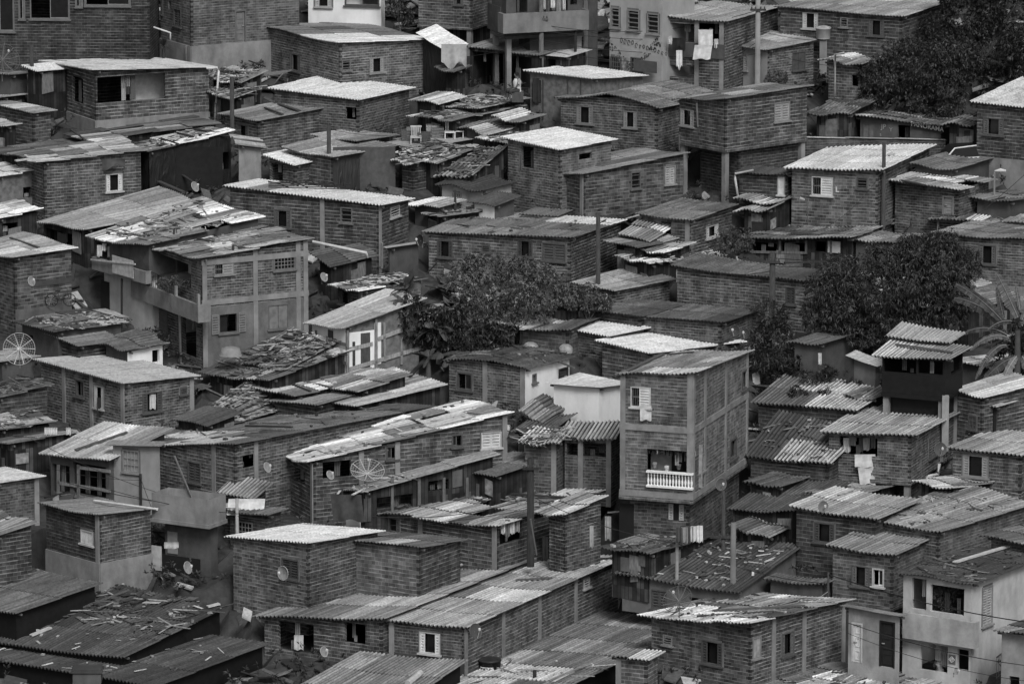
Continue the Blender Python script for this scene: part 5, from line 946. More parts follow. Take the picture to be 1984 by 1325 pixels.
# satellite dishes
def dish(x, y, rp, Y, aim, label, tone=.3, mesh=False, ry=None):
    c = atY(x, y, Y); R_ = rp / F * Y / cos(P); ax = V(aim).normalized(); a = ax.cross(UP).normalized(); b = a.cross(ax); root = empty('satellite_dish', (c.x, c.y, c.z - R_ * 1.2)); dp = R_ * .28
    rings = 7; n = 28; m = MB(); m.sm = not mesh
    def P_(i, j): rr = R_ * i / rings; t = 2 * pi * j / n; return c + a * (rr * cos(t)) + b * (rr * sin(t)) + ax * (dp * ((i / rings) ** 2 - 1))
    if not mesh:
        for i in range(rings):
            for j in range(n): m.face([P_(i, j), P_(i + 1, j), P_(i + 1, j + 1), P_(i, j + 1)] if i else [P_(0, 0), P_(1, j), P_(1, j + 1)])
        m.build('reflector', paint(tone, .45), root); m2 = MB(); m2.tube([P_(rings, j) for j in range(n + 1)], .012, 5, cap=False); m2.build('rim', paint(min(.6, tone * 1.5), .4), root)
    else:
        for i in range(1, rings + 1): m.tube([P_(i, j) for j in range(n + 1)], .006 if i < rings else .014, 4, cap=False)
        for j in range(n): m.tube([P_(1, j), P_(4, j), P_(rings, j)], .005, 3, cap=False)
        m.build('mesh_reflector', paint(tone * .7, .4), root)
        for j in range(0, 10):
            q = MB(); jj = j * n / 10; pts = []
            for i in (0, 2, 4, rings): rr = R_ * i / rings; t = 2 * pi * jj / n; pts.append(c + a * (rr * cos(t)) + b * (rr * sin(t)) + ax * (dp * ((i / rings) ** 2 - 1) + .01))
            q.tube(pts, .018, 4); q.build('rib', paint(tone, .4), root)
    fp = c + ax * R_ * .75; q = MB(); q.tube([c - b * R_ * .95 * (1 if not mesh else 0) - ax * (0 if not mesh else dp), fp], .014, 5); q.build('feed_arm', paint(.4, .4), root)
    q = MB(); q.lathe(fp, [(.03, -.03), (.045, 0), (.045, .06), (.02, .08)], 8); q.build('feed_horn', paint(.6, .4), root)
    q = MB(); q.tube([c - ax * dp, c - ax * (dp + .08) - UP * R_ * .3, V((c.x, c.y, c.z)) - ax * (dp + .08) - UP * R_ * 1.25], .022, 6); q.build('mast', paint(.2, .5), root)
    tag(root, label, 'satellite dish', 'satellite dishes'); return root
fr = (.05, -1, .2)
dish(37, 676, 31, 220.5, (0, -1, .12), 'big pale mesh dish facing the viewer at the left edge', .5, True); dish(712, 910, 33, 211.5, (.1, -.55, 1.0), 'big pale mesh dish tilted skyward on the old ribbed roof', .45, True)
dish(8, 112, 32, 246, (.5, -.8, .7), 'dark mesh dish at the top left edge', .12, True); dish(1312, 1160, 30, 201.5, (-.4, -.7, .8), 'dark mesh dish behind the jagged white eaves', .12, True)
dish(1595, 981, 11, 206.2, (.45, -1, .15), 'round grey dish on the roof edge above the dark shutters', .16); dish(1397, 938, 12, 206.8, (.5, -1, .1), 'round dark dish on the pole at the tower corner', .1); dish(1822, 870, 13, 211.5, (.4, -1, .2), 'dark dish between the clothes porch house and curtained window', .08)
dish(548, 1110, 14, 203.2, (-.9, -1, .1), 'grey dish beside the dark shutter under the white roof', .25); dish(364, 1099, 12, 205.6, (1.6, -1, .6), 'pale dish in front of the black courtyard panel', .27); dish(518, 905, 10, 210.8, (1.5, -1, .8), 'small pale dish by the porch opening of the long house', .27)
dish(922, 1222, 15, 199.0, (.9, -1, .5), 'dark dish on the column corner of the long brick hall', .07); dish(378, 362, 10, 236.5, (1.6, -1, .9), 'white dish in front of the black plastic', .27); dish(61, 545, 9, 224.5, (1.2, -1, .6), 'pale dish on the plain wall at the left edge', .25)
dish(628, 537, 9, 227, (1.3, -1, .8), 'pale dish beside the collapsed shack', .27); dish(813, 466, 11, 231, (-1.2, -1, .3), 'black dish on the back room left of the wide house', .03); dish(1423, 641, 11, 223.5, (-.6, -1, .3), 'left of two dark dishes behind the tower', .06); dish(1443, 646, 10, 223.3, (-.5, -1, .3), 'right of two dark dishes behind the tower', .06)
dish(628, 1262, 10, 198.6, (1.2, -1, .6), 'pale dish at the porch parapet corner', .27); dish(640, 920, 9, 210.5, (1.2, -1, .9), 'small dish lying by the big tilted mesh dish', .27); dish(1853, 1300, 8, 198.3, (1.3, -1, .6), 'tiny dish by the dark doorway at the bottom right', .27)

# washing
def cloth(x0, y0, x1, y1, Y, label, tone=.5, wave=.05, group='washing hung out to dry', name='cloth', cat='washing', skew=0.0, hem=.06):
    nx, ny = 10, 8; m = MB(); m.sm = True; R = random.Random(int(x0 * 7 + y0)); ph = R.uniform(0, 6); P2 = []
    for j in range(ny + 1):
        for i in range(nx + 1):
            u, v = i / nx, j / ny; p = atY(x0 + (x1 - x0) * u + skew * v, y0 + (y1 - y0) * v * (1 + hem * sin(u * 9 + ph)), Y); p.y += wave * sin(u * 11 + ph) * (.3 + v) + .02 * sin(v * 5); P2.append(p)
    for lay in (0, .012):
        i0 = len(m.v); m.v.extend([(p.x, p.y + lay, p.z) for p in P2])
        for j in range(ny):
            for i in range(nx):
                k = i0 + j * (nx + 1) + i; m.f.append((k, k + nx + 1, k + nx + 2, k + 1)); m.uv.extend([(0, 0)] * 4); m.t.append(1.0)
    o = m.build(name, paint(tone, .9, .25)); tag(o, label, cat, group)
YA7 = HS['A7'].n.y - .3
cloth(1353, 58, 1381, 90, YA7 + .5, 'upper half of the big pale sheet hung from the porch', .6); cloth(1346, 88, 1380, 115, YA7 + .4, 'lower half of the big pale sheet over the balcony edge', .6, skew=-4); cloth(1310, 98, 1322, 132, YA7 + .5, 'small white overalls on the balcony rod', .65, hem=.15); cloth(1294, 70, 1302, 86, YA7 + 1, 'white garment at the left end of the balcony line', .5); cloth(1303, 74, 1328, 94, YA7 + 1, 'row of black clothes on the balcony line', .02, hem=.3); cloth(1384, 76, 1392, 94, YA7 + .6, 'white towel right of the big pale sheet', .55)
YA5 = wallY('A5', 'R', 1070, 10) - .2
for i, (x, w_, h_, tn) in enumerate(((1048, 9, 22, .5), (1058, 8, 28, .1), (1067, 9, 20, .6), (1078, 10, 30, .25), (1089, 7, 24, .5))): cloth(x, -4, x + w_, -4 + h_, YA5, ['first', 'second', 'third', 'fourth', 'fifth'][i] + ' garment from the left on the concrete balcony', tn)
Yt = wallY('D26', 'L', 1676, 900) - .12; cloth(1656, 880, 1696, 905, Yt, 'big pale towel spread below the porch opening', .55, .03); cloth(1662, 903, 1692, 938, Yt, 'trailing end of the big pale towel on the brick porch', .55, .03, skew=4)
for i, (x, w_, h_, tn) in enumerate(((1634, 14, 28, .6), (1652, 8, 6, .5), (1664, 8, 28, .15), (1672, 14, 24, .5), (1688, 9, 20, .3))): cloth(x, 848, x + w_, 848 + h_, Yt + .7, ['first', 'second', 'third', 'fourth', 'fifth'][i] + ' garment from the left inside the brick porch', tn)
cloth(1240, 786, 1262, 814, wallY('D12', 'L', 1250, 800) - .1, 'white towel hanging from the tower window', .55, .03); cloth(570, 1230, 588, 1258, wallY('E7b', 'L', 580, 1250) - .05, 'pale towel over the brick parapet of the porch', .5, .03)
Y6 = wallY('C5b', 'L', 200, 490) - .35
for i, (x, y, w_, h_, tn) in enumerate(((188, 475, 10, 22, .5), (198, 472, 8, 14, .65), (208, 478, 12, 20, .3), (222, 476, 9, 26, .1), (232, 480, 8, 20, .2))): cloth(x, y, x + w_, y + h_, Y6, ['first', 'second', 'third', 'fourth', 'fifth'][i] + ' garment from the left on the upper laundry porch', tn)
for i, (x, h_, tn) in enumerate(((970, 28, .5), (979, 34, .15), (988, 28, .55), (998, 24, .35))): cloth(x, 1006, x + 9, 1006 + h_, wallY('D21', 'R', x + 4, 1020) - .08, ['first', 'second', 'third', 'last'][i] + ' garment in the side opening of the striped roof shack', tn, .03)
for i, (x, h_, tn) in enumerate(((1310, 28, .08), (1320, 30, .3), (1330, 32, .1), (1338, 30, .6), (1350, 32, .7))): cloth(x, 1022 - i, x + 12, 1022 + h_ - i, 206.2, ['first', 'second', 'third', 'fourth', 'whitest'][i] + ' cloth on the line under the tower window', tn, .06)
for i, (x, tn) in enumerate(((86, .55), (94, .6), (102, .55), (128, .55))): cloth(x, 828, x + 9, 842, 215.2, ['first', 'second', 'third', 'last'][i] + ' white scrap on the washing line at the left edge', tn)
cloth(1172, 1000, 1184, 1045, 208.0, 'pale cloth hanging in the passage left of the tower', .3); cloth(1142, 1018, 1150, 1060, 207.8, 'long pale rag at the brick passage wall', .4); cloth(1050, 1040, 1062, 1085, 207.6, 'dark coat hanging behind the wrapped pole', .02); cloth(290, 764, 302, 792, wallY('D2', 'R', 296, 780) - .02, 'light cloth filling the dark shuttered window', .5, .02); cloth(188, 770, 196, 805, wallY('D2', 'L', 192, 780) - .1, 'dark rag hanging from the white shuttered window', .03, .03)
cloth(1032, 152, 1050, 200, wallY('B9', 'L', 1040, 170) - .08, 'dark rag curtain at the chipboard cabin window', .03, .05); cloth(1585, 684, 1592, 706, 221, 'white cloth by the hut under the mango tree', .6); cloth(443, 966, 514, 998, HS['D20'].n.y - .1, 'white sheet hung under the ribbed awning', .75, .05, skew=-4); cloth(640, 958, 700, 1008, HS['D19'].n.y - .15, 'dark tarpaulin hung under the mesh dish roof', .06, .1, skew=6)
cloth(165, 308, 242, 326, wallY('C2', 'R', 200, 320) - .1, 'dark tarpaulin sagging over the brick house eave', .08, .12, hem=.35); cloth(855, 86, 904, 128, HS['S3'].n.y - .1, 'white tarpaulin flap hanging from the shelter', .4, .12, hem=.2); cloth(1005, 300, 1012, 330, 238, 'rag at the dark doorway', .1); cloth(318, 1050, 346, 1062, 206.2, 'patterned cloth on the courtyard line', .4); cloth(645, 285, 766, 372, wallY('B5', 'R', 700, 320) - .12, 'huge grey tarpaulin draped down the shack side', .085, .12, name='tarpaulin', cat='tarpaulin', hem=.04)
cloth(290, 285, 432, 372, wallY('C3', 'R', 350, 320) - .1, 'creased black plastic sheet covering the shack side', .015, .12, name='tarpaulin', cat='tarpaulin', hem=.04)

# tanks, crates, chairs
def tank(c, r, h, label, tone, text=None):
    root = empty('water_tank', c); m = MB(); m.sm = True; m.lathe(c, [(r * .86, 0), (r * .92, h * .1), (r, h * .85), (r * 1.06, h * .88), (r * 1.06, h * .95)], 28); m.build('body', paint(tone, .5), root)
    m = MB(); m.lathe(V(c) + UP * h * .95, [(r * 1.05, 0), (r * .98, h * .06), (r * .5, h * .16), (r * .12, h * .2)], 28); m.build('lid', paint(tone * 1.3 + .01, .45, .5), root); tag(root, label, 'water tank', 'water tanks')
    return root
c = onroof(HS['E8b'], 949, 1302, .03); c = atY(949, 1302, wallY('E7', 'R', 949, 1280) - .75); rt = tank(c, .40, .5, 'black water tank with a white lettered band below the brick hall', .015)
def text(s, size, place, mat, parent=None, label=None, cat=None, name='lettering', extrude=.004, bold=0.0):
    cu = bpy.data.curves.new('t', 'FONT'); cu.body = s; cu.size = size; cu.extrude = extrude; cu.align_x = 'CENTER'; cu.align_y = 'CENTER'; cu.offset = bold; cu.resolution_u = 3
    t = bpy.data.objects.new('t', cu); C.objects.link(t); dg = bpy.context.evaluated_depsgraph_get(); me = bpy.data.meshes.new_from_object(t.evaluated_get(dg)); bpy.data.objects.remove(t)
    o0 = parent_world(parent) if parent else V(place(0, 0, 0))
    for v in me.vertices: v.co = place(v.co.x, v.co.y, v.co.z) - o0
    me.materials.clear(); me.materials.append(matfor(mat)); me.name = name; o = bpy.data.objects.new(name, me); C.objects.link(o)
    if parent: o.parent = parent
    else: o.location = o0; tag(o, label, cat)
    return o
def cyl(x, y, z, R_=.40 * .965, z0=.2): a_ = x / R_ - .35; return V((c.x + (R_ + .008 + z) * sin(a_), c.y - (R_ + .008 + z) * cos(a_), c.z + z0 + y))
m = MB()
for i in range(16):
    x0, x1 = -.26 + .52 * i / 16, -.26 + .52 * (i + 1) / 16; m.hexa([cyl(x0, -.07, -.006), cyl(x1, -.07, -.006), cyl(x1, -.07, .002), cyl(x0, -.07, .002), cyl(x0, .07, -.006), cyl(x1, .07, -.006), cyl(x1, .07, .002), cyl(x0, .07, .002)])
m.build('label_band', paint(.75), rt); text('FORTLEV', .115, lambda x, y, z: cyl(x, y, z + .004), paint(.01), rt, bold=.004)
hA = HS['A9']; pY = wallY('A9', 'L', 1595, 80) - .5; pt = atY(1595, 75, pY); ct = empty('concrete_pillar', (pt.x, pt.y, gz(pY))); m = MB(); m.box((pt.x, pt.y, (pt.z + gz(pY)) / 2), (.16, 0, 0), (0, .16, 0), (0, 0, (pt.z - gz(pY)) / 2)); m.build('shaft', 'concrete', ct); tag(ct, 'concrete pillar carrying the small rooftop water tank', 'pillar')
rt2 = tank(pt + UP * .0, .33, .5, 'small grey water tank on the concrete pillar', .3)
c3 = onroof(HS['E5c'], 170, 1325, .0); c3.z += .1; m = MB(); r3_ = empty('storage_box', c3); m.box(c3 + UP * .18, (.5, 0, 0), (0, .4, 0), (0, 0, .2)); m.build('body', plaster(.1), r3_); m = MB(); m.box(c3 + UP * .41, (.56, 0, 0), (0, .46, 0), (0, 0, .03)); m.box(c3 + UP * .47, (.5, 0, 0), (0, .4, 0), (0, 0, .03)); m.build('lid', plaster(.06), r3_); tag(r3_, 'grimy box tank on the dark roof at the bottom left', 'box')
h6 = HS['B6']
def chair(x, y, label, tone):
    c = onroof(h6, x, y, .0); r_ = empty('plastic_chair', c); s = .24
    m = MB(); m.box(c + UP * .3, (s, 0, 0), (0, s, 0), (0, 0, .02)); m.build('seat', paint(tone), r_); m = MB()
    for k in range(5): m.box(c + V((-s + .06 + k * .09, s, .5)), (.02, 0, 0), (0, .012, 0), (0, 0, .2))
    m.box(c + V((0, s, .72)), (s, 0, 0), (0, .02, 0), (0, 0, .035)); m.build('backrest', paint(tone), r_)
    for sx in (-1, 1):
        for sy in (-1, 1): q = MB(); q.box(c + V((sx * (s - .03), sy * (s - .03), .14)), (.022, 0, 0), (0, .022, 0), (0, 0, .14)); q.build('leg', paint(tone), r_)
    tag(r_, label, 'chair', 'chairs on the terrace')
chair(872, 268, 'white plastic chair on the right of the crate terrace', .65); chair(888, 266, 'second white chair at the far right of the terrace', .55); chair(806, 278, 'pale frame chair among the crates', .45)
def crate(x, y, label, tone, s=.26):
    c = onroof(h6, x, y, .0); m = MB()
    for k in range(4):
        z = .05 + k * .12
        for (dx, dy, ax_) in ((0, -s, 0), (0, s, 0), (-s, 0, 1), (s, 0, 1)): m.box(c + V((dx, dy, z)), ((s, 0, 0) if not ax_ else (.012, 0, 0)), ((0, .012, 0) if not ax_ else (0, s, 0)), (0, 0, .04))
    m.box(c + V((0, 0, .01)), (s * .95, 0, 0), (0, s * .95, 0), (0, 0, .01)); r_ = m.build('crate', wood(tone)); tag(r_, label, 'crate', 'crates stacked on the terrace')
for i, (x, y, tn, l) in enumerate(((790, 272, .1, 'dark crate at the left of the terrace'), (800, 268, .2, 'paler crate behind the left one'), (822, 276, .08, 'dark crate in the terrace middle'), (848, 266, .15, 'slatted crate beside the white chair'), (838, 262, .3, 'light crate at the back of the terrace'))): crate(x, y, l, tn)
for i, (x, y, w_, l) in enumerate(((1028, 668, .33, 'white woven sack by the doorway of the streaked roof house'), (1096, 672, .3, 'white woven sack at the corner of the streaked roof house'))):
    Yb = wallY('D9', 'L', x, 665) - .35; c = atY(x, y + 6, Yb); m = MB(); m.sm = True; m.lathe(c - UP * .1, [(w_ * .9, 0), (w_, .08), (w_ * .95, .2), (w_ * .6, .3), (w_ * .4, .33)], 9); o = m.build('sack', paint(.3, .9, .5)); tag(o, l, 'sack', 'sacks')
# overturned tub on the scrap roof
c = onroof(HS['D5a'], 447, 690, .12); c = atY(447, 688, HS['C6'].n.y - 1.2); m = MB(); m.sm = True; m.lathe(c, [(.45, 0), (.42, .05), (.36, .28), (.2, .33), (.02, .34)], 20); o = m.build('tub', paint(.22, .5)); tag(o, 'overturned pale tub on the scrap roof by the two storey house', 'tub')
# twisted iron rails on the white sheets
m = MB()
for k in range(7): a = onroof(HS['C7'], 520 + k * 24, 352 + (k % 3), .15); b = onroof(HS['C7'], 560 + k * 18, 364 - (k % 2) * 4, .22); m.tube([a, a.lerp(b, .5) + UP * rnd.uniform(0, .15), b], .025, 5)
for k in range(4): a = onroof(HS['C7'], 520, 354 + k * 3, .18); b = onroof(HS['C7'], 680, 358 + k * 3, .2); m.tube([a, b], .02, 5)
o = m.build('iron_lattice', paint(.03)); tag(o, 'tangle of rusty iron rails on the white sheeted roof', 'ironwork')
# bicycle
def bicycle(x, y, Y):
    c = atY(x, y, Y); r = .25; root = empty('bicycle', c - UP * r); A, B = c + V((-.36, 0, 0)), c + V((.36, .12, 0))
    for w_ in (A, B):
        m = MB(); m.tube([w_ + V((r * cos(t), 0, r * sin(t))) for t in [2 * pi * i / 24 for i in range(25)]], .018, 6, cap=False); wo = m.build('wheel', paint(.02), root)
        m = MB(); [m.tube([w_, w_ + V((r * cos(2 * pi * i / 12), 0, r * sin(2 * pi * i / 12)))], .003, 3) for i in range(12)]; m.build('spokes', paint(.4, .3), wo)
    bb = c + V((-.02, .04, -.02)); st = c + V((-.1, .03, .32)); hd = c + V((.27, .1, .34)); m = MB()
    for a, b in ((A, bb), (A, st), (bb, st), (bb, hd), (st, hd), (hd, B)): m.tube([a, b], .016, 6)
    m.build('frame', paint(.05, .3), root); m = MB(); m.tube([hd, hd + UP * .12, hd + V((-.1, -.16, .16))], .014, 6); m.tube([hd + UP * .12, hd + V((-.1, .16, .16))], .014, 6); m.build('handlebar', paint(.05), root)
    m = MB(); m.box(st + UP * .06, (.1, 0, 0), (0, .05, 0), (0, 0, .02)); m.build('saddle', paint(.02), root); tag(root, 'small dark bicycle parked on the shack roof at the left', 'bicycle')
bicycle(117, 582, wallY('C19', 'R', 117, 560) - .45)
# parked car, mostly behind the right brick house
def car(x, y, Y):
    c = atY(x, y, Y); c.z = gz(Y) + .0; zr = atY(x, 280, Y).z; hh = max(1.35, zr - c.z); c.z = zr - 1.4; root = empty('parked_car', c); X = V((.97, .22, 0)); Yv = V((-.22, .97, 0)); c = c + X * 1.2
    def sec(pts, w0, w1, name, mat, n=1):
        m = MB(); k = len(pts)
        for i in range(k - 1):
            (x0, b0, t0), (x1, b1, t1) = pts[i], pts[i + 1]
            m.hexa([c + X * x0 - Yv * w0 + UP * b0, c + X * x1 - Yv * w0 + UP * b1, c + X * x1 + Yv * w0 + UP * b1, c + X * x0 + Yv * w0 + UP * b0, c + X * x0 - Yv * w1 + UP * t0, c + X * x1 - Yv * w1 + UP * t1, c + X * x1 + Yv * w1 + UP * t1, c + X * x0 + Yv * w1 + UP * t0])
        return m.build(name, mat, root)
    sec([(-1.95, .35, .7), (-1.8, .25, .86), (1.0, .22, .9), (1.6, .22, .82), (1.95, .3, .6)], .8, .78, 'body', paint(.03, .25))
    sec([(-1.75, .86, .92), (-1.35, .88, 1.32), (-.4, .9, 1.4), (.25, .9, 1.35), (.95, .9, .95)], .76, .6, 'cabin', paint(.01, .1))
    m = MB(); arc = [c + X * x_ - Yv * w_ + UP * z_ for x_, z_, w_ in ((-1.8, .9, .79), (-1.7, 1.05, .74), (-1.4, 1.33, .62), (-.4, 1.42, .61), (.25, 1.37, .62), (.95, .96, .77), (-1.8, .9, .79))]; m.tube(arc, .035, 5); m.build('window_trim', paint(.65, .3), root)
    for wx in (-1.25, 1.2):
        for s in (-1, 1):
            m = MB(); w_ = c + X * wx + Yv * s * .74 + UP * .3; m.tube([w_ - Yv * .09, w_ + Yv * .09], .3, 18); wo = m.build('wheel', paint(.02), root); m = MB(); m.tube([w_ - Yv * .1, w_ + Yv * .1], .17, 12); m.build('rim', paint(.3, .3), wo)
    for s in (-1, 1): m = MB(); m.box(c - X * 1.9 + Yv * s * .6 + UP * .62, X * .05, Yv * .12, UP * .07); m.build('headlight', paint(.6, .2), root)
    tag(root, 'dark car with pale window trim parked beside the right brick house', 'car')
car(1850, 290, HS['A12'].n.y + 2.6)
# street lamp head
c = atY(1934, 333, PY['s'][1]); r_ = empty('street_lamp', c); m = MB(); m.sm = True; m.tube([c + V((-.15, 0, .03)), c + V((.1, 0, .06)), c + V((.32, 0, .03))], [.03, .09, .05], 10); m.build('lamp_head', paint(.5, .4), r_); m = MB(); m.tube([c + V((-.15, 0, .03)), c + V((-.2, 0, -.2))], .02, 6); m.build('arm', paint(.3), r_); tag(r_, 'pale street lamp head below the right brick house', 'street lamp')
c = atY(1566, 390, 235.5); r_ = empty('street_lamp', c); m = MB(); m.tube([c + V((0, 0, -.9)), c + V((-.05, 0, 0)), c + V((-.15, 0, .05))], .02, 6); m.build('arm', paint(.1), r_); m = MB(); m.tube([c + V((-.15, 0, .05)), c + V((-.35, 0, .12))], [.04, .07], 8); m.build('lamp_head', paint(.35, .4), r_); tag(r_, 'small lamp on a bent arm before the bright bold roof house', 'street lamp')

# writing on walls
def ontoface(k, fk, x, y, off=.03):
    f = HS[k].faces[fk]; u, z = f.hit(x, y, off); ud = -f.d if (f.d.x < 0) else f.d
    return lambda a, b, cc: f.pt(u, z, off + cc) + ud * a + UP * b
f = HS['A11b'].faces['L']; q = ontoface('A11b', 'L', 1797, 246, .06); rs_ = empty('shop_sign', q(0, 0, 0)); m = MB(); tl = -.16
m.hexa([q(-.66, -.15 + .08, -.02), q(.66, -.15 - .1, -.02), q(.66, -.15 - .1, .02), q(-.66, -.15 + .08, .02), q(-.66, .15 + .08, -.02), q(.66, .15 - .1, -.02), q(.66, .15 - .1, .02), q(-.66, .15 + .08, .02)]); m.build('board', paint(.015), rs_)
text('PANORAMA', .27, lambda x, y, z: q(x * .98, y - x * .136, .03 + z), paint(.55), rs_, bold=.003); tag(rs_, 'slanting black sign board reading PANORAMA over the bar front', 'sign')
text('JP', .3, ontoface('A11b', 'L', 1712, 246), paint(.35), HS['A11b'].root, name='graffiti'); text('Y', .25, ontoface('A11b', 'L', 1726, 252), paint(.25), HS['A11b'].root, name='graffiti'); text('S', .16, ontoface('A11b', 'L', 1706, 262), paint(.35), HS['A11b'].root, name='graffiti')
text('L', .3, ontoface('C11', 'L', 1622, 368), paint(.6), HS['C11'].root, name='painted_mark', bold=.01); text('S', .2, ontoface('E4', 'A', 369, 1084, .53), paint(.15), HS['E4'].root, name='painted_mark')
q = ontoface('D27b', 'L', 1831, 620, .05); rs_ = empty('small_sign', q(0, 0, 0)); m = MB(); m.box(q(0, 0, 0), HS['D27b'].faces['L'].d * .17, HS['D27b'].faces['L'].n * .015, UP * .06); m.build('board', paint(.35), rs_); text('FOR', .1, lambda x, y, z: q(x, y, .02 + z), paint(.01), rs_, bold=.003); tag(rs_, 'tiny pale lettered plate beside the mango tree', 'sign')
q = ontoface('F3', 'L', 1844, 1277, .04); m = MB(); m.box(q(0, 0, 0), (.0, .01, 0), HS['F3'].faces['L'].d * .11 + UP * .11, HS['F3'].faces['L'].d * -.11 + UP * .11)
m = MB(); f3 = HS['F3'].faces['L']; m.box(q(0, 0, -.02), f3.d * .14, f3.n * .01, UP * .17); m.build('painted_panel', paint(.12), HS['F3'].root); m = MB()
for a_, b_ in (((-.12, 0), (0, .11)), ((0, .11), (.12, 0)), ((.12, 0), (0, -.11)), ((0, -.11), (-.12, 0))): m.bar(q(a_[0], a_[1], .0), q(b_[0], b_[1], .0), .02, .03, tuple(f3.n))
m.tube([q(.05 * cos(t), .05 * sin(t), .0) for t in [i * pi / 8 for i in range(17)]], .012, 5); m.bar(q(-.05, .0, .01), q(.05, .02, .01), .015, .02); m.build('diamond_emblem', paint(.6), HS['F3'].root)
# mural of loops and blossoms on the pale wall
m = MB(); R = random.Random(5); fa = HS['A6'].faces['L']
for k in range(13):
    x, y = 1204 + k * 7.2, 78 + k * 2.2 + R.uniform(-2, 2); q = ontoface('A6', 'L', x, y, .02); rr = R.uniform(.06, .1); m.tube([q(rr * .7 * cos(t), rr * 1.1 * sin(t), 0) for t in [i * .62 for i in range(9 if k % 3 else 11)]], .014, 4)
m.build('mural_lettering', paint(.05), HS['A6'].root); m = MB()
for k in range(150):
    t = k / 150; x = 1176 + 104 * t + R.uniform(-4, 4); y = 70 + 75 * (1 - abs(2 * min(t * 1.1, 1) - 1) ** 1.5) * (.75) + R.uniform(-9, 9) + 12 * t; q = ontoface('A6', 'L', x, y, .015 + .001 * (k % 5)); rr = R.uniform(.025, .06)
    m.face([q(rr * cos(i * pi / 3), rr * sin(i * pi / 3), 0) for i in range(6)], None, R.choice([.04, .06, .1, .3]))
m.build('mural_flowers', roofmat(.0, .15, 0.0, 'mural_paint'), HS['A6'].root)
panelface('A6', 'L', 1228, 118, 1272, 140, paint(.07), name='awning', off=.35, th=.05); panelface('A6', 'L', 1205, 112, 1217, 142, paint(.3, .8, .8), name='mural_panel', off=.02)

# pale partition seen through the big unglazed opening
f = HS['B2'].faces['R']; u0, u1 = sorted((f.hit(265, 170)[0], f.hit(335, 170)[0])); zt, zb_ = f.hit(300, 140)[1], f.hit(300, 215)[1]
m = MB(); m.box(f.pt((u0 + u1) / 2 + .3, (zt + zb_) / 2, -1.3), f.d * (u1 - u0) / 2, f.n * .04, UP * (zt - zb_) / 2); m.build('partition', paint(.6), HS['B2'].root)
m = MB(); m.box(f.pt(f.L / 2, zb_ - .2, -1.6), f.d * (f.L / 2 - .2), f.n * 1.4, UP * .04); m.build('floor_slab', 'concrete', HS['B2'].root)

# room behind the tower balustrade
f = HS['D12'].faces['L']; q0 = f.hit(1298, 872); q1 = f.hit(1298, 945); u0, u1 = sorted((f.hit(1343, 900)[0], f.hit(1253, 900)[0]))
m = MB(); m.box(f.pt((u0 + u1) / 2, (q0[1] + q1[1]) / 2, -.85), f.d * ((u1 - u0) / 2 + .1), f.n * .03, UP * ((q0[1] - q1[1]) / 2 + .1)); iw = m.build('inner_wall', paint(.3, .9, .3), HS['D12'].root)
m = MB(); m.box(f.pt((u0 + u1) / 2 - .1, (q0[1] + q1[1]) / 2 - .1, -.8), f.d * .28, f.n * .02, UP * .6); m.build('dark_door', paint(.02), HS['D12'].root)
R = random.Random(4); m = MB()
for k in range(70): u = R.uniform(u0, u1); l = R.uniform(.05, .22); m.box(f.pt(u, q0[1] - l / 2 - .04, R.uniform(-.4, -.05)), f.d * .02, f.n * .01, UP * l / 2, R.choice([.02, .04, .08, .3]))
m.build('bead_valance', roofmat(0.0, .15, 0.0, 'beads'), HS['D12'].root)
for k in range(4): m = MB(); m.sm = True; c_ = f.pt(u0 + .2 + (u1 - u0 - .4) * k / 3, q1[1] + .55 + .1 * (k % 2), -.35); m.lathe(c_, [(.06, 0), (.09, .1), (.1, .2), (.02, .22)], 10); m.build('flower_pot', paint([.3, .1, .45, .2][k]), HS['D12'].root)

skin('C6', 'R', 596, plaster(.15, .45, 'rough_render')); skin('C19', 'R', 600, plaster(.12, .45, 'rough_render')); skin('E7', 'L', 1278, plaster(.07, .4, 'damp_render'))
# more of the cable tangle
ex = [((1049, 60), 'o', (1115, 40), 'm'), ((1049, 88), 'o', (1115, 70), 'm'), ((1115, 50), 'm', (1200, 72), None), ((1049, 75), 'o', (905, 110), None), ((1469, 60), 'g', (1395, 110), None), ((1469, 80), 'g', (1330, 160), None), ((1402, 960), 'k', (1312, 1045), 'i'), ((1402, 985), 'k', (1450, 1000), None), ((1028, 990), 'h', (1180, 1010), None), ((1028, 1000), 'h', (970, 1010), None), ((637, 250), 'c', (770, 262), None), ((449, 160), 'b', (560, 175), None), ((449, 175), 'b', (350, 150), None), ((272, 930), 'n', (90, 905), None), ((1159, 425), 'e', (1215, 430), None), ((61, 100), 'a', (130, 118), None)]
nmz = {'o': 'stained pole', 'm': 'black pole', 'g': 'concrete pole', 'k': 'crossarm pole', 'h': 'wrapped pole', 'c': 'tarpaulin pole', 'b': 'bare dark pole', 'n': 'broken pane pole', 'e': 'wide house pole', 'a': 'left edge pole'}
used_ = {}
for (a_, ka, b_, kb) in ex:
    used_[ka] = used_.get(ka, 0) + 1; Yb = PY[kb][1] if kb else PY[ka][1] + .6
    cable(pp(a_[0], a_[1], PY[ka][1]), pp(b_[0], b_[1], Yb), .12, '%s thin service cable from the %s' % (['first', 'second', 'third'][used_[ka] - 1], nmz[ka]), r=.009)

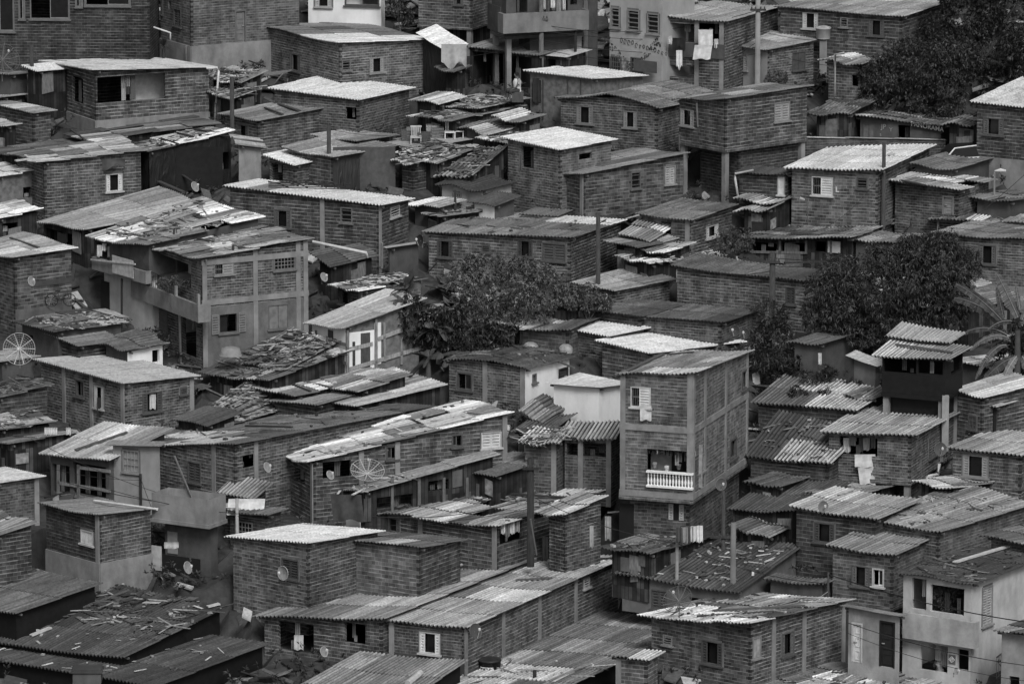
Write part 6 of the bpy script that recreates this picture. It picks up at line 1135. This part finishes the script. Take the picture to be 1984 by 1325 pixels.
panelface('C5b', 'L', 218, 500, 258, 534, paint(.45, .9, .3), name='white_boards', off=.36); plankface('C5b', 'L', [(176, 503, 262, 512)], .06, .5, name='rail', off=.4); plankface('C5b', 'L', [(236, 540, 236, 640)], .12, .05, name='post', off=.2)
panelface('C6', 'A' if 'A' in HS['C6'].faces else 'L', 300, 640, 322, 690, paint(.1), name='door', off=.02)
panelface('C6', 'L', 288, 602, 300, 660, paint(.35), name='pale_render', off=.02)

# ---------------- plants ----------------
def leaves(pts, dirs, K, L, W_, droop, seed, tone, spread=1.0, cup=.25):
    """rosettes of K leaves at pts; returns verts (n,6,3) as two-quad leaves"""
    R = np.random.RandomState(seed); n = len(pts); M = n * K
    p = np.repeat(pts, K, 0); d = np.repeat(dirs, K, 0); r = R.normal(size=(M, 3)); r /= np.linalg.norm(r, axis=1)[:, None]
    ax = d * .55 + r * spread; ax[:, 2] -= droop; ax /= np.linalg.norm(ax, axis=1)[:, None]
    sd = np.cross(ax, R.normal(size=(M, 3)) * .6 + np.array([0, 0, 1.0])); sd /= np.linalg.norm(sd, axis=1)[:, None] + 1e-9; up = np.cross(sd, ax)
    l = (L * R.uniform(.7, 1.25, M))[:, None]; w_ = (W_ * R.uniform(.8, 1.2, M))[:, None]
    b = p; mid = p + ax * l * .5 - up * l * .0; tip = p + ax * l - np.array([0, 0, 1.0]) * l * (.15 + droop * .2)
    v = np.stack([b, mid + sd * w_ + up * w_ * cup, tip, mid - sd * w_ + up * w_ * cup, mid], 1)   # 5 verts
    tn = tone * np.repeat(R.uniform(.45, 1.6, n), K) * R.uniform(.75, 1.25, M)
    return v, tn
def leafmesh(name, v, tn, mat, parent):
    M = len(v); o0 = np.array(parent_world(parent)); vv = (v.reshape(-1, 3) - o0).astype(np.float32); me = bpy.data.meshes.new(name)
    me.vertices.add(M * 5); me.vertices.foreach_set('co', vv.ravel()); base = np.arange(M)[:, None] * 5; f = np.concatenate([base + np.array([0, 1, 4]), base + np.array([1, 2, 4]), base + np.array([2, 3, 4]), base + np.array([3, 0, 4])], 1).ravel()
    me.loops.add(M * 12); me.loops.foreach_set('vertex_index', f); me.polygons.add(M * 4); me.polygons.foreach_set('loop_start', np.arange(M * 4) * 3); me.update(calc_edges=True)
    at = me.attributes.new('tone', 'FLOAT_COLOR', 'FACE'); t4 = np.repeat(tn, 4); at.data.foreach_set('color', np.stack([t4, t4, t4, np.ones_like(t4)], 1).astype(np.float32).ravel())
    me.materials.append(mat); o = bpy.data.objects.new(name, me); C.objects.link(o); o.parent = parent; return o
def tree(label, cat, base, lobes, dens=55, K=8, L=.2, W_=.028, droop=.5, tone=.06, seed=1, trunk=.14, name='tree', group=None, Yoff=0.0, spread=1.0):
    g = ground(*base); Y = g.y + Yoff; root = empty(name, (g.x, Y, gz(Y))); R = np.random.RandomState(seed); allp, alld = [], []; cs = []
    sub = []
    for (x, y, rx, ry) in lobes:
        sub.append((x, y, rx * .72, ry * .72))
        for _ in range(7):
            t_ = R.uniform(0, 2 * pi); q_ = R.uniform(.45, .8); sub.append((x + rx * q_ * cos(t_), y + ry * q_ * sin(t_), rx * R.uniform(.28, .5), ry * R.uniform(.28, .5)))
    main = len(lobes)
    for (x, y, rx, ry) in sub:
        c = np.array(atY(x, y, Y)); k = Y / F; a, b = rx * k, ry * k; c[1] += R.uniform(-.5, .5) * a; cs.append((c, a, b)); n = max(12, int(dens * 4 * pi * ((a * b + a * a) / 2) * .62))
        d = R.normal(size=(n, 3)); d /= np.linalg.norm(d, axis=1)[:, None]; rad = R.uniform(.62, 1.0, n) ** .6
        rad *= 1 + .13 * np.sin(d[:, 0] * 7 + seed) * np.cos(d[:, 2] * 6 + x) + .1 * np.sin(d[:, 1] * 11 + y)
        allp.append(c + d * rad[:, None] * np.array([a, a, b])); alld.append(d)
    p = np.concatenate(allp); d = np.concatenate(alld)
    keep = np.ones(len(p), bool)
    for c, a, b in cs: q = (p - c) / np.array([a, a, b]); keep &= (q ** 2).sum(1) > .38
    v, tn = leaves(p[keep], d[keep], K, L, W_, droop, seed, 1.0, spread); leafmesh('crown', v, tn, leafmat(tone), root)
    m = MB(); m.sm = True; b0 = V((g.x, Y, gz(Y) - .2)); cen = np.mean([c for c, a, b in cs], 0); fork = b0.lerp(V(cen), .45)
    m.tube([b0, b0.lerp(fork, .5) + V((.06, 0, 0)), fork], [trunk, trunk * .85, trunk * .7], 10)
    for c, a, b in cs[::8]: e = V(c); m.tube([fork, fork.lerp(e, .5) + V((R.uniform(-.15, .15), 0, .1)), e], [trunk * .5, trunk * .3, trunk * .1], 6)
    m.build('trunk', wood(.07), root); tag(root, label, cat, group); return root
tree('big round mango tree with drooping narrow leaves right of centre', 'tree', (1720, 705), [(1640, 590, 72, 62), (1700, 560, 85, 78), (1765, 535, 85, 72), (1825, 515, 75, 62), (1600, 555, 40, 42), (1665, 640, 60, 40), (1740, 632, 80, 48), (1838, 588, 50, 50), (1870, 522, 34, 42), (1775, 482, 50, 38), (1580, 610, 30, 35), (1620, 520, 45, 38), (1700, 500, 40, 30), (1820, 465, 35, 25), (1800, 600, 60, 60)], dens=38, K=9, L=.18, W_=.021, droop=.4, tone=.034, seed=2, trunk=.2)
tree('leafy tree overhanging the bar front at the upper right', 'tree', (1725, 262), [(1725, 150, 65, 50), (1790, 120, 75, 60), (1690, 185, 38, 35), (1770, 185, 70, 42), (1835, 175, 55, 45), (1740, 110, 45, 30), (1850, 120, 50, 45), (1670, 205, 22, 20)], dens=42, K=8, L=.15, W_=.024, droop=.35, tone=.034, seed=3, trunk=.15, Yoff=2.5)
tree('massive dark tree filling the top right corner', 'tree', (1900, 215), [(1870, 30, 75, 60), (1930, 90, 80, 70), (1980, 20, 80, 70), (1850, 90, 55, 50), (1900, -30, 80, 60), (1990, 150, 70, 60), (1930, 160, 60, 40), (1815, 60, 30, 35), (2010, -60, 70, 60)], dens=34, K=8, L=.15, W_=.026, droop=.3, tone=.022, seed=4, trunk=.28, Yoff=3.5)
tree('dark background tree behind the massive corner tree', 'tree', (1990, 230), [(1985, 190, 60, 35), (1920, 200, 50, 25), (2000, 110, 60, 60)], dens=26, K=6, L=.18, W_=.03, tone=.02, seed=5, Yoff=1.5)
tree('wide castor bush with pale star leaves before the wide brick house', 'bush', (985, 665), [(895, 545, 38, 38), (945, 560, 55, 52), (1005, 548, 50, 46), (1060, 570, 45, 38), (905, 600, 34, 34), (975, 610, 55, 38), (915, 507, 25, 18), (1045, 528, 34, 26), (985, 515, 38, 22), (1020, 600, 50, 35)], dens=30, K=8, L=.15, W_=.024, droop=.1, tone=.085, seed=6, trunk=.08, name='bush', spread=1.0)
tree('smaller castor bush at the foot of the bare pole', 'bush', (1140, 650), [(1105, 572, 34, 22), (1145, 572, 36, 24), (1170, 585, 18, 16), (1125, 590, 30, 18)], dens=30, K=8, L=.15, W_=.028, droop=.1, tone=.085, seed=7, trunk=.05, name='bush')
tree('dark thicket behind the banana plants', 'bush', (880, 700), [(850, 640, 50, 45), (910, 655, 55, 35), (800, 620, 35, 45), (950, 660, 40, 25)], dens=30, K=7, L=.2, W_=.04, tone=.02, seed=8, trunk=.06, name='bush')
tree('round clipped shrub before the boarded brick side wall', 'bush', (1500, 185), [(1500, 150, 22, 17), (1510, 158, 16, 12)], dens=80, K=6, L=.1, W_=.02, tone=.06, seed=9, trunk=.04, name='bush')
tree('dark foliage between the white house and the brick house at the top', 'tree', (775, 85), [(772, 15, 22, 26), (790, 35, 14, 16), (765, -15, 22, 20)], dens=40, K=6, L=.14, W_=.025, tone=.025, seed=10, trunk=.06)
tree('scrubby bush beside the dark ribbed roof house', 'bush', (1405, 505), [(1395, 468, 24, 22), (1420, 455, 18, 18), (1410, 480, 24, 16), (1450, 465, 16, 20)], dens=50, K=6, L=.12, W_=.02, tone=.05, seed=11, trunk=.04, name='bush')
tree('shaggy shrub climbing below the thick utility pole', 'bush', (1500, 745), [(1490, 610, 30, 40), (1515, 660, 36, 45), (1490, 700, 34, 36), (1545, 700, 24, 34), (1470, 650, 20, 34), (1500, 750, 34, 26)], dens=34, K=9, L=.24, W_=.02, droop=-.1, tone=.03, seed=12, trunk=.07, name='bush')
tree('weedy shrubs at the foot of the mango tree', 'bush', (1600, 770), [(1570, 735, 25, 18), (1605, 722, 16, 14), (1650, 745, 26, 14)], dens=40, K=8, L=.16, W_=.018, droop=-.2, tone=.035, seed=13, trunk=.03, name='bush')
tree('hanging plants crowding the whitewashed balcony window', 'plant', (1835, 1290), [(1830, 1160, 16, 20), (1850, 1168, 16, 18), (1815, 1150, 12, 12), (1845, 1140, 26, 10)], dens=90, K=6, L=.09, W_=.018, droop=.4, tone=.07, seed=14, trunk=.02, name='plant', Yoff=.35)
tree('potted plants along the concrete framed balcony', 'plant', (345, 700), [(318, 548, 16, 9), (345, 545, 16, 12), (362, 550, 14, 9)], dens=110, K=6, L=.09, W_=.015, droop=0, tone=.07, seed=15, trunk=.015, name='plant', Yoff=1.0)
tree('small dark tree behind the hut under the mango tree', 'bush', (1570, 800), [(1545, 765, 30, 22), (1600, 770, 20, 16)], dens=40, K=7, L=.16, W_=.02, tone=.02, seed=16, trunk=.03, name='bush')
tree('weeds growing in the lane beside the pillared ground floor', 'bush', (1450, 440), [(1450, 395, 20, 10), (1590, 250, 14, 16), (1578, 195, 12, 14)], dens=50, K=6, L=.12, W_=.02, tone=.03, seed=17, trunk=.02, name='bush') if False else None
def spiky(x, y, rp, Yb, label, n=70, tone=.035, w_=.02):
    g = ground(x, Yb); c = atY(x, y, g.y); root = empty('yucca', (c.x, g.y, gz(g.y))); R = random.Random(int(x)); m = MB(); r = rp * g.y / F
    for i in range(n):
        t = R.uniform(0, 2 * pi); e = R.uniform(-.5, 1.4); d = V((cos(t) * cos(e), sin(t) * cos(e), sin(e))); s = d.cross(UP).normalized() * w_; tip = c + d * r * R.uniform(.8, 1.1) - UP * r * .12; md = c + d * r * .5
        m.face([c - s * .4, md - s, tip, md + s], None, R.uniform(.6, 1.6))
    m.build('crown', leafmat(tone), root); q = MB(); q.tube([V((c.x, g.y, gz(g.y))), c], [.08, .06], 8); q.build('trunk', wood(.06), root); tag(root, label, 'yucca')
spiky(317, 90, 24, 128, 'spiky yucca at the corner of the tall patched brick house')
def blade(m, base, d, L, Wd, droop, R, tear=.5, fold=.35):
    d = V(d).normalized(); s = d.cross(UP).normalized(); s = (s * cos(.9 * R.uniform(-1, 1)) + UP * R.uniform(-.6, .6)).normalized(); n = 16; prev = None
    for i in range(n + 1):
        u = i / n; p = base + d * (L * u) - UP * (droop * L * u * u); w_ = Wd * (sin(pi * min(1, u * .92 + .06)) ** .6); t1, t2 = w_ * R.uniform(1 - tear * .5, 1), w_ * R.uniform(1 - tear * .5, 1)
        cur = (p + s * t1 - UP * t1 * fold, p, p - s * t2 - UP * t2 * fold)
        if prev:
            tn = R.uniform(.7, 1.3); gap = .14 if R.random() < tear else 0
            for a_, b_ in ((0, 1), (1, 2)):
                q = [prev[a_], prev[b_], cur[b_], cur[a_]]
                if gap: o_ = 0 if a_ == 0 else 1; q = [prev[0].lerp(cur[0], gap), prev[1], cur[1], cur[0].lerp(prev[0], gap)] if a_ == 0 else [prev[1], prev[2].lerp(cur[2], gap), cur[2].lerp(prev[2], gap), cur[1]]
                m.face(q, None, tn)
        prev = cur
def banana(x, y, rp, yb, label, n=9, tone=.06, seed=1, lean=0, Yoff=0.0, up=.6, wid=.24):
    g = ground(x, yb); Y = g.y + Yoff; c = atY(x, y, Y); root = empty('banana_plant', (c.x, Y, gz(Y))); R = random.Random(seed); L = rp * Y / F
    q = MB(); q.sm = True; q.tube([V((c.x - lean, Y, gz(Y))), c], [.12, .07], 10); q.build('trunk', paint(.06), root)
    for i in range(n):
        t = 2 * pi * i / n + R.uniform(-.3, .3); e = R.uniform(.1, 1.2) * up * 1.4; m = MB(); d = (cos(t) * cos(e), sin(t) * cos(e) * .7, sin(e)); l = L * R.uniform(.7, 1.1)
        blade(m, c - UP * .05, d, l, wid * min(1.2, l), R.uniform(.3, .9), R); m.sm = False; m.build('leaf', leafmat(tone), root); k = MB()
    tag(root, label, 'banana plant', 'banana plants')
banana(800, 600, 70, 690, 'tall banana plant beside the stilt shack wall', 9, .05, 1); banana(850, 640, 65, 705, 'banana plant with torn leaves left of the hipped roof', 9, .055, 2); banana(790, 560, 60, 660, 'banana plant with a leaf rising over the pale sacks of roof', 8, .05, 3, up=1.0); banana(905, 680, 60, 712, 'low banana plant spreading over the mossy hipped roof edge', 8, .06, 4, up=.2); banana(830, 690, 50, 735, 'small banana plant at the right end of the stilt shack', 7, .05, 5)
def frondplant(cx, cy, yb, tips, label, tone, seed, Yoff=-.6):
    g = ground(cx, yb); Y = g.y + Yoff; c = atY(cx, cy, Y); root = empty('banana_plant', (c.x, Y, gz(Y))); R = random.Random(seed)
    q = MB(); q.sm = True; q.tube([V((c.x, Y, gz(Y) - .1)), c], [.16, .1], 10); q.build('trunk', paint(.05), root)
    for (tx, ty, bx, by, wd, arch) in tips:
        dY = R.uniform(-.7, .5); a = atY(bx, by, Y + R.uniform(-.1, .1)); b = atY(tx, ty, Y + dY); d = b - a; L = d.length; s0 = d.cross(V((0, 1, .25))).normalized(); s = (s0 + V((0, R.uniform(-.5, .5), 0))).normalized(); m = MB(); k = MB(); n = 22; prev = None; rib = []
        for i_ in range(n + 1):
            u = i_ / n; p = a.lerp(b, u) + UP * arch * L * 4 * u * (1 - u); w_ = wd * (sin(pi * min(1, u * .9 + .08)) ** .5); rib.append(p + V((0, -.02, 0)))
            t1, t2 = w_ * R.uniform(.7, 1.05), w_ * R.uniform(.7, 1.05); cur = (p + s * t1 - UP * t1 * .3, p, p - s * t2 - UP * t2 * .3)
            if prev:
                g1 = R.choice([0, .12, .3, .1]); m.face([prev[0].lerp(cur[0], g1), prev[1], cur[1], cur[0]], None, R.uniform(.6, 1.4)); m.face([prev[1], prev[2].lerp(cur[2], g1), cur[2], cur[1]], None, R.uniform(.5, 1.2))
            prev = cur
        lf = m.build('leaf', leafmat(tone), root); k.tube(rib, [.022 * (1 - .7 * i_ / n) for i_ in range(n + 1)], 4); k.build('midrib', leafmat(tone * 2.2), lf)
    tag(root, label, 'banana plant', 'banana plants')
frondplant(1972, 640, 748, [(1852, 550, 1945, 625, .2, .06), (1849, 577, 1942, 628, .24, .1), (1905, 576, 1945, 622, .16, .05), (1930, 528, 1972, 615, .26, .03), (1931, 556, 1944, 615, .14, 0), (1856, 652, 1950, 648, .16, .16), (1880, 678, 1955, 655, .14, .18), (1902, 742, 1975, 690, .24, .12), (1890, 735, 1950, 668, .16, .2), (1968, 552, 1976, 600, .1, 0), (2010, 560, 1980, 620, .2, .05), (2020, 660, 1985, 640, .2, .2), (2000, 735, 1980, 690, .2, .1), (1912, 640, 1960, 622, .16, .12), (1940, 745, 1970, 690, .18, .1)],
  'large banana plant with radiating torn leaves at the right edge', .09, 31, -1.2)
tree('dark bushy mass under the large banana plant', 'bush', (1960, 760), [(1950, 690, 34, 30), (1975, 660, 30, 34), (1985, 720, 34, 30), (1935, 725, 26, 18)], dens=34, K=7, L=.2, W_=.035, tone=.03, seed=18, trunk=.05, name='bush')

# ---------------- rubble and litter on the old roofs ----------------
def debris(k, n, seed, label, rng=None, tones=(.05, .09, .15, .25, .55), big=1.0):
    h = HS[k]; R = random.Random(seed); m = MB(); s0, s1, t0, t1 = rng or (.05, .95, .05, .95)
    for i in range(n):
        s, t = h.a * R.uniform(s0, s1), h.b * R.uniform(t0, t1); p = V(h.PT(s, t)); ty = R.random(); a = R.choice([pi - RAD(h.psi), pi / 2 - RAD(h.psi)]) + R.gauss(0, .4); X = V((cos(a), sin(a), R.uniform(-.08, .08))); Y_ = V((-sin(a), cos(a), R.uniform(-.08, .08))); tn = R.choice(tones) * R.uniform(.7, 1.3)
        if ty < .5: l, w_, z = R.uniform(.2, .8) * big, R.uniform(.015, .05), R.uniform(.006, .015)
        elif ty < .62: l, w_, z = R.uniform(.06, .12) * big, R.uniform(.04, .07), R.uniform(.02, .04)
        elif ty < .9: l, w_, z = R.uniform(.02, .06), R.uniform(.02, .05), R.uniform(.01, .03)
        else: l, w_, z = R.uniform(.15, .4) * big, R.uniform(.08, .2) * big, .005
        m.box(p + UP * (.06 + z), X * l, Y_ * w_, UP * z + X * R.uniform(-.3, .3) * z, tn)
    o = m.build('roof_rubble', roofmat(0.0, .15, 0.0, 'rubble'), None); tag(o, label, 'rubble', None, 'stuff')
for (k, n, l, rg, tn, bg) in (('E5b', 260, 'rubble and litter heaped along the vast dark roof', (.0, 1, .45, 1.0), (.04, .06, .1, .15, .35), 1), ('E5b', 70, 'scattered white litter over the vast dark roof', (.05, .95, .05, .95), (.15, .3, .5), .3), ('E5c', 60, 'litter on the bottom left ribbed roof', None, (.1, .3, .5), .5),
        ('D24', 110, 'pale litter on the mossy roof below the tower', None, (.06, .2, .5), .5), ('D1a', 120, 'scraps on the mossy roof behind the mesh dish', None, (.05, .1, .3, .5), .7), ('D5a', 170, 'rotten boards and scraps on the climbing scrap roof', None, (.04, .08, .15, .3), 1.2), ('D5b', 170, 'heap of boards on the chaotic roof', None, (.04, .08, .15, .35), 1.2),
        ('D5c', 110, 'broken tile pieces', (0, 1, .2, 1), (.05, .15, .3, .5), .6), ('B7', 90, 'rubble on the broken tile roof', None, (.05, .1, .3), .8), ('B7b', 110, 'rubble below the shop', None, (.05, .1, .3, .5), 1), ('B8', 60, 'loose tiles on the steep tile roof', None, (.05, .15, .3), .6), ('C3', 60, 'scraps on the ragged roof', None, (.05, .15, .4), .9),
        ('C5b', 110, 'boards and scraps on the patched porch roof', None, (.05, .1, .25, .45), 1.1), ('C6', 70, 'scraps on the concrete framed house roof', None, (.05, .12, .4), 1), ('C14c', 110, 'scraps on the sprawling shack', None, (.06, .15, .4, .5), 1), ('C20', 90, 'scraps on the roof behind the banana leaves', None, (.06, .2, .5), .8), ('D14b', 90, 'heaped scrap sheets beside the tower', None, (.08, .2, .4), 1),
        ('D21', 70, 'scraps on the worn striped roof', (0, 1, .5, 1), (.05, .15, .4), .8), ('S5', 70, 'scrap on the climbing shack', None, (.05, .15, .4), 1), ('S5b', 70, 'planks below the patched house', None, (.05, .15, .35), 1), ('D18', 60, 'scraps on the streaky pale roof', None, (.06, .2, .5), .7), ('D19', 45, 'pale strips beside the mesh dish', (0, .9, 0, .4), (.1, .4, .5), .9),
        ('E9', 60, 'scraps on the jagged eaved roof', None, (.05, .1, .4), .8), ('E10', 70, 'scraps on the bottom edge sheets', None, (.06, .3, .6), .9), ('C16', 60, 'clutter on the lean-to roof at the right edge', None, (.06, .2, .4), .8), ('D3', 90, 'rubble on the left edge shack', None, (.04, .08, .2), .8), ('D3b', 60, 'curled sheet pieces', None, (.06, .15, .3), 1), ('D23b', 50, 'litter on the broad mixed roof', None, (.06, .2, .5), .6),
        ('F1b', 35, 'litter on the wide grey sheets', None, (.1, .3, .5), .5), ('F3', 70, 'dead leaves and scraps on the overgrown roof', None, (.04, .1, .2), .6), ('S18', 80, 'rubble on the torn roof below the tower', None, (.04, .1, .3), 1), ('S25', 30, 'rubble on the lean-to', None, (.04, .1, .3), 1), ('S8', 80, 'rubble below the crate terrace', None, (.04, .1, .4), 1), ('S9', 60, 'rubble right of the crate terrace', None, (.04, .1, .4), 1), ('E8b', 40, 'pale scraps beside the tank', (0, 1, 0, .4), (.2, .5), 1), ('B8d', 60, 'rubble inside the low shack', None, (.04, .1, .3), 1), ('D16', 50, 'moss and scraps on the endless roof', None, (.05, .1, .2), .8), ('D8', 30, 'bits on the hipped roof', None, (.05, .1, .3), .6), ('C8', 25, 'bits on the wide house roof', None, (.06, .2), .6)):
    if k in HS: debris(k, n, len(l) * 13 + n, l, rg, tn, bg)
def yard():
    m = MB(); R = random.Random(77); ks = list(HS.values())
    for i in range(9000):
        x, Y = R.uniform(-24, 24), R.uniform(192, 262); z = gz(Y); inside = False
        for h in ks:
            ux, uy = -cos(RAD(h.psi)), sin(RAD(h.psi)); dx, dy = x - h.n.x, Y - h.n.y; s, t = dx * ux + dy * uy, dx * uy + dy * -ux
            if -.6 < s < h.a + .6 and -.6 < t < h.b + .6: inside = True; break
        if inside: continue
        a = R.uniform(0, pi); l, w_ = R.choice([(R.uniform(.3, .9), .06), (R.uniform(.1, .3), R.uniform(.08, .2)), (R.uniform(.3, .6), R.uniform(.2, .4))]); tn = R.choice((.03, .06, .1, .2, .4))
        m.box((x, Y, z + R.uniform(0, .2)), (l * cos(a), l * sin(a), R.uniform(-.15, .25)), (-w_ * sin(a), w_ * cos(a), R.uniform(-.1, .1)), (0, 0, .03), tn)
    o = m.build('rubble', roofmat(0.0, .15, 0.0, 'rubble'), None); tag(o, 'boards, bricks and scrap scattered over the bare ground between the houses', 'rubble', None, 'stuff')
yard()
def weeds():
    R = np.random.RandomState(9); P_ = []; n = 0
    while len(P_) < 5000:
        x, Y = R.uniform(-24, 24), R.uniform(192, 268); ok = True
        if sin(x * .9 + 1) + sin(Y * .7) + R.uniform(-1, 1) < .2: continue
        for h in HS.values():
            ux, uy = -cos(RAD(h.psi)), sin(RAD(h.psi)); dx, dy = x - h.n.x, Y - h.n.y; s, t = dx * ux + dy * uy, dx * uy + dy * -ux
            if -.2 < s < h.a + .2 and -.2 < t < h.b + .2: ok = False; break
        if ok: P_.append((x, Y, gz(Y) + R.uniform(0, .35)))
    P_ = np.array(P_); v, tn = leaves(P_, np.tile([0, 0, 1.0], (len(P_), 1)), 9, .22, .03, .0, 5, 1.0); root = empty('weeds', (0, 227, gz(227))); o = leafmesh('weeds', v, tn, leafmat(.035), root); o.parent = None; o.location = root.location; bpy.data.objects.remove(root); o.name = 'weeds'
    tag(o, 'dark weeds growing on the banks between the houses', 'weeds', None, 'stuff')
weeds()

# ---------------- people ----------------
def person(c, h, yaw, pose, shirt, label, legs=True):
    """c: point under the pelvis on the ground; one skinned body, clothes and hair as children"""
    root = empty('person', c); fx, fy = sin(yaw), -cos(yaw); s = h / 1.7
    def J(side, fwd, up): return (side * cos(yaw) * s + fwd * fx * s, side * sin(yaw) * s + fwd * fy * s, up * s)
    sit = pose == 'sit'; hp = .45 if sit else .92
    v, r, e = [], [], []
    def add(p, rad, par=None): v.append(J(*p)); r.append(rad * s); (e.append((par, len(v) - 1)) if par is not None else None); return len(v) - 1
    pel = add((0, 0, hp), .13); sp_ = add((0, .02, hp + .22), .12, pel); ch = add((0, .03, hp + .42), .14, sp_); nk = add((0, .05, hp + .57), .05, ch); hd = add((0, .08, hp + .66), .085, nk); tp = add((0, .08, hp + .76), .075, hd); add((0, .17, hp + .68), .018, hd)
    for sd in (-1, 1):
        sh = add((sd * .17, .02, hp + .47), .05, ch); el_ = add((sd * .23, .08 if not sit else .16, hp + .22), .038, sh); wr = add((sd * .18, .24, hp + .12), .027, el_); pm = add((sd * .17, .31, hp + .11), .03, wr)
        for q in range(4): f1 = add((sd * .17 + (q - 1.5) * .02, .355 + .004 * q, hp + .10), .008, pm); add((sd * .17 + (q - 1.5) * .021, .39 - .006 * abs(q - 1), hp + .08), .007, f1)
        add((sd * .17 - sd * .045, .33, hp + .11), .009, pm)
        if sit: kn = add((sd * .12, .42, hp + .02), .065, pel); an = add((sd * .12, .44, .08), .04, kn); add((sd * .12, .58, .03), .035, an)
        else: hpj = add((sd * .1, 0, hp - .08), .09, pel); kn = add((sd * .11, .02, .48), .06, hpj); an = add((sd * .11, 0, .08), .038, kn); add((sd * .12, .15, .03), .035, an)
    me = bpy.data.meshes.new('body'); me.from_pydata(v, e, []); o = bpy.data.objects.new('body', me); C.objects.link(o); o.parent = root; me.materials.append(paint(.1, .6))
    md = o.modifiers.new('skin', 'SKIN'); sl_ = me.skin_vertices[0].data
    for i, rr in enumerate(r): sl_[i].radius = (rr, rr); sl_[i].use_root = i == 0
    o.modifiers.new('sub', 'SUBSURF').levels = 1; o.modifiers['sub'].render_levels = 2
    w0 = V(c); m = MB(); m.sm = True; m.tube([w0 + V(J(0, .01, hp - .06)), w0 + V(J(0, .02, hp + .2)), w0 + V(J(0, .03, hp + .4)), w0 + V(J(0, .04, hp + .53))], [.17 * s, .16 * s, .19 * s, .1 * s], 14); m.build('shirt', paint(shirt, .9), root)
    for sd in (-1, 1): m = MB(); m.sm = True; m.tube([w0 + V(J(sd * .12, .02, hp + .47)), w0 + V(J(sd * .22, .06, hp + .29))], [.08 * s, .065 * s], 10); m.build('sleeve', paint(shirt, .9), root)
    m = MB(); m.sm = True; hc = w0 + V(J(0, .05, hp + .72)); m.tube([hc - UP * .07 * s, hc, hc + UP * .06 * s, hc + UP * .1 * s], [.085 * s, .1 * s, .085 * s, .02 * s], 12); m.build('hair', paint(.01, .8), root)
    m = MB(); m.sm = True
    for sd in (-1, 1):
        pts = [(sd * .1, .0, hp + .02), (sd * .12, .42, hp + .03), (sd * .12, .44, hp - .1)] if sit else [(sd * .09, 0, hp + .02), (sd * .11, .02, .5), (sd * .11, .0, .15)]
        m = MB(); m.sm = True; m.tube([w0 + V(J(*p)) for p in pts], [.11 * s, .085 * s, .06 * s], 10); m.build('trouser_leg', paint(.05, .9), root)
    tag(root, label, 'person', 'people')
g = atY(1003, 172, 247.2); person((g.x, g.y, atY(1003, 158, 247.2).z - .85), 1.7, -1.1, 'sit', .55, 'seated person in a white shirt at the edge of the open shop')
fY = wallY('F3', 'L', 1820, 1280) + .5; z0 = atY(1821, 1268, fY).z - 1.62; person((atY(1821, 1300, fY).x, fY, z0), 1.65, 2.9, 'stand', .4, 'person in a pale sleeveless top inside the ground floor doorway')
bY = 229.6; person((atY(1090, 560, bY).x, bY, atY(1090, 531, bY).z - 1.3), 1.32, .4, 'stand', .05, 'child in dark clothes standing behind the castor bush')
m = MB(); g0 = atY(1003, 158, 247.2); m.box((g0.x, g0.y, g0.z - .66), (.25, 0, 0), (0, .25, 0), (0, 0, .22)); o = m.build('stool', wood(.08)); tag(o, 'dark box stool under the seated person', 'stool')
